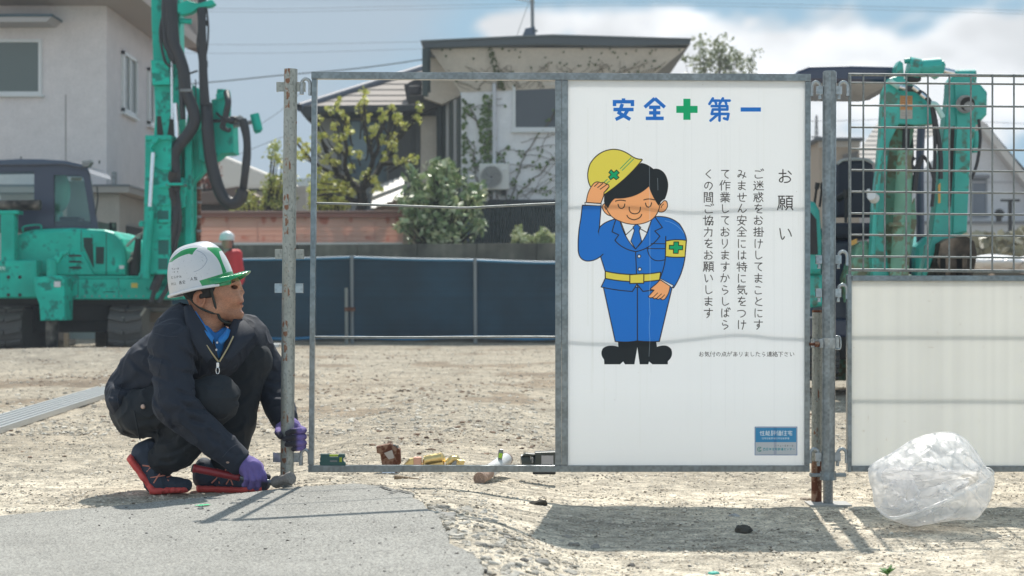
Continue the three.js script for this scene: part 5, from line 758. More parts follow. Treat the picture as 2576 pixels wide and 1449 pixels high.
  hose([[428, -40], [429, 40], [434, 100], [450, 140], [462, 180], [467, 227], [478, 255], [488, 285], [488, 312], [470, 342], [448, 368], [438, 395], [440, 440], [438, 480]], 15); hose([[436, 480, -0.25], [440, 540], [430, 600], [410, 670], [386, 732]], 12); hose([[446, 480, -0.3], [452, 560], [440, 620], [432, 700], [400, 760]], 6); hose([[430, 470, -0.4], [432, 560], [420, 640], [394, 715], [380, 760]], 6);
  hose([[415, -40], [414, 60], [418, 110], [440, 150]], 8); hose([[440, -40], [440, 40], [446, 110], [452, 150], [455, 200], [460, 300]], 7); hose([[420, 10], [405, 60], [404, 100], [414, 150], [428, 168]], 3.5); hose([[430, 60], [416, 90], [425, 140], [440, 160]], 3.5);
  hose([[519, 262, -0.2], [523, 330], [530, 400], [545, 460], [562, 498], [585, 512], [604, 500], [611, 478]], 15.5); hose([[610, 488, -0.2], [616, 440], [622, 390], [619, 330], [611, 300]], 9.5); hose([[606, 480, -0.15], [612, 420], [616, 360], [606, 310]], 4); hose([[570, 232, -0.1], [574, 258], [568, 290], [572, 300], [588, 306]], 8); hose([[545, 285, -0.1], [560, 300], [556, 320], [575, 330], [580, 322]], 3.5); hose([[604, 305], [588, 296], [570, 302], [564, 318], [574, 328]], 4);
  for (const [a, b] of [[503, 508], [510, 520], [515, 524], [508, 514]]) hose([[a, -30, -0.2], [a - 1, 60], [a + 1, 140], [(a + b) / 2, 210], [b, 264]], 4.5); hose([[497, 20, -0.2], [500, 70], [496, 110], [502, 160], [505, 250]], 2); hose([[520, 20], [524, 70], [521, 120], [512, 160]], 2.5); hose([[492, 200], [494, 290], [498, 320]], 1.5);
  add('hose_clamp', [B(500, 521, 50, 62, -0.28, 0.14, 0.01), B(506, 520, 150, 168, -0.26, 0.12, 0.01), B(510, 524, 250, 262, -0.3, 0.16, 0.01), caps(Q(447, 195, -0.3), Q(497, 178, -0.3), 0.016)], M.black, mast); add('hose_guide', [B(452, 480, 223, 231, -0.4, 0.2, 0.01), B(418, 462, 461, 467, -0.5, 0.3, 0.01)], M.steel, mast); add('hose_guide', [B(420, 462, 460, 466, -0.55, 0.06, 0.008)], M.teal, mast);
  hose([[438, 430, -0.42], [430, 470], [436, 520]], 12, mat([0.07, 0.06, 0.055], 0.8));
  add('top_bracket', [slab([[445, 10], [470, 0], [500, 8], [533, -2], [540, 8], [528, 16], [500, 18], [480, 32], [455, 38], [442, 30]], d - 0.3, 0.2, 0.012), caps(Q(452, 52, -0.2), Q(482, 54, -0.2), 0.045), caps(Q(430, 20, -0.2), Q(470, 18, -0.2), 0.05), tube([Q(452, 58, -0.2), Q(446, 80, -0.2), Q(436, 104, -0.2)], 0.025, 10, 6)], M.teal, mast);
  // loose cables and clutter at the mast foot
  for (const p of [[[318, 620], [338, 600], [360, 585]], [[330, 640], [345, 625], [352, 592]], [[322, 660], [334, 650], [344, 690]], [[306, 800], [330, 805], [352, 795], [366, 775]]]) add('cable', tube(p.map(([x, y]) => Q(x, y, 0.1)), 0.022, 16, 6), mat([0.4, 0.38, 0.33], 0.7), t);
  add('hose_bundle', [B(325, 352, 640, 696, 0.2, 0.4, 0.05), caps(Q(340, 690, 0.1), Q(348, 600, 0.1), 0.08, 0.05)], M.dark, t);
  add('crossbeam', [B(350, 420, 784, 810, 0.7, 0.25, 0.02)], mat([0.18, 0.13, 0.09], 0.9), t);
  // things about it
  solo('plywood_sheet', [pb(150, 240, 827, 853, 30.4, 0.02)], mat([0.45, 0.55, 0.68], 0.6), 'pale blue board lying behind the tracks of the rig', 'board');
  solo('wood_block', pb(239, 268, 828, 876, 29, 0.25, 0.01), M.wood, 'weathered timber block next to the right track of the rig', 'timber');
  solo('survey_peg', pb(160, 172, 838, 884, 26.6, 0.07, 0.005), M.wood, 'short wooden peg standing before the tracks of the rig', 'peg');
  const r = rock(44, 2, 0.8); r.scale(0.16, 0.16, 0.16).translate(P(133, 868, 28.3).x, P(133, 880, 28.3).y, -28.6); solo('boulder', tri(r), mat([0.42, 0.33, 0.22], 0.9), 'tan lump of earth under the belly of the rig', 'clod');
}
// ---------------------------------------------------------------- far worker in a red jacket
{
  const d = 29.2, t = thing('person', 'far worker in a red jacket and white helmet by the blue fence', 'person', P(582, 872, d)), Q = (x, y, z = 0) => P(x, y, d + z);
  const skin = mat([0.42, 0.22, 0.16], 0.6), red = mat([0.62, 0.03, 0.04], 0.7), k = (px) => M1(px, d);
  const b = sAll([sEll(Q(571, 612), k(13), k(17), k(14)), sCone(Q(573, 622), k(8), Q(576, 640), k(9)), sCone(Q(578, 645), k(19), Q(582, 735), k(20)), sCone(Q(574, 740, -0.08), k(13), Q(570, 860, -0.1), k(8)), sCone(Q(590, 740, 0.08), k(13), Q(594, 862, 0.1), k(8)), sEll(Q(562, 615), k(4), k(4), k(4))], 0.03);
  part('body', implicit(b, P(530, 890, 29.7), P(640, 575, 28.7), 0.022), skin, t);
  const hf = sEll(Q(571, 598), k(19), k(17), k(19)); part('helmet', [implicit((x, y, z) => Math.max(hf(x, y, z), Q(0, 603).y - y), P(540, 640, 29.5), P(610, 570, 28.9), 0.012), new THREE.CylinderGeometry(k(19.5), k(20), 0.02, 24).translate(Q(570, 603).x, Q(570, 603).y, -d), pb(551, 560, 601, 605, d - 0.08, 0.16, 0.008)], mat([0.75, 0.77, 0.8], 0.4), t);
  const j = sAll([sCone(Q(582, 648), k(22), Q(583, 735), k(23)), sCone(Q(596, 640), k(14), Q(604, 700), k(11)), sCone(Q(604, 700), k(11), Q(590, 735, -0.2), k(9)), sCone(Q(564, 645, 0.05), k(12), Q(556, 700, 0.05), k(10)), sCone(Q(556, 700, 0.05), k(10), Q(566, 735, -0.15), k(9))], 0.03); part('jacket', implicit((x, y, z) => j(x, y, z) + 0.008 * noise3(x * 12, y * 12, z * 12), P(530, 760, 29.7), P(630, 615, 28.6), 0.02), red, t);
  const tr = sAll([sCone(Q(576, 740, -0.08), k(15), Q(571, 862, -0.1), k(10)), sCone(Q(590, 740, 0.08), k(15), Q(594, 864, 0.1), k(10))], 0.03); part('trousers', implicit(tr, P(540, 885, 29.7), P(625, 715, 28.8), 0.022), mat([0.05, 0.06, 0.08], 0.9), t);
  part('strap', tube([Q(585, 604, -0.05), Q(586, 622, -0.08), Q(576, 630, -0.1)], 0.012, 12, 6), M.dark, t); part('collar', new THREE.TorusGeometry(k(11), k(3), 8, 20).rotateX(Math.PI / 2).translate(Q(577, 631).x, Q(577, 631).y, -d), mat([0.3, 0.28, 0.28], 0.8), t);
}
// ---------------------------------------------------------------- mini excavator behind the right-hand panel (13 m away)
{
  const d = 13.4, t = thing('mini_excavator', 'teal mini excavator with a dark canopy and a rust-streaked boom behind the mesh panel', 'excavator', P(2230, 962, d));
  const add = (n, g, m, par = t) => part(n, g, m, par), Q = (x, y, o = 0) => P(x, y, d + o), B = (x0, x1, y0, y1, o = 0, th = 0.3, r = 0.01) => pb(x0, x1, y0, y1, d + o, th, r);
  // canopy: a crowned roof of sheet steel with turned-down edges
  const roof = slab([[1996, 192], [2010, 176], [2036, 166], [2140, 164], [2258, 167], [2268, 176], [2268, 205], [2240, 209], [2060, 207], [2000, 205]], d - 0.1, 1.25, 0.03); const cn = add('canopy', roof, mat([0.028, 0.034, 0.075], 0.3, 0, { clearcoat: 0.8, clearcoatRoughness: 0.1 }));
  add('canopy_lining', [pb(2010, 2262, 200, 208, d + 0.0, 1.0, 0.01)], M.dark, cn);
  for (const [x, o] of [[2314, 0.9], [2080, 0.95]]) add('canopy_post', tube([Q(x - (x > 2200 ? 60 : 0), 245, o), Q(x, 262, o), Q(x, 420, o), Q(x + 2, 700, o), Q(x + 2, 860, o)], 0.034, 40, 10), M.navy);
  add('seat_back', [slab([[2104, 546], [2100, 440], [2106, 412], [2124, 403], [2176, 402], [2196, 412], [2202, 440], [2200, 546]], d + 0.5, 0.14, 0.03)], mat([0.024, 0.028, 0.05], 0.6)); add('seat_cushion', B(2092, 2208, 560, 600, 0.15, 0.5, 0.04), mat([0.024, 0.028, 0.05], 0.6));
  add('seat_trim', tube([Q(2106, 412, 0.5), Q(2124, 402, 0.5), Q(2176, 401, 0.5), Q(2197, 411, 0.5)], 0.014, 24, 6), mat([0.5, 0.5, 0.52], 0.4));
  add('armrest', [tube([Q(2108, 500, 0.2), Q(2122, 492, 0.15), Q(2140, 490, 0.1)], 0.03, 14, 8), caps(Q(2128, 560, 0.1), Q(2128, 495, 0.1), 0.012), caps(Q(2128, 497, 0.1), Q(2128, 478, 0.1), 0.02, 0.024)], M.black);
  for (const x of [2048, 2062, 2090]) add('control_lever', [caps(Q(x, 520, 0.2), Q(x + 6, 474, 0.15), 0.01), caps(Q(x + 6, 476, 0.15), Q(x + 9, 460, 0.15), 0.017, 0.02)], M.black);
  add('console', [B(2086, 2150, 600, 860, 0.2, 0.8, 0.05), B(2150, 2330, 640, 800, 0.9, 0.6, 0.06)], M.navy); add('floor_deck', [B(2040, 2390, 800, 850, 0.1, 1.4, 0.03)], M.navy);
  add('side_cowl', slab([[2000, 690], [2000, 505], [2028, 502], [2052, 508], [2064, 530], [2070, 600], [2068, 690]], d - 0.15, 1.0, 0.04), M.tealOld); add('cowl_opening', slab([[2012, 640], [2012, 545], [2040, 534], [2054, 552], [2058, 640]], d - 0.16, 0.03, 0.004), M.black); add('lower_cowl', [slab([[1990, 690], [2072, 690], [2080, 770], [1990, 780]], d - 0.1, 1.0, 0.03)], M.tealOld); add('rear_cowl', [slab([[2300, 620], [2334, 590], [2360, 618], [2366, 760], [2300, 770]], d + 0.8, 0.6, 0.04)], M.tealOld);
  for (const x of [2015, 2290]) { const a = P(x, 850, d), b = P(x + 100, 962, d); add('track', tri(new RoundedBoxGeometry(b.x - a.x, a.y - b.y, 1.6, 5, 0.15).translate((a.x + b.x) / 2, (a.y + b.y) / 2, -d - 0.7)), M.tread); for (let i = 0; i < 7; i++) add('track_pad', pb(x + 3, x + 97, 858 + i * 15, 866 + i * 15, d - 0.13, 0.06, 0.01), M.rubber); }
  add('undercarriage', B(2110, 2292, 846, 905, 0.1, 1.2, 0.03), M.dark); add('dozer_blade', slab([[2000, 890], [2400, 890], [2400, 958], [2000, 958]], d + 1.4, 0.06, 0.01), M.tealRust);
  // boom: swing bracket, hollow boom of two side plates, cylinder within
  const bm = add('boom', [slab([[2196, 700], [2192, 640], [2197, 520], [2208, 420], [2216, 330], [2217, 300], [2221, 232], [2238, 196], [2262, 190], [2300, 214], [2342, 246], [2350, 312], [2300, 315], [2262, 312], [2238, 360], [2228, 470], [2226, 560], [2238, 700]], d - 0.32, 0.12, 0.012)], M.tealOld);
  add('boom_side', [slab([[2262, 312], [2300, 315], [2300, 330], [2275, 420], [2262, 520], [2252, 600], [2240, 690], [2212, 690], [2224, 560], [2232, 420], [2240, 340]], d - 0.2, 0.18, 0.01), slab([[2292, 520], [2302, 498], [2306, 560], [2292, 640], [2270, 700], [2252, 700], [2270, 620]], d - 0.34, 0.05, 0.006)], M.tealRust, bm);
  add('boom_cylinder', [caps(Q(2262, 700, -0.40), Q(2278, 380, -0.36), 0.072, 0.062, 20), caps(Q(2262, 560, -0.4), Q(2262, 570, -0.4), 0.078, 0.078, 20)], M.tealRust, bm); add('boom_cylinder_rod', caps(Q(2278, 384, -0.34), Q(2280, 318, -0.3), 0.03), M.black, bm); add('boom_inner', slab([[2250, 330], [2296, 322], [2300, 400], [2284, 420], [2250, 400]], d - 0.16, 0.05), mat([0.03, 0.06, 0.05], 0.9), bm);
  add('boom_edge', tube([Q(2196, 640, -0.44), Q(2206, 470, -0.44), Q(2222, 330, -0.44), Q(2220, 300, -0.44)], 0.02, 30, 6), M.tealOld, bm); add('boom_strip', slab([[2192, 510], [2204, 430], [2213, 350], [2226, 350], [2214, 460], [2206, 560], [2200, 580]], d - 0.335, 0.012, 0.002), mat([0.25, 0.58, 0.62], 0.4, 0, { clearcoat: 0.3 }), bm);
  const stT = canvasTex(96, 180, (c) => { c.fillStyle = '#c9925e'; c.fillRect(0, 0, 96, 110); c.fillStyle = '#b9b4ac'; c.fillRect(0, 110, 96, 70); c.strokeStyle = 'rgba(90,60,40,0.6)'; for (let i = 0; i < 5; i++) { c.lineWidth = 3; c.beginPath(); c.moveTo(10, 18 + i * 18); c.lineTo(86, 18 + i * 18); c.stroke(); } c.strokeStyle = '#8a7f7a'; for (let i = 0; i < 2; i++) { c.beginPath(); c.moveTo(12, 135 + i * 18); c.lineTo(82, 135 + i * 18); c.stroke(); } });
  { const a = Q(2264, 241, -0.322), b = Q(2295, 299, -0.322); add('warning_sticker', new THREE.PlaneGeometry(b.x - a.x, a.y - b.y).translate((a.x + b.x) / 2, (a.y + b.y) / 2, a.z + 0.003), mat([0.9, 0.9, 0.9], 0.5, 0, { map: stT }), bm); }
  add('boom_ear', [slab([[2252, 240], [2256, 166], [2264, 152], [2272, 158], [2280, 240]], d - 0.3, 0.16, 0.01)], M.tealOld, bm);
  // arm cylinder lying along the top, in one line to the head of the dipper arm
  add('arm_cylinder', [caps(Q(2284, 170, -0.25), Q(2312, 176, -0.25), 0.085, 0.085, 20), caps(Q(2312, 172, -0.25), Q(2366, 168, -0.25), 0.070, 0.070, 20), slab([[2352, 160], [2374, 152], [2380, 162], [2376, 180], [2360, 196], [2350, 190]], d - 0.3, 0.12, 0.01), caps(Q(2276, 154, -0.25), Q(2290, 152, -0.25), 0.02)], M.tealOld, bm); add('arm_cylinder_rod', caps(Q(2366, 176, -0.25), Q(2400, 184, -0.25), 0.028), M.chrome, bm); add('pin_block', [B(2284, 2318, 192, 204, -0.3, 0.2, 0.01)], M.black, bm);
  const hose = (pts, r) => add('hose', tube(pts.map(([x, y, o = -0.4]) => Q(x, y, o)), M1(r, d), pts.length * 8, 8), M.hose, bm);
  hose([[2262, 222], [2290, 222], [2320, 236], [2342, 262], [2356, 320], [2366, 390], [2366, 450]], 6); hose([[2280, 226], [2310, 228], [2336, 250], [2348, 300], [2352, 380], [2348, 480], [2344, 520]], 4.5); hose([[2300, 430], [2316, 396], [2326, 396], [2340, 420], [2352, 460]], 4); hose([[2300, 480], [2306, 430], [2318, 398]], 7); hose([[2462, 300], [2466, 350], [2458, 410], [2444, 450]], 4); hose([[2306, 440], [2292, 410], [2300, 396]], 5);
  add('hose_fitting', [caps(Q(2262, 218, -0.42), Q(2278, 222, -0.42), 0.02), caps(Q(2296, 218, -0.42), Q(2310, 228, -0.42), 0.02), caps(Q(2316, 236, -0.42), Q(2328, 246, -0.42), 0.018)], M.chrome, bm); add('guard_bar', [tube([Q(2236, 202, -0.36), Q(2262, 220, -0.36)], 0.02), tube([Q(2340, 262, -0.42), Q(2354, 264, -0.42), Q(2372, 296, -0.42)], 0.022, 12, 8)], mat([0.45, 0.7, 0.66], 0.4), bm); add('work_lamp', [caps(Q(2192, 492, -0.5), Q(2200, 500, -0.45), 0.035, 0.04, 16), B(2184, 2190, 474, 490, -0.4, 0.06, 0.01)], M.white, bm);
  // dipper arm and bucket linkage
  const ar = add('dipper_arm', [slab([[2388, 205], [2398, 190], [2452, 188], [2456, 206], [2470, 215], [2484, 232], [2483, 288], [2462, 312], [2446, 316], [2440, 420], [2433, 584], [2400, 600], [2352, 640], [2330, 700], [2316, 700], [2344, 600], [2362, 450], [2374, 330], [2386, 240]], d - 0.22, 0.16, 0.012)], M.tealOld); add('arm_slot', slab([[2392, 320], [2402, 316], [2398, 420], [2392, 520], [2386, 520], [2388, 420]], d - 0.226, 0.02), M.dark, ar); add('arm_face', slab([[2402, 210], [2450, 206], [2480, 236], [2480, 286], [2456, 306], [2440, 420], [2432, 580], [2398, 590], [2402, 420], [2408, 310]], d - 0.245, 0.024, 0.004), M.tealOld, ar);
  add('arm_pin', [caps(Q(2428, 262, -0.3), Q(2428, 262, -0.2), 0.07, 0.07, 20), caps(Q(2438, 268, -0.33), Q(2438, 268, -0.25), 0.04, 0.04, 16)], M.steel, ar); add('pin_hole', caps(Q(2434, 262, -0.305), Q(2434, 262, -0.25), 0.055, 0.055, 20), M.dark, ar); add('arm_top', [caps(Q(2398, 195, -0.1), Q(2452, 194, -0.1), 0.06, 0.06, 16)], M.tealOld, ar); add('lamp_fitting', [caps(Q(2452, 330, -0.2), Q(2455, 372, -0.2), 0.03, 0.035), caps(Q(2452, 376, -0.2), Q(2452, 384, -0.2), 0.025)], M.tealOld, ar); add('arm_sticker', slab([[2360, 466], [2366, 460], [2366, 510], [2360, 512]], d - 0.29, 0.004), mat([0.75, 0.4, 0.08], 0.5), ar);
  add('bucket', [slab([[2364, 612], [2384, 600], [2430, 592], [2452, 606], [2460, 640], [2448, 700], [2372, 700], [2356, 660]], d - 0.35, 0.5, 0.02), B(2378, 2392, 640, 704, -0.5, 0.2, 0.01), B(2420, 2434, 640, 704, -0.5, 0.2, 0.01)], mat([0.30, 0.235, 0.18], 0.9, 0, { map: rep(T.blot, 1.2) }), ar);
  add('swing_bracket', [B(2176, 2300, 690, 800, -0.25, 0.4, 0.03), slab([[2130, 700], [2160, 610], [2182, 604], [2196, 640], [2200, 720], [2140, 760]], d - 0.2, 0.3, 0.02)], M.tealRust); add('reflector', slab([[2140, 606], [2156, 600], [2156, 612], [2142, 618]], d - 0.225, 0.01), mat([0.7, 0.4, 0.1], 0.4));
}

// ---------------------------------------------------------------- hills
{
  const n = 160, m = 14, p = [], c = [], idx = [], prof = (a) => 16 + 15 * Math.exp(-(((a + 7.5) / 4.5) ** 2)) + 9 * Math.exp(-(((a - 15) / 4) ** 2)) + 7 * Math.exp(-(((a - 9.5) / 1.6) ** 2)) + 5 * fbm(a * 0.3, 2, 0, 3) + 12 * Math.exp(-(((a + 40) / 14) ** 2)) + 12 * Math.exp(-(((a - 38) / 14) ** 2));
  for (let i = 0; i <= n; i++) for (let j = 0; j <= m; j++) { const a = -70 + 140 * i / n, t = j / m, D = 330 + 190 * t, an = a * Math.PI / 180, x = Math.sin(an) * D, z = -Math.cos(an) * D; p.push(x, -2 + prof(a) * Math.sin(Math.min(1, t * 1.15) * Math.PI / 2) + 1.8 * fbm(x * 0.06, t * 9, z * 0.06, 3), z); const k = 0.9 + 0.6 * fbm(x * 0.05, 3, z * 0.05, 3); c.push(0.085 * k, 0.115 * k, 0.05 * k); }
  for (let i = 0; i < n; i++) for (let j = 0; j < m; j++) { const a = i * (m + 1) + j; idx.push(a, a + m + 1, a + 1, a + 1, a + m + 1, a + m + 2); }
  const g = new THREE.BufferGeometry(); g.setAttribute('position', new THREE.BufferAttribute(new Float32Array(p), 3)); g.setAttribute('color', new THREE.BufferAttribute(new Float32Array(c), 3)); g.setIndex(idx); g.computeVertexNormals(); part('hills', tri(g), mat([1, 1, 1], 0.95, 0, { vertexColors: true })).userData.kind = 'structure';
  const R = rng(31), im = new THREE.InstancedMesh(rock(8, 1, 1), mat([1, 1, 1], 0.95), 5200), mm = new THREE.Matrix4(), col = new THREE.Color();
  for (let i = 0; i < 5200; i++) { const a = -22 + 44 * R(), t = R(), D = 330 + 190 * t, an = a * Math.PI / 180, s = 1.4 + 2.2 * R(); mm.makeScale(s, s * (0.9 + 0.5 * R()), s).setPosition(Math.sin(an) * D, -2 + prof(a) * Math.sin(Math.min(1, t * 1.15) * Math.PI / 2) + s * 0.4, -Math.cos(an) * D); im.setMatrixAt(i, mm); const k = 0.6 + 0.8 * R(); im.setColorAt(i, col.setRGB(...(R() < 0.4 ? [0.16 * k, 0.18 * k, 0.06 * k] : [0.07 * k, 0.11 * k, 0.045 * k]))); }
  im.name = numbered('woods'); scene.add(im); tag(im, 'hazy spring woods covering the far hills', 'woods', null, 'stuff');
}
const win = (t, x0, x1, y0, y1, d, o = {}) => {                        // a window set on a wall facing us: frame bars, panes, sill
  const f = o.f ?? 7, fr = part('window', [pb(x0, x1, y0, y0 + f, d - 0.05, 0.1, 0.004), pb(x0, x1, y1 - f, y1, d - 0.05, 0.1, 0.004), pb(x0, x0 + f, y0 + f, y1 - f, d - 0.05, 0.1, 0.004), pb(x1 - f, x1, y0 + f, y1 - f, d - 0.05, 0.1, 0.004)], o.m ?? M.white, t);
  part('pane', pb(x0 + f, x1 - f, y0 + f, y1 - f, d - 0.012, 0.03), o.p ?? M.screen, fr); part('sill', pb(x0 - 4, x1 + 4, y1, y1 + 5, d - 0.1, 0.13, 0.006), o.m ?? M.white, fr); return fr;
};
// ---------------------------------------------------------------- pinkish house on the left
{
  const d = 36, t = thing('house', 'pinkish-grey rendered house behind the drilling rig', 'house', P(0, 870, d)), stucco = mat([0.84, 0.775, 0.775], 0.95, 0, { map: rep(T.wall, 0.8), bumpMap: rep(wallB, 1.2), bumpScale: 0.002 });
  const X = P(268, 0, d).x, Z1 = -d, Z2 = -43.5, top = 7.2;
  part('front_wall', box(X - 12, X, -0.2, 9, Z1 - 0.2, Z1), stucco, t); part('side_wall', box(X - 0.2, X - 0.002, -0.2, top, Z2, Z1 - 0.201), stucco, t); part('wall_joint', [pb(164, 166.5, 238, 405, d - 0.004, 0.02)], mat([0.3, 0.27, 0.26], 0.9), t);
  part('roof', [box(X - 12.4, X + 0.92, 7.02, 7.06, -41.9, -35.0), box(X + 0.86, X + 0.95, 6.98, 7.2, -41.9, -35.0)], mat([0.42, 0.36, 0.33], 0.85), t);
  const rf = part('roof_tiles', slab([[-200, -60], [496, -60], [496, 112], [480, 100], [470, 70]], 41.6, 0.3), mat([0.34, 0.28, 0.25], 0.7), t);
  for (let i = 0; i < 9; i++) part('verge_tile', caps(P(462 + i * 4.2, 58 + i * 5.6, 41.3), P(462 + i * 4.2, 58 + i * 5.6, 42.1), 0.07, 0.07, 10), mat([0.4, 0.36, 0.34], 0.35), rf);
  part('verge_board', slab([[452, 40], [500, 104], [496, 132], [470, 122], [452, 78]], 41.9, 0.1), mat([0.34, 0.25, 0.21], 0.8), t);
  win(t, -30, 104, 98, 238, d, { f: 8, p: mat([0.13, 0.16, 0.155], 0.35) });
  part('awning', [slab([[-60, 37], [131, 37], [131, 42], [116, 55], [-60, 56]], d - 0.75, 0.75, 0.01)], mat([0.45, 0.42, 0.41], 0.7), t); part('awning_edge', pb(-60, 132, 35, 41, d - 0.78, 0.8, 0.005), mat([0.05, 0.09, 0.12], 0.5), t);
  for (const [z0, z1, yt, yb] of [[-37.35, -38.75, 6.28, 4.95], [-40.0, -41.2, 6.28, 4.95]]) { const w = part('window', [box(X, X + 0.06, yb, yb + 0.08, z1, z0), box(X, X + 0.06, yt - 0.08, yt, z1, z0), box(X, X + 0.06, yb, yt, z0 - 0.12, z0), box(X, X + 0.06, yb, yt, z1, z1 + 0.08), box(X, X + 0.05, yb, yt, (z0 + z1) / 2 - 0.04, (z0 + z1) / 2 + 0.04)], M.white, t); part('pane', box(X, X + 0.015, yb + 0.08, yt - 0.08, z1 + 0.08, z0 - 0.12), mat([0.12, 0.15, 0.15], 0.3), w); part('sill', box(X, X + 0.1, yb - 0.06, yb - 0.002, z1 - 0.04, z0 + 0.04), M.white, w); }
  // porch with its flat roof
  const pd = 34.6, pX = P(300, 0, pd).x; part('porch_roof', [box(pX - 2.6, pX + 0.25, 2.98, 3.1, -37.4, -pd + 0.25)], mat([0.36, 0.33, 0.31], 0.8), t); part('roof_flashing', [box(pX - 2.62, pX + 0.27, 3.1, 3.14, -37.42, -pd + 0.27)], mat([0.12, 0.13, 0.15], 0.4), t);
  part('porch_wall', [box(pX - 2.4, pX, -0.2, 2.97, -pd - 0.15, -pd), box(pX - 0.15, pX - 0.002, -0.2, 2.97, -37.2, -pd - 0.151)], mat([0.44, 0.40, 0.36], 0.95, 0, { map: rep(T.wall, 0.8) }), t); part('porch_window', [box(pX, pX + 0.04, 1.2, 2.35, -36.6, -35.2)], M.dark, t);
  part('wall_lamp', [pb(280, 291, 432, 470, d - 0.14, 0.12, 0.02), pb(282, 289, 470, 480, d - 0.1, 0.08, 0.01)], M.steel, t);
}
// ---------------------------------------------------------------- roofs in the distance, pink tin fence, concrete wall, blue site fence
{
  const d = 58, t = thing('house', 'distant house with a pale tiled hip roof between the rig and the post', 'house', P(610, 840, d)), Q = (x, y, o) => P(x, y, d + o), tl = mat([0.62, 0.58, 0.52], 0.55);
  part('wall', pb(500, 770, 468, 640, d + 0.3, 5), mat([0.35, 0.33, 0.3], 0.9), t);
  const rows = 11; for (let i = 0; i < rows; i++) { const k = (j) => { const f = j / rows; return [Q(lerp(478, 545, f), lerp(474, 398, f), f * 4.2), Q(lerp(738, 556, f), lerp(474, 398, f), f * 4.2)]; }, [a, b] = k(i), [c, e] = k(i + 1), n = V(0, 0.10, 0.0), g = new THREE.BufferGeometry().setFromPoints([a.clone().add(n), b.clone().add(n), e, a.clone().add(n), e, c, a, b, b.clone().add(n), a, b.clone().add(n), a.clone().add(n)]); g.computeVertexNormals(); part('roof_tiles', tri(g), tl, t); }
  part('far_roof', [(() => { const g = new THREE.BufferGeometry().setFromPoints([Q(738, 474, 0), Q(770, 474, 9), Q(556, 398, 4.2)]); g.computeVertexNormals(); return tri(g); })()], tl, t); part('ridge', tube([Q(545, 397, 4.2), Q(556, 397, 4.2), Q(650, 435, 2.1), Q(738, 472, 0)], 0.12, 16, 6), tl, t); part('eave_band', pb(480, 738, 472, 480, d + 0.05, 0.3), M.dark, t);
  const s = thing('shed', 'low brown-roofed shed in front of the pale tiled house', 'shed', P(590, 840, 42)); part('wall', pb(498, 660, 508, 700, 42.3, 2), mat([0.10, 0.09, 0.08], 0.9), s); part('roof', slab([[494, 486], [600, 468], [662, 500], [662, 512], [494, 512]], 41.8, 2.6, 0.02), mat([0.26, 0.19, 0.16], 0.8), s);
}
{
  const d = 34.4, t = thing('tin_fence', 'low wall of rust-stained pinkish sheet metal behind the concrete wall', 'fence', P(750, 640, d)), pm = mat([0.95, 0.9, 0.88], 0.75, 0, { map: rep(T.pink, 0.4), transmission: 0.45, thickness: 0 });
  for (let i = 0; i < 7; i++) { const x0 = 500 + i * 73.6; const pnl = part('sheet_panel', pb(x0, x0 + 72.4, 545, 617, d, 0.03, 0.004), pm, t); for (let j = 0; j < 5; j++) part('rib', pb(x0, x0 + 72.4, 556 + j * 12, 558 + j * 12, d - 0.014, 0.013, 0.004), pm, pnl); part('stile', pb(x0 - 1.2, x0 + 1.6, 545, 617, d - 0.02, 0.02, 0.004), pm, pnl); }
  part('coping', [slab([[490, 531], [1014, 529], [1014, 534], [490, 537]], d - 0.16, 0.4, 0.01)], mat([0.34, 0.20, 0.17], 0.7), t); part('fascia', pb(496, 1010, 537, 546, d - 0.12, 0.1), mat([0.33, 0.15, 0.12], 0.85), t); part('base_rail', pb(498, 1012, 610, 620, d - 0.03, 0.06), mat([0.7, 0.7, 0.68], 0.7), t);
}
{
  const d = 32.8, t = thing('concrete_wall', 'stained concrete retaining wall above the blue site fence', 'wall', P(900, 866, d)), cm = mat([0.62, 0.60, 0.56], 0.95, 0, { map: rep(T.conc, 0.45), bumpMap: rep(blotB, 0.8), bumpScale: 0.01 });
  for (let i = 0; i < 14; i++) { const x = 300 + i * 150; part('wall_segment', slab([[x, 616 - 0.0055 * (x - 600)], [x + 149, 616 - 0.0055 * (x - 450)], [x + 149, 875], [x, 875]], d, 0.35, 0.01), cm, t); }
}
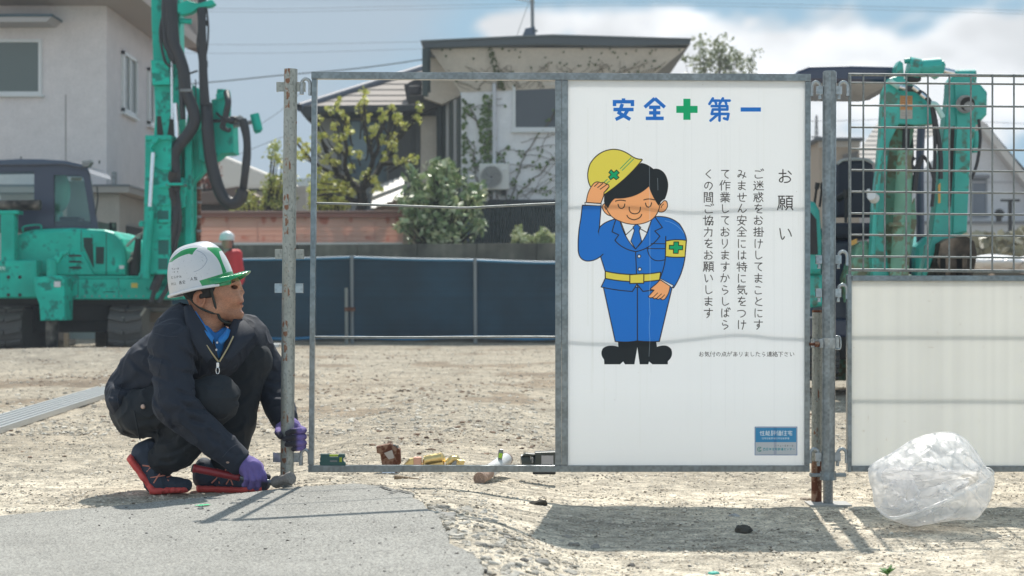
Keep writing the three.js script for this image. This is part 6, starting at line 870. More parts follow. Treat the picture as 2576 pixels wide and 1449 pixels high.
{
  const d = 31.4, t = thing('site_fence', 'long low fence of blue mesh sheeting on pipe posts', 'fence', P(900, 866, d)), top = (x) => lin1([[100, 655], [500, 656], [700, 651], [885, 648], [1195, 655], [1400, 661], [1800, 655], [2200, 660]], x), cm = mat([1, 1, 1], 0.85, 0, { map: rep(T.sheet, 0.4), transmission: 0.12, thickness: 0 });
  const posts = [265, 575, 885, 1195, 1505, 1815, 2125]; for (let k = 0; k < posts.length - 1; k++) {
    const n = 24, g = new THREE.PlaneGeometry(1, 1, n, 12), p = g.attributes.position, uv = g.attributes.uv; for (let i = 0; i < p.count; i++) { const u = p.getX(i) + 0.5, v = p.getY(i) + 0.5, x = lerp(posts[k], posts[k + 1], u), y0 = top(x) + 2 * Math.sin(Math.PI * u), y1 = 852 + 3 * Math.sin(x * 0.02), q = P(x, lerp(y1, y0, v), d); p.setXYZ(i, q.x, q.y, q.z - 0.02 + 0.035 * fbm(x * 0.03, v * 3, 1, 3)); uv.setXY(i, q.x, q.y); } g.computeVertexNormals();
    const s = part('mesh_sheet', g, cm, t); part('hem', tube([0, 0.25, 0.5, 0.75, 1].map((u) => { const x = lerp(posts[k], posts[k + 1], u); return P(x, 850 + 3 * Math.sin(x * 0.02), d - 0.03); }), 0.03, 24, 6), mat([0.02, 0.20, 0.42], 0.6), s); part('top_hem', tube([0, 0.25, 0.5, 0.75, 1].map((u) => { const x = lerp(posts[k], posts[k + 1], u); return P(x, top(x) + 2 * Math.sin(Math.PI * u), d - 0.02); }), 0.02, 24, 6), mat([0.05, 0.26, 0.46], 0.6), s);
  }
  for (const x of posts) { part('post', caps(P(x + 1, 872, d - 0.05), P(x, top(x) - 6, d - 0.05), 0.032, 0.032, 12), mat([0.26, 0.28, 0.29], 0.6, 0.3), t); } for (let k = 0; k < posts.length - 1; k++) part('top_pipe', tube([P(posts[k], top(posts[k]), d - 0.01), P((posts[k] + posts[k + 1]) / 2, top((posts[k] + posts[k + 1]) / 2) + 1, d - 0.01), P(posts[k + 1], top(posts[k + 1]), d - 0.01)], 0.026, 12, 8), mat([0.3, 0.36, 0.42], 0.5, 0.3), t);
  const s = thing('stub_pipe', 'short pipe clamped beside a post of the blue fence', 'pipe', P(872, 872, d)); part('pipe', caps(P(872, 872, d - 0.13), P(871, 724, d - 0.13), 0.032, 0.032, 12), mat([0.32, 0.33, 0.31], 0.6, 0.3), s); part('clamp', pb(866, 892, 773, 783, d - 0.17, 0.12, 0.01), M.rust, s);
}
// ---------------------------------------------------------------- the ivy-grown house in the middle and its tiled wing
let ivyWall;
{
  const d = 38, t = thing('house', 'white two-storey house overgrown with ivy under a flat grey roof', 'house', P(1390, 870, d)), white = mat([0.90, 0.90, 0.93], 0.92, 0, { map: rep(T.wall, 0.8), bumpMap: rep(wallB, 1), bumpScale: 0.006 }), beige = mat([0.70, 0.63, 0.55], 0.95, 0, { map: rep(T.wall, 0.6) });
  part('front_wall', pb(1160, 1612, 205, 880, d, 5.5), white, t);
  const A = (x, y, dd) => P(x, y, dd), tp = [A(1078, 120, 37.7), A(1726, 121, 37.7), A(1726, 121, 43), A(1078, 120, 43)], bt = [A(1158, 232, 37.98), A(1614, 214, 37.98), A(1614, 214, 42), A(1158, 232, 42)], qd = (a, b, c, e) => { const g = new THREE.BufferGeometry().setFromPoints([a, b, c, a, c, e]); g.computeVertexNormals(); return tri(g); };
  part('coved_eave', [qd(tp[0], bt[0], bt[1], tp[1]), qd(tp[1], bt[1], bt[2], tp[2]), qd(tp[3], bt[3], bt[0], tp[0])], beige, t);
  part('roof', slab([[1060, 103], [1130, 100], [1290, 92], [1390, 88], [1560, 93], [1738, 98], [1736, 112], [1560, 116], [1390, 112], [1290, 114], [1068, 121]], 37.5, 5.6, 0.02), mat([0.085, 0.10, 0.11], 0.5), t);
  part('roof_capping', slab([[1058, 101], [1290, 90], [1390, 86], [1740, 96], [1740, 99], [1390, 90], [1290, 94], [1058, 105]], 37.46, 5.7), mat([0.16, 0.18, 0.19], 0.35), t);
  part('corner_pillar', [pb(1062, 1076, 122, 240, 37.3, 0.2), pb(1076, 1082, 122, 230, 37.5, 0.2)], mat([0.05, 0.07, 0.07], 0.7), t);
  part('side_soffit', slab([[1080, 122], [1160, 122], [1158, 240], [1112, 262], [1066, 246]], 39, 0.3), beige, t);
  part('recess', pb(1052, 1160, 240, 640, 40.2, 2.5), mat([0.20, 0.19, 0.18], 0.9), t); for (let i = 0; i < 5; i++) part('board', pb(1112 + i * 9.6, 1120 + i * 9.6, 250, 612, 39.6 - i * 0.25, 0.1, 0.01), i % 2 ? mat([0.5, 0.5, 0.5], 0.8) : mat([0.10, 0.12, 0.11], 0.8), t); part('beige_panel', pb(1058, 1100, 292, 475, 39.9, 0.12), beige, t); part('dark_post', pb(1098, 1112, 262, 540, 39.5, 0.2, 0.02), mat([0.05, 0.06, 0.06], 0.8), t); part('beam', [slab([[1030, 240], [1110, 236], [1112, 262], [1040, 296], [1024, 268]], 39.4, 0.3, 0.02)], mat([0.06, 0.055, 0.05], 0.8), t);
  win(t, 1289, 1440, 204, 328, d, { f: 8, p: mat([0.10, 0.115, 0.135], 0.55) });
  part('downpipe', [caps(P(1243, 500, d - 0.08), P(1243, 210, d - 0.08), 0.045)], mat([0.6, 0.61, 0.66], 0.6), t);
  part('plinth', pb(1150, 1640, 502, 520, d - 0.1, 0.2), mat([0.07, 0.075, 0.08], 0.9), t);
  for (let i = 0; i < 26; i++) part('corrugated_sheet', pb(1163 + i * 9.2, 1171.5 + i * 9.2, 520, 640, d - 0.28, 0.05, 0.02), mat([0.030, 0.042, 0.040], 0.7), t); part('rivet_rail', pb(1163, 1402, 514, 521, d - 0.3, 0.06, 0.01), mat([0.06, 0.075, 0.08], 0.6), t);
  part('blue_drum', caps(P(1174, 640, d - 0.6), P(1174, 560, d - 0.6), 0.12, 0.12, 16), mat([0.02, 0.05, 0.16], 0.5), t);
  // air conditioner on its bracket
  const ac = thing('air_conditioner', 'white outdoor air conditioner unit on the ivy-grown wall', 'air conditioner', P(1243, 482, d - 0.3)), bodyM = mat([0.68, 0.68, 0.66], 0.5); part('casing', pb(1205, 1281, 411, 477, d - 0.34, 0.3, 0.02), bodyM, ac); const fc = P(1236, 445, d - 0.35); part('fan_opening', new THREE.CylinderGeometry(0.235, 0.235, 0.02, 32).rotateX(Math.PI / 2).translate(fc.x, fc.y, fc.z + 0.001), mat([0.12, 0.12, 0.125], 0.7), ac); part('fan_guard', [0.06, 0.11, 0.16, 0.21, 0.245].map((r) => new THREE.TorusGeometry(r, 0.008, 6, 32).translate(fc.x, fc.y, fc.z + 0.016)), bodyM, ac); part('side_vent', pb(1262, 1277, 420, 428, d - 0.352, 0.015, 0.003), M.white, ac); part('bracket', [pb(1212, 1224, 477, 490, d - 0.3, 0.3, 0.01), pb(1262, 1274, 477, 490, d - 0.3, 0.3, 0.01)], M.dark, ac);
  for (let k = 0; k < 3; k++) part('fan_blade', new THREE.BoxGeometry(0.2, 0.09, 0.008).rotateX(0.4).translate(0.11, 0, 0).rotateZ(k * 2.09).translate(fc.x, fc.y, fc.z + 0.006), mat([0.2, 0.2, 0.21], 0.6), ac);
  // aerial
  const an = thing('antenna_mast', 'aerial pole standing on the flat grey roof', 'antenna', P(1335, 90, 38.5)); part('pole', caps(P(1340, 90, 38.5), P(1338, -60, 38.5), 0.04), M.steel, an); part('base', [slab([[1314, 90], [1322, 70], [1346, 66], [1348, 90]], 38.4, 0.3, 0.03)], mat([0.10, 0.13, 0.18], 0.5), an); part('stay', caps(P(1300, 90, 38.5), P(1340, -20, 38.5), 0.006), M.steel, an); part('bracket', pb(1340, 1352, 74, 80, 38.4, 0.05), M.steel, an); part('aerial_arm', [caps(P(1296, -2, 38.5), P(1346, 6, 38.5), 0.012), caps(P(1310, -12, 38.5), P(1352, -4, 38.5), 0.012)], M.steel, an);
  // ivy: stems and leaves
  const R = rng(61), st = [], lf = [], lc = [], iv = thing('ivy', 'thin green ivy climbing the white house wall', 'creeper', P(1240, 640, d - 0.05));
  const leaf = (x, y, s) => { const g = new THREE.CircleGeometry(s, 5).rotateX(R() - 0.5).rotateY(R() * 1.2 - 0.6).rotateZ(R() * 6).translate(x, y, -d + 0.04 + 0.07 * R()); const k = 0.6 + 0.8 * R(), c = new Float32Array(g.attributes.position.count * 3); for (let i = 0; i < c.length; i += 3) c.set([0.14 * k, 0.21 * k, 0.06 * k], i); g.setAttribute('color', new THREE.BufferAttribute(c, 3)); lf.push(g); };
  const creep = (x, y, dx, dy, n, dens, r) => { const pts = []; for (let i = 0; i < n; i++) { pts.push(P(x, y, d - 0.03)); x += dx + (R() - 0.5) * 14; y += dy + (R() - 0.5) * 10; dx += (R() - 0.5) * 5; dy += (R() - 0.5) * 4; if (x < 1163 || x > 1590 || y < 236) break; if (R() < dens) { const q = P(x, y, d), m = 1 + Math.floor(R() * 4 * dens); for (let k = 0; k < m; k++) leaf(q.x + (R() - 0.5) * 0.16, q.y + (R() - 0.5) * 0.16, 0.022 + 0.022 * R()); } } if (pts.length > 2) st.push(tube(pts, r, pts.length * 2, 5)); };
  for (let i = 0; i < 5; i++) creep(1236 + R() * 16, 610, (R() - 0.5) * 5, -14, 34, 0.6, 0.012); for (let i = 0; i < 5; i++) creep(1180 + R() * 60, 420 + R() * 80, (R() - 0.5) * 8, -11, 20, 0.5, 0.009);
  for (let i = 0; i < 11; i++) creep(1250 + R() * 60, 340 + R() * 180, 9 + R() * 5, (R() - 0.55) * 8, 22, 0.28, 0.006); for (let i = 0; i < 6; i++) creep(1165 + R() * 20, 250 + R() * 260, 7, (R() - 0.5) * 8, 14, 0.3, 0.006); for (let i = 0; i < 5; i++) creep(1300 + R() * 200, 500, (R() - 0.5) * 8, -9, 18, 0.2, 0.005);
  for (let i = 0; i < 170; i++) { const a = R() * 6.28, r = Math.sqrt(R()), q = P(1226 + 20 * r * Math.cos(a), 330 + 95 * r * Math.sin(a), d); leaf(q.x, q.y, 0.025 + 0.025 * R()); } for (let i = 0; i < 90; i++) { const q = P(1165 + 12 * R() * R(), 250 + 250 * R(), d); leaf(q.x, q.y, 0.025 + 0.025 * R()); }
  part('stem', st, mat([0.13, 0.10, 0.08], 0.9), iv); part('foliage', lf, leafMat(), iv).userData.kind = 'stuff';
  // dry creeper over the coved eave
  const dc = [], eave = (u, v, x, y) => { const a = tp[0].clone().lerp(tp[1], u), b = bt[0].clone().lerp(bt[1], u); return a.lerp(b, v).add(V(0, -0.015, 0.03)); }; for (let i = 0; i < 46; i++) { let u = 0.05 + 0.9 * R(), v = 0.95; const pts = [], du = (R() - 0.5) * 0.05; for (let k = 0; k < 9 && v > 0.05; k++) { pts.push(eave(clamp(u, 0.02, 0.98), v)); u += du + (R() - 0.5) * 0.03; v -= 0.07 * R() + 0.03; } dc.push(tube(pts, 0.006, pts.length * 2, 4)); } const dry = thing('creeper', 'bare brown creeper stems under the flat roof', 'creeper', P(1400, 200, 37.5)); part('stem', dc, mat([0.22, 0.18, 0.13], 0.95), dry);
  const dl = []; for (let i = 0; i < 160; i++) { const u = R() < 0.5 ? 0.235 + 0.025 * (R() - 0.5) : R() < 0.5 ? 0.93 * Math.sqrt(R()) : R(), q = eave(clamp(u, 0.02, 0.98), R()); dl.push(new THREE.CircleGeometry(0.03, 5).rotateX(R()).rotateY(R()).translate(q.x, q.y, q.z + 0.03)); } part('foliage', dl, mat([0.10, 0.12, 0.05], 0.8), dry).userData.kind = 'stuff';
}
{
  const t = thing('house', 'lower house wing with a tiled hip roof behind the yellow-green tree', 'house', P(920, 870, 40)), Q = (x, y, dd) => P(x, y, dd), grey = mat([0.46, 0.47, 0.47], 0.95, 0, { map: rep(T.wall, 0.5) }), tile = mat([0.33, 0.29, 0.265], 0.8);
  part('wall', pb(796, 1056, 268, 880, 40.3, 4), grey, t);
  const n = 7; for (let i = 0; i < n; i++) { const row = (f) => [Q(lerp(757, 1076, f), lerp(270, 170, f), lerp(39.2, 43.5, f)), Q(1064, lerp(270, 170, f), lerp(39.2, 43.5, f))], [a, b] = row(i / n), [c, e] = row((i + 1) / n), up = V(0, 0.028, 0); if (e.x < c.x) e.copy(c); const g = new THREE.BufferGeometry().setFromPoints([a.clone().add(up), b.clone().add(up), e, a.clone().add(up), e, c, a, b, b.clone().add(up), a, b.clone().add(up), a.clone().add(up)]); g.computeVertexNormals(); part('roof_tiles', tri(g), tile, t); }
  part('hip_edge', [tube([Q(752, 270, 39.1), Q(1078, 167, 43.5)], 0.10), tube([Q(755, 275, 39.1), Q(1070, 178, 43.3)], 0.05)], mat([0.13, 0.15, 0.2], 0.6), t); part('eave', [slab([[752, 266], [1056, 262], [1056, 276], [1000, 282], [800, 284], [772, 302], [756, 282]], 39.1, 1.3, 0.02)], mat([0.045, 0.05, 0.055], 0.7), t); part('ridge_cap', [slab([[1016, 214], [1060, 190], [1060, 300], [1032, 300]], 39.8, 0.3, 0.02), slab([[1028, 216], [1056, 214], [1056, 236], [1030, 238]], 39.6, 0.2, 0.04)], mat([0.07, 0.065, 0.07], 0.7), t);
  win(t, 868, 978, 298, 462, 40.3, { f: 5, m: mat([0.16, 0.15, 0.14], 0.6), p: mat([0.10, 0.14, 0.17], 0.06) }); part('curtain', pb(884, 922, 306, 400, 40.27, 0.02), mat([0.26, 0.36, 0.44], 0.6), t);
  part('post', [pb(848, 858, 276, 640, 40.1, 0.12), pb(978, 1046, 290, 640, 40.15, 0.1), pb(1046, 1056, 276, 640, 39.9, 0.15)], mat([0.10, 0.105, 0.105], 0.8), t); for (let i = 0; i < 9; i++) part('board', pb(800 + i * 14, 812.5 + i * 14, 468, 610, 40.05, 0.1, 0.008), mat([0.30, 0.31, 0.32], 0.85), t);
  const s = thing('lean_to', 'brown lean-to with a glinting corrugated roof behind the green bush', 'shed', P(990, 640, 37)); part('wall', [pb(940, 1160, 500, 640, 37.2, 0.4)], mat([0.26, 0.17, 0.12], 0.9), s); for (let i = 0; i < 6; i++) { const f = i / 6, a = Q(lerp(932, 1012, f), lerp(492, 462, f), 36.8), b = Q(lerp(946, 1026, f), lerp(486, 456, f), 36.8), g = new THREE.BoxGeometry(0.11, 0.02, 1.2).rotateX(0.47).rotateZ(0.05).translate((a.x + b.x) / 2, a.y, -37.3); part('roof_sheet', tri(g), mat([0.85, 0.83, 0.8], 0.22, 0.7), s); } part('fascia', slab([[932, 496], [1030, 458], [1030, 468], [934, 506]], 36.75, 0.05), mat([0.45, 0.42, 0.4], 0.3), s); part('pole', [caps(P(1052, 590, 36.9), P(1160, 622, 36.9), 0.03), pb(1010, 1060, 560, 640, 36.6, 0.1), pb(1060, 1076, 540, 640, 36.5, 0.1)], mat([0.12, 0.09, 0.07], 0.9), s); part('door_panel', [pb(1012, 1056, 575, 640, 36.55, 0.04), pb(1082, 1156, 570, 640, 36.9, 0.04)], mat([0.36, 0.29, 0.22], 0.9), s);
}
// ---------------------------------------------------------------- houses on the right
{
  const d = 50, t = thing('house', 'light grey gabled house behind the mini excavator', 'house', P(2440, 860, d)), grey = mat([0.76, 0.76, 0.79], 0.92, 0, { map: rep(T.wall, 0.6) });
  part('gable_wall', slab([[2278, 880], [2278, 470], [2450, 300], [2478, 326], [2580, 452], [2700, 600], [2700, 880]], d, 6), grey, t); part('verge', [slab([[2462, 296], [2482, 314], [2590, 448], [2720, 608], [2708, 616], [2578, 462], [2476, 332], [2450, 306], [2440, 300], [2448, 288]], d - 0.5, 0.5, 0.01)], mat([0.62, 0.58, 0.55], 0.7), t); part('roof', slab([[2472, 306], [2484, 312], [2494, 330], [2604, 452], [2730, 606], [2716, 606], [2590, 448]], d - 0.4, 7, 0.02), mat([0.10, 0.10, 0.11], 0.8), t);
  win(t, 2444, 2484, 446, 540, d, { f: 4, m: mat([0.3, 0.31, 0.34], 0.6), p: mat([0.16, 0.18, 0.22], 0.3) }); part('window_hood', pb(2436, 2490, 440, 448, d - 0.2, 0.2), mat([0.2, 0.2, 0.22], 0.6), t); part('belt', pb(2278, 2700, 456, 460, d - 0.03, 0.05), mat([0.5, 0.5, 0.53], 0.8), t);
  part('terrace_edge', [pb(2300, 2700, 556, 564, d - 1.2, 1.2)], mat([0.22, 0.22, 0.23], 0.8), t); part('terrace', pb(2300, 2700, 564, 880, d - 1.15, 1.0), mat([0.55, 0.55, 0.56], 0.9), t); part('wall_joint', [pb(2312, 2322, 470, 560, d - 0.05, 0.06), pb(2346, 2352, 430, 556, d - 0.05, 0.06)], mat([0.36, 0.37, 0.4], 0.8), t);
  const p = thing('vent_post', 'dark iron post with a cross arm beside the grey house', 'post', P(2543, 640, 44)); part('pole', pb(2538, 2547, 505, 660, 44, 0.09, 0.02), M.dark, p); part('arm', pb(2518, 2566, 501, 507, 44, 0.07, 0.01), M.dark, p); const m = thing('motor_box', 'round dark fixture on the terrace of the grey house', 'fixture', P(2514, 556, 48.2)); part('drum', new THREE.SphereGeometry(0.14, 16, 10).translate(...P(2514, 538, 48.2).toArray()), M.dark, m); part('foot', pb(2508, 2520, 546, 557, 48.15, 0.12, 0.01), M.dark, m);
}
{
  const d = 55, t = thing('house', 'house with a broad beige roof far behind the right post', 'house', P(2230, 860, d)), Q = (x, y, o) => P(x, y, d + o), rf = mat([0.50, 0.455, 0.415], 0.85); part('wall', pb(2130, 2420, 400, 880, d, 5), mat([0.46, 0.45, 0.46], 0.92), t);
  const rows = 9; for (let i = 0; i < rows; i++) { const k = (f) => [Q(lerp(2140, 2208, f), lerp(412, 310, f), -0.5 + f * 4), Q(lerp(2420, 2340, f), lerp(412, 310, f), -0.5 + f * 4)], [a, b] = k(i / rows), [c, e] = k((i + 1) / rows), u = V(0, 0.04, 0), g = new THREE.BufferGeometry().setFromPoints([a.clone().add(u), b.clone().add(u), e, a.clone().add(u), e, c, a, b, b.clone().add(u), a, b.clone().add(u), a.clone().add(u)]); g.computeVertexNormals(); part('roof_tiles', tri(g), rf, t); }
  const s = thing('house', 'small brown flat-roofed building between the right post and the excavator seat', 'house', P(2120, 860, 47)); part('wall', [pb(2060, 2162, 352, 880, 47, 3)], mat([0.40, 0.33, 0.26], 0.9), s); part('roof_edge', pb(2052, 2174, 346, 353, 46.6, 3.5), mat([0.09, 0.1, 0.11], 0.7), s); part('band', pb(2060, 2164, 353, 370, 46.9, 0.1), mat([0.5, 0.48, 0.45], 0.8), s); part('window', [slab([[2120, 390], [2160, 380], [2152, 410], [2124, 420]], 46.9, 0.06)], mat([0.12, 0.11, 0.1], 0.4), s);
  const k = thing('house', 'low pale roof seen in the gap left of the right post', 'house', P(2045, 860, 60)); part('wall', pb(2020, 2100, 440, 880, 60.4, 4), mat([0.5, 0.5, 0.53], 0.9), k); part('roof', slab([[2010, 400], [2040, 410], [2072, 442], [2010, 446]], 60, 4, 0.02), mat([0.42, 0.43, 0.46], 0.6), k);
  const a = thing('lattice_mast', 'thin lattice radio mast far off beside the right post', 'mast', P(2054, 440, 120)); part('leg', [caps(P(2047, 460, 120), P(2053, 290, 120), 0.07, 0.04, 6), caps(P(2061, 460, 120), P(2055, 290, 120), 0.07, 0.04, 6)], M.dark, a); for (let i = 0; i < 11; i++) { const y = 300 + i * 14, w = 1 + (y - 290) * 0.036; part('brace', caps(P(2054 - w, y, 120), P(2054 + w, y + 12, 120), 0.035, 0.035, 5), M.dark, a); } part('crossarm', [caps(P(2040, 345, 120), P(2068, 345, 120), 0.05), caps(P(2042, 362, 120), P(2066, 362, 120), 0.05)], M.dark, a);
}
// sacks and rubble behind the mesh
{
  const d = 19.5, R = rng(14); for (const [x, y, w, h, lab] of [[2500, 640, 130, 40, 'white sack lying over the rubble, left one behind the mesh'], [2610, 640, 120, 50, 'white sack lying over the rubble at the right edge of the picture']]) { const c = P(x, y + h / 2, d), a = M1(w / 2, d), b = M1(h / 2, d), f = sEll(c, a, b, 0.5); solo('sack', implicit((X, Y, Z) => f(X, Y, Z) + 0.02 * fbm(X * 7, Y * 9, Z * 7, 3), V(c.x - a - 0.1, c.y - b - 0.1, c.z - 0.6), V(c.x + a + 0.1, c.y + b + 0.1, c.z + 0.6), 0.03), mat([0.78, 0.78, 0.8], 0.35, 0, { bumpMap: rep(blotB, 4), bumpScale: 0.02 }), lab, 'sack'); }
  const G = [], rk = [rock(21, 1, 0.8), rock(22, 1, 0.8), rock(23, 1, 0.7)]; for (let i = 0; i < 520; i++) { const x = 2440 + R() * 330, h = R(), q = P(x, 930 - 250 * h * (0.6 + 0.4 * R()), d + 0.3 + 1.1 * R()), s = 0.04 + 0.08 * R(), g = rk[i % 3].clone().scale(s, s, s).rotateY(R() * 6).translate(q.x, Math.max(0.03, q.y), q.z), k = 0.7 + 0.6 * R(), cl = R() < 0.4 ? [0.34 * k, 0.16 * k, 0.12 * k] : R() < 0.5 ? [0.45 * k, 0.40 * k, 0.34 * k] : [0.25 * k, 0.2 * k, 0.15 * k], c = new Float32Array(g.attributes.position.count * 3); for (let j = 0; j < c.length; j += 3) c.set(cl, j); g.setAttribute('color', new THREE.BufferAttribute(c, 3)); G.push(g); }
  const m = part('rubble', G, mat([1, 1, 1], 0.95, 0, { vertexColors: true })); tag(m, 'heap of reddish rubble and soil behind the mesh panel', 'rubble', null, 'stuff');
  const hc = P(2620, 930, 26), b = []; for (let i = 0; i < 900; i++) { const x = 2380 + 420 * R(), y = 590 + 60 * R() + 30 * fbm(x * 0.01, 2, 1), q = P(x, y, 34 + 3 * R()), g = new THREE.CircleGeometry(0.07 + 0.08 * R(), 5).rotateX(R() * 3).rotateY(R() * 3).translate(q.x, q.y, q.z), k = 0.6 + 0.8 * R(), c = new Float32Array(g.attributes.position.count * 3); for (let j = 0; j < c.length; j += 3) c.set([0.36 * k, 0.34 * k, 0.24 * k], j); g.setAttribute('color', new THREE.BufferAttribute(c, 3)); b.push(g); } const bt = thing('hedge', 'dull brownish hedge below the grey house', 'hedge', P(2590, 860, 35)); part('foliage', b, leafMat(), bt).userData.kind = 'stuff'; part('bank', pb(2370, 2800, 625, 880, 36, 2), mat([0.2, 0.18, 0.14], 0.95), bt);
}
// ---------------------------------------------------------------- trees and bushes
function leaves(pts, size, cols, seed, shape = 1.9) {
  const R = rng(seed), p = new Float32Array(pts.length * 12), c = new Float32Array(pts.length * 12), idx = new Uint32Array(pts.length * 6), a = V(), b = V(), n = V();
  pts.forEach((q, i) => { const s = size * (0.6 + 0.8 * R()); a.set(R() - 0.5, R() - 0.5, R() - 0.5).normalize(); n.set(R() - 0.5, R() - 0.5, R() - 0.5).normalize(); b.crossVectors(a, n).normalize(); n.crossVectors(a, b); const k = [q.clone().addScaledVector(a, -s * shape / 2), q.clone().addScaledVector(b, s * 0.5).addScaledVector(n, s * 0.12), q.clone().addScaledVector(a, s * shape / 2), q.clone().addScaledVector(b, -s * 0.5).addScaledVector(n, s * 0.12)]; const cl = cols[Math.floor(R() * cols.length)], l = 0.75 + 0.5 * R(); k.forEach((v, j) => { p.set([v.x, v.y, v.z], (i * 4 + j) * 3); c.set([cl[0] * l, cl[1] * l, cl[2] * l], (i * 4 + j) * 3); }); idx.set([i * 4, i * 4 + 1, i * 4 + 2, i * 4, i * 4 + 2, i * 4 + 3], i * 6); });
  const g = new THREE.BufferGeometry(); g.setAttribute('position', new THREE.BufferAttribute(p, 3)); g.setAttribute('color', new THREE.BufferAttribute(c, 3)); g.setIndex(new THREE.BufferAttribute(idx, 1)); g.computeVertexNormals(); g.setAttribute('uv', new THREE.BufferAttribute(new Float32Array(pts.length * 8), 2)); return g;
}
const clump = (R, q, r, n, out) => { for (let i = 0; i < n; i++) { const v = V(R() - 0.5, R() - 0.5, R() - 0.5); if (v.length() > 0.5) { i--; continue; } out.push(q.clone().addScaledVector(v, 2 * r)); } };
{
  // pruned fruit tree with fresh yellow-green leaves
  const d = 35.2, t = thing('tree', 'knotty tree with tufts of fresh yellow-green leaves before the tiled wing', 'tree', P(905, 640, d)), R = rng(71), Q = (x, y, o = 0) => P(x, y, d + o), br = [], tips = [];
  const L = (pts, r0, r1) => br.push(limb(pts.map(([x, y, o], i) => [Q(x, y, o || 0), M1(lerp(r0, r1, i / (pts.length - 1)), d)])));
  L([[905, 640], [906, 540], [912, 505], [905, 470]], 20, 12);
  L([[905, 480], [880, 455, 0.2], [850, 440, 0.4], [815, 425, 0.5], [780, 400, 0.5], [765, 385, 0.4]], 9, 3); L([[910, 480], [925, 440, -0.2], [938, 400, -0.3], [926, 360, -0.4], [920, 318, -0.4], [905, 290, -0.3]], 9, 2); L([[915, 470], [945, 440, 0.3], [962, 412, 0.5], [990, 380, 0.6], [1000, 350, 0.5], [1040, 310, 0.3], [1055, 285, 0.2]], 10, 2); L([[938, 400, -0.3], [952, 372, -0.5], [950, 340, -0.6], [966, 310, -0.5]], 6, 2.5); L([[962, 412, 0.4], [1000, 410, 0.2], [1035, 405, 0.1]], 6, 2.5); L([[850, 440, 0.4], [830, 400, 0.2], [812, 360, 0], [800, 320, 0], [795, 290, 0]], 7, 2.5); L([[880, 455, 0.2], [868, 415, -0.1], [872, 370, -0.4], [862, 330, -0.4], [870, 295, -0.4]], 7, 2.5); L([[905, 510], [870, 498, -0.2], [830, 488, -0.3], [800, 492, -0.2]], 7, 3); L([[926, 360, -0.4], [960, 330, -0.2], [975, 290, 0], [990, 270, 0]], 4, 2); L([[920, 318, -0.4], [918, 280, -0.3], [915, 245, -0.2]], 3.5, 1.5); L([[1000, 350, 0.5], [975, 335, 0.4], [958, 300, 0.4]], 4, 2); L([[780, 400, 0.5], [755, 370, 0.4], [735, 345, 0.3]], 5, 2);
  const tufts = [[915, 232], [918, 252], [905, 275], [830, 275], [848, 262], [862, 285], [870, 300], [800, 300], [838, 320], [985, 268], [968, 285], [996, 292], [1056, 270], [1048, 300], [1020, 315], [1004, 300], [960, 300], [945, 325], [920, 300], [880, 330], [862, 345], [850, 372], [875, 382], [840, 345], [815, 340], [796, 340], [930, 350], [935, 330], [990, 345], [985, 365], [960, 350], [1000, 405], [1020, 410], [1036, 398], [968, 395], [905, 390], [885, 420], [842, 410], [820, 400], [800, 380], [825, 440], [850, 460], [870, 470], [920, 440], [940, 450], [950, 470], [800, 430], [790, 460], [815, 480], [840, 490], [860, 500], [800, 505], [870, 515], [780, 480], [735, 338], [748, 352], [770, 372], [762, 395], [745, 390]];
  const pts = []; for (const [x, y] of tufts) { const a = 0.25 + 0.2 * R(), o = (R() - 0.5) * 0.8; L([[x, y - 4, o], [lerp(x, 908, a * 0.5) + 8 * (R() - 0.5), lerp(y, 470, a * 0.5), o * 0.7], [lerp(x, 908, a), lerp(y, 470, a), o * 0.4]], 1.0, 2.2); for (let k = 0; k < 2; k++) { const X = x + 26 * (R() - 0.5), Y = y + 26 * (R() - 0.5); clump(R, Q(X, Y, o), 0.035 + 0.03 * R(), 8, pts); } }
  part('trunk', br, M.bark, t);
  for (const [x, y] of tufts) clump(R, Q(x, y, (R() - 0.5) * 1.4), 0.05 + 0.08 * R(), 28, pts); part('crown', leaves(pts, 0.05, [[0.66, 0.66, 0.14], [0.74, 0.72, 0.2], [0.50, 0.54, 0.12], [0.78, 0.76, 0.3]], 72), leafMat({ transmission: 0.5 }), t);
}
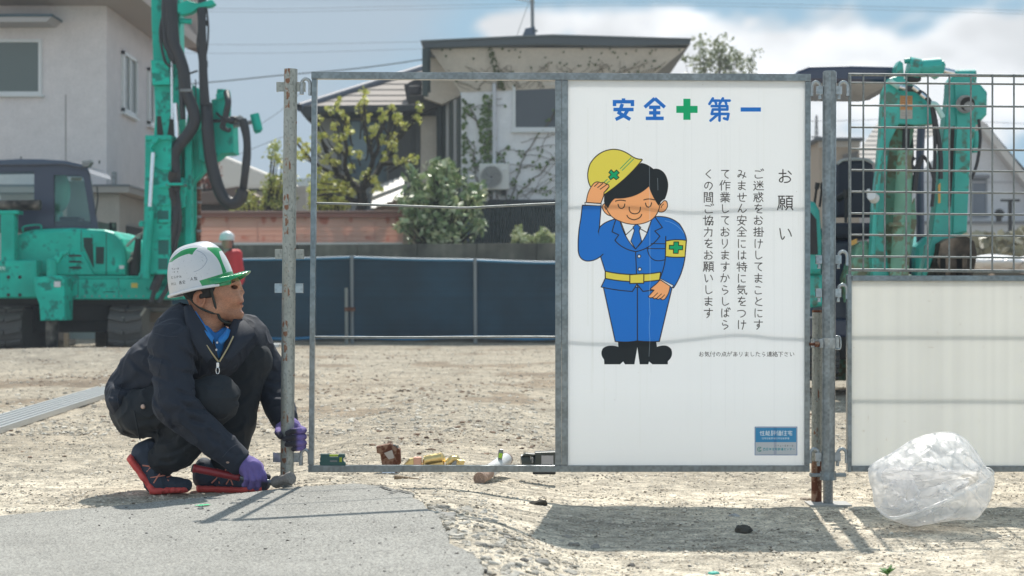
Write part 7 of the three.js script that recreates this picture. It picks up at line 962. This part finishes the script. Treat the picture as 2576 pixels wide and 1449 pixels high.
{
  const R = rng(81), mk = (name, label, d, spots, base, cols, size, n, rr) => { const t = thing(name, label, name, P(base[0], base[1], d)), pts = [], st = []; for (const [x, y, o = 0] of spots) { const q = P(x, y, d + o + (R() - 0.5) * 0.8); clump(R, q, rr * (0.7 + 0.6 * R()), n, pts); st.push(limb([[P(base[0] + (x - base[0]) * 0.1, base[1], d), 0.03], [P(base[0] + (x - base[0]) * 0.5, (base[1] + y) / 2 + 10, d), 0.02], [q, 0.008]], 5)); } part('stem', st, M.bark, t); part('crown', leaves(pts, size, cols, 83), leafMat(), t); return t; };
  const grid = (x0, x1, y0, y1, n, f) => { const o = []; let k = 0; while (o.length < n && k++ < 9999) { const x = lerp(x0, x1, R()), y = lerp(y0, y1, R()); if (f(x, y)) o.push([x, y]); } return o; };
  mk('bush', 'yellow-green bush right of the drill hose, above the pink sheet fence', 37.5, grid(575, 735, 330, 530, 64, (x, y) => y > 528 - (x - 575) * 0.66 + 18 * Math.sin(x * 0.09) || (x > 680 && R() < 0.16)), [660, 640], [[0.62, 0.62, 0.15], [0.5, 0.54, 0.14], [0.36, 0.42, 0.11], [0.72, 0.7, 0.25]], 0.055, 22, 0.16);
  mk('bush', 'yellow-green bush below the knotty tree, above the pink sheet fence', 35.8, grid(775, 890, 440, 532, 60, (x, y) => y > 455 + 18 * Math.sin(x * 0.12)), [830, 640], [[0.62, 0.62, 0.15], [0.46, 0.5, 0.12], [0.7, 0.68, 0.24]], 0.055, 22, 0.15);
  mk('bush', 'rounded glossy green bush behind the concrete wall', 33.9, grid(1005, 1215, 410, 612, 125, (x, y) => ((x - 1105) / 98) ** 2 + ((y - 520) / 105) ** 2 < 1 + 0.35 * Math.sin(x * 0.13 + y * 0.07)), [1100, 640], [[0.34, 0.44, 0.22], [0.48, 0.56, 0.30], [0.80, 0.82, 0.55], [0.22, 0.32, 0.15]], 0.09, 15, 0.19).children[1].material = leafMat({ roughness: 0.34, transmission: 0.4 });
  mk('bush', 'small pale green shrub just above the concrete wall', 33.3, grid(1298, 1392, 566, 612, 30, (x, y) => y > 575 + 26 * Math.abs(Math.sin((x - 1300) * 0.05))), [1345, 660], [[0.5, 0.54, 0.28], [0.6, 0.62, 0.4], [0.36, 0.42, 0.2]], 0.06, 26, 0.11);
  mk('bush', 'sparse red-leaved shrub in front of the pale tiled roof', 45, grid(500, 545, 415, 470, 22, () => true), [520, 560], [[0.34, 0.12, 0.08], [0.42, 0.2, 0.14]], 0.06, 22, 0.2);
  mk('tree', 'loose-crowned tree showing above the sign behind the flat-roofed house', 60, grid(1716, 1918, 88, 300, 130, (x, y) => ((x - 1815) / 100) ** 2 + ((y - 205) / 118) ** 2 < 0.75 + 0.45 * Math.sin(x * 0.11) * Math.cos(y * 0.09)), [1815, 860], [[0.28, 0.31, 0.15], [0.38, 0.41, 0.22], [0.2, 0.23, 0.11]], 0.085, 17, 0.30);
}
// ---------------------------------------------------------------- overhead lines
{
  const ln = (pts, d, r, lab) => solo('overhead_line', tube(pts.map(([x, y]) => P(x, y, d)), r, 60, 6), M.dark, lab, 'cable');
  ln([[300, 224], [540, 206], [700, 190], [900, 172], [1075, 148], [1200, 128]], 60, 0.02, 'thicker sagging cable crossing the grey sky to the flat roof');
  for (let i = 0; i < 2; i++) ln([[-100, 6 + i * 8], [600, 22 + i * 8], [1000, 16 + i * 8], [1700, 6 + i * 8], [2700, 30 + i * 8]], 90, 0.008, ['upper of the two faint wires at the top of the sky', 'lower of the two faint wires at the top of the sky'][i]);
  for (let i = 0; i < 2; i++) ln([[-100, 92 + i * 22], [540, 112 + i * 22], [1060, 105 + i * 18], [1500, 95 + i * 14]], 90, 0.008, ['upper of the two faint wires left of the flat roof', 'lower of the two faint wires left of the flat roof'][i]);
  ln([[560, 405], [690, 352], [720, 344]], 80, 0.012, 'wire just left of the rusty post above the far hill'); ln([[640, 322], [690, 290], [716, 270], [760, 230]], 70, 0.01, 'slack pale wire rising behind the left post');
  ln([[1960, 306], [2100, 304], [2300, 300], [2600, 312]], 100, 0.015, 'faint wire behind the mini excavator boom');
}

// ---------------------------------------------------------------- small things lying about
{
  // grooved aluminium plank far left
  const a = P(-60, 1092, 9.1), b = P(284, 984, 13.7), ya = groundY(a.x, 9.1) + 0.014, yb = groundY(b.x, 13.7) + 0.014, L = Math.hypot(b.x - a.x, b.z - a.z), t = thing('plank', 'long grooved aluminium scaffold plank lying on the earth behind the worker', 'plank', V((a.x + b.x) / 2, ya - 0.03, (a.z + b.z) / 2));
  const place = (g) => g.rotateY(Math.atan2(-(b.z - a.z), b.x - a.x)).translate((a.x + b.x) / 2, (ya + yb) / 2, (a.z + b.z) / 2); part('deck', place(tri(new THREE.BoxGeometry(L, 0.02, 0.25))), M.alum, t); for (let i = 0; i < 6; i++) part('rib', place(tri(new RoundedBoxGeometry(L, 0.016, 0.018, 1, 0.004).translate(0, 0.017, -0.115 + i * 0.046))), M.alum, t);
  solo('offcut', tri(slab([[676, 866], [700, 866], [700, 874], [680, 876]], 20, 0.5)), M.alum, 'pale sheet of metal on the earth just behind the worker\'s shoulder', 'sheet');
}
{
  // torpedo level standing on the bottom rail
  const d = FD - 0.002, t = thing('spirit_level', 'short green torpedo spirit level standing on the bottom rail', 'spirit level', P(835, 1171, d)), g = mat([0.02, 0.085, 0.08], 0.4), hole = []; for (let i = 0; i < 24; i++) hole.push([816 + 9.5 * Math.cos(i / 24 * 6.2832), 1156 + 11 * Math.sin(i / 24 * 6.2832)]);
  part('body', slab([[806, 1142], [827, 1142], [829, 1149], [850, 1149], [852, 1142], [866, 1142], [868, 1150], [863, 1154], [863, 1160], [869, 1165], [869, 1171], [806, 1171], [803, 1164], [806, 1160]].reverse(), d - 0.01, 0.022, 0.0015, [hole]), g, t); part('vial', caps(P(829, 1147, d + 0.001), P(851, 1147, d + 0.001), 0.0058), mat([0.5, 0.62, 0.06], 0.15, 0, { transmission: 0.3, thickness: 0 }), t); part('vial', caps(P(857, 1150, d - 0.008), P(857, 1162, d - 0.008), 0.0055), mat([0.5, 0.62, 0.06], 0.15, 0, { transmission: 0.3, thickness: 0 }), t); part('plate', pb(830, 848, 1158, 1162, d - 0.0105, 0.001), M.steel, t); part('ring', new THREE.TorusGeometry(0.0145, 0.0016, 8, 28).translate(...P(816, 1156, d - 0.008).toArray()), M.steel, t);
}
{
  // rusty clamp standing on a peg
  const d = 6.75, t = thing('pipe_clamp', 'rusty scaffold clamp propped upright behind the bottom rail', 'clamp', P(970, 1207, d)), ru = mat([0.85, 0.8, 0.78], 0.8, 0.1, { map: rep(T.rust, 7) }); part('jaw', [slab([[946, 1124], [982, 1116], [988, 1134], [1000, 1166], [962, 1178], [956, 1142], [948, 1140]], d, 0.055, 0.006)], ru, t); part('jaw_plate', slab([[984, 1118], [996, 1126], [1006, 1130], [1008, 1166], [994, 1180], [986, 1160]], d + 0.006, 0.05, 0.004), M.rust, t); part('tape', slab([[966, 1140], [986, 1132], [992, 1152], [978, 1156]], d - 0.003, 0.003), mat([0.5, 0.45, 0.42], 0.7), t); part('bolt', [caps(P(990, 1150, d + 0.02), P(991, 1118, d + 0.02), 0.006), caps(P(999, 1146, d + 0.02), P(999, 1120, d + 0.02), 0.006)], M.steel, t); part('stem', [slab([[960, 1176], [1000, 1176], [996, 1208], [962, 1208]], d + 0.01, 0.04, 0.004)], ru, t); part('ring', [caps(P(962, 1190, d + 0.0), P(994, 1190, d + 0.0), 0.012)], M.chrome, t);
  solo('wooden_peg', caps(P(992, 1203, 6.5), P(1066, 1208, 6.5), 0.013, 0.004, 10), M.wood, 'tapered wooden peg lying at the foot of the rusty clamp', 'peg');
}
{
  // zinc-yellow couplers
  const d = 6.85, mk = (lab, pts, extra) => { const t = thing('brass_coupler', lab, 'coupler', P(pts[0][0] + 25, 1176, d)); part('shell', slab(pts, d, 0.05, 0.006), M.brass, t); extra(t); };
  mk('pinkish end of the flat yellow zinc coupler beside the clamp', [[1012, 1172], [1030, 1154], [1056, 1150], [1062, 1172]], (t) => { part('flange', pb(1040, 1060, 1150, 1176, d - 0.006, 0.03, 0.003), mat([0.7, 0.42, 0.33], 0.35, 0.7), t); });
  mk('yellow zinc coupler in the middle of the three', [[1062, 1174], [1064, 1154], [1092, 1148], [1112, 1142], [1120, 1152], [1116, 1176]], (t) => { part('saddle', [caps(P(1068, 1158, d - 0.01), P(1112, 1150, d - 0.01), 0.02)], M.brass, t); part('bolt', caps(P(1098, 1146, d - 0.012), P(1108, 1143, d - 0.012), 0.008, 0.008, 6), mat([0.5, 0.2, 0.1], 0.5, 0.5), t); });
  mk('yellow zinc coupler on the right with a round bolt', [[1118, 1176], [1124, 1160], [1136, 1148], [1150, 1147], [1158, 1156], [1170, 1160], [1164, 1176]], (t) => { part('nut', caps(P(1142, 1164, d - 0.016), P(1142, 1164, d - 0.002), 0.012, 0.012, 6), M.steel, t); part('wing', [slab([[1150, 1156], [1168, 1158], [1170, 1164], [1154, 1166]], d - 0.012, 0.012, 0.003), caps(P(1124, 1166, d - 0.01), P(1140, 1152, d - 0.01), 0.014)], M.brass, t); });
}
{
  // grey pipe offcut with a peg through it and a little level on top
  const a = P(1206, 1204, 6.45), b = P(1272, 1156, 6.85), t = thing('pipe_offcut', 'pale pipe offcut lying askew behind the bottom rail', 'pipe', a.clone()); part('sleeve', caps(a.clone().lerp(b, 0.28), b, 0.026, 0.026, 24), mat([0.6, 0.61, 0.62], 0.45), t); part('wood_core', caps(a, a.clone().lerp(b, 0.3), 0.024, 0.0265, 18), mat([0.52, 0.36, 0.28], 0.8, 0, { map: rep(T.fine, 3, 9) }), t); part('end_ring', caps(b, b.clone().lerp(a, -0.03), 0.027, 0.027, 24), mat([0.4, 0.3, 0.25], 0.7), t);
  const s = thing('spirit_level', 'tiny clip-on spirit level set on top of the pale pipe offcut', 'spirit level', P(1258, 1158, 6.75)); part('clip', slab([[1252, 1158], [1254, 1134], [1258, 1130], [1266, 1131], [1266, 1140], [1262, 1160]], 6.72, 0.02, 0.003), M.steel, s); part('vial', caps(P(1258, 1152, 6.712), P(1260, 1140, 6.712), 0.0075), mat([0.35, 0.6, 0.05], 0.2), s);
}
{
  // dark work lamp
  const d = 6.75, t = thing('work_lamp', 'dark green-black cordless work lamp lying behind the middle stile', 'lamp', P(1350, 1190, d)), m = mat([0.045, 0.055, 0.05], 0.45); part('battery', slab([[1346, 1138], [1400, 1136], [1400, 1184], [1352, 1184], [1344, 1176]], d, 0.07, 0.006), m, t); part('head', [caps(P(1312, 1164, d + 0.035), P(1336, 1162, d + 0.035), 0.034, 0.03, 24), caps(P(1336, 1162, d + 0.035), P(1350, 1162, d + 0.035), 0.024, 0.028, 24), slab([[1312, 1148], [1322, 1140], [1346, 1142], [1346, 1148]], d + 0.01, 0.05, 0.004)], m, t); part('lens', caps(P(1311, 1164, d + 0.035), P(1309.5, 1164, d + 0.035), 0.03, 0.027, 24), mat([0.12, 0.14, 0.13], 0.15), t); part('label', slab([[1362, 1146], [1392, 1146], [1392, 1168], [1362, 1168]], d - 0.001, 0.002), mat([0.38, 0.38, 0.40], 0.6), t); part('latch', pb(1336, 1342, 1150, 1166, d + 0.0, 0.02, 0.004), M.steel, t); part('foot', pb(1340, 1398, 1183, 1194, d + 0.0, 0.06, 0.005), M.black, t);
}
{
  // crumpled clear plastic bag, open towards us on the left
  const d = 5.5, t = thing('plastic_bag', 'crumpled clear plastic bag lying open in front of the cream board', 'plastic bag', P(2340, 1318, d)), film = mat([0.97, 0.97, 0.97], 0.5, 0, { clearcoat: 0.6, clearcoatRoughness: 0.1, transmission: 0.8, thickness: 0, ior: 1.45, bumpMap: rep(blotB, 6), bumpScale: 0.006 }), film2 = mat([0.96, 0.96, 0.97], 0.72, 0, { clearcoat: 0.6, clearcoatRoughness: 0.15, transmission: 0.78, thickness: 0, ior: 1.4, bumpMap: rep(blotB, 5), bumpScale: 0.006 });
  const outline = [[2186, 1182], [2200, 1166], [2250, 1138], [2290, 1112], [2330, 1096], [2375, 1089], [2408, 1094], [2436, 1115], [2462, 1150], [2476, 1172], [2496, 1192], [2500, 1212], [2488, 1250], [2470, 1284], [2452, 1305], [2400, 1308], [2330, 1318], [2296, 1324], [2262, 1316], [2228, 1298], [2200, 1270], [2196, 1240], [2187, 1210]];
  const cv = new THREE.CatmullRomCurve3(outline.map(([x, y]) => V(x, y, 0)), true), cx = 2345, cy = 1215, nu = 240, nv = 64;
  const shell = (front) => { const p = [], idx = [], uv = []; for (let j = 0; j <= nv; j++) for (let i = 0; i <= nu; i++) { const q = cv.getPoint((i % nu) / nu), f = j / nv; let x = lerp(cx, q.x, f), y = lerp(cy, q.y, f); const nn = fbm(x * 0.011, y * 0.015, front ? 1 : 5, 2), rd = Math.pow(1 - Math.abs(noise3(x * 0.016 + y * 0.02, y * 0.012 - x * 0.004, front ? 3 : 9)), 3) + 0.5 * Math.pow(1 - Math.abs(noise3(x * 0.04 - y * 0.03, y * 0.03 + x * 0.012, front ? 13 : 19)), 4), bul = Math.pow(Math.max(0, 1 - f * f), 0.55); let z = bul * 0.15 * (front ? 1 : -1) + (0.06 * nn + 0.026 * rd) * Math.min(1, (1 - f) * 5); x += 5 * noise3(x * 0.05, y * 0.05, 2) * (1 - f); const w = P(x, y, d - 0); p.push(w.x, w.y, w.z + z); uv.push(w.x * 1.0, w.y * 1.0 + (front ? 0 : 0.4)); } for (let j = 0; j < nv; j++) for (let i = 0; i < nu; i++) { if (front && j > 6) { const yy = lerp(cy, cv.getPoint(i / nu).y, j / nv), xx = lerp(cx, cv.getPoint(i / nu).x, j / nv); if (yy < 1262 - (xx - 2250) * 0.34 && yy > 1172 && xx < 2440 && j < nv - 9) continue; } const k = j * (nu + 1) + i; idx.push(k, k + nu + 1, k + 1, k + 1, k + nu + 1, k + nu + 2); } const g = new THREE.BufferGeometry(); g.setAttribute('position', new THREE.BufferAttribute(new Float32Array(p), 3)); g.setAttribute('uv', new THREE.BufferAttribute(new Float32Array(uv), 2)); g.setIndex(idx); g.computeVertexNormals(); return g; };
  part('back_film', shell(false), film2, t); part('front_film', shell(true), film, t);
  // inner folds
  const sheet = (pts, amp, seed) => { const n = 40, g = new THREE.PlaneGeometry(1, 1, n, 22), p = g.attributes.position, [a, b, c, e] = pts.map(([x, y, o]) => P(x, y, d + o)); for (let i = 0; i < p.count; i++) { const u = p.getX(i) + 0.5, v = p.getY(i) + 0.5, q = a.clone().lerp(b, u).lerp(e.clone().lerp(c, u), v); const s = Math.sin(u * Math.PI) * Math.sin(v * Math.PI), f = fbm(u * 3, v * 3, seed, 4); p.setXYZ(i, q.x + 0.02 * f, q.y + 0.05 * f * s, q.z + amp * s + 0.08 * f * s + 0.03 * (1 - Math.abs(noise3(u * 5, v * 7, seed + 2)))); g.attributes.uv.setXY(i, q.x, q.y + q.z); } g.computeVertexNormals(); return g; };
  part('inner_fold', sheet([[2215, 1292, -0.05], [2310, 1292, -0.06], [2300, 1205, 0.02], [2235, 1205, 0.02]], 0.07, 5), film2, t); part('inner_fold', sheet([[2296, 1286, -0.08], [2420, 1240, -0.08], [2430, 1200, 0.0], [2300, 1230, 0.0]], 0.06, 11), film2, t); part('inner_fold', sheet([[2196, 1215, 0.0], [2330, 1240, 0.05], [2440, 1180, 0.02], [2220, 1165, 0.0]], -0.04, 17), film2, t);
  const hemP = outline.slice(0, 11).map(([x, y]) => P(x, y + 1.5, d)); part('hem', tube(hemP, 0.0055, 90, 6), film, t); part('drawstring', tube([P(2478, 1176, d), P(2492, 1180, d - 0.02), P(2500, 1190, d - 0.02), P(2494, 1196, d - 0.02), P(2482, 1190, d)], 0.0025, 30, 6), mat([0.8, 0.8, 0.78], 0.5), t); part('mouth_edge', tube([P(2206, 1280, d - 0.10), P(2240, 1302, d - 0.15), P(2290, 1294, d - 0.18), P(2350, 1272, d - 0.18), P(2410, 1246, d - 0.15), P(2450, 1228, d - 0.12), P(2486, 1204, d - 0.06)], 0.0045, 70, 6), film, t);
}

renderer.render(scene, camera);
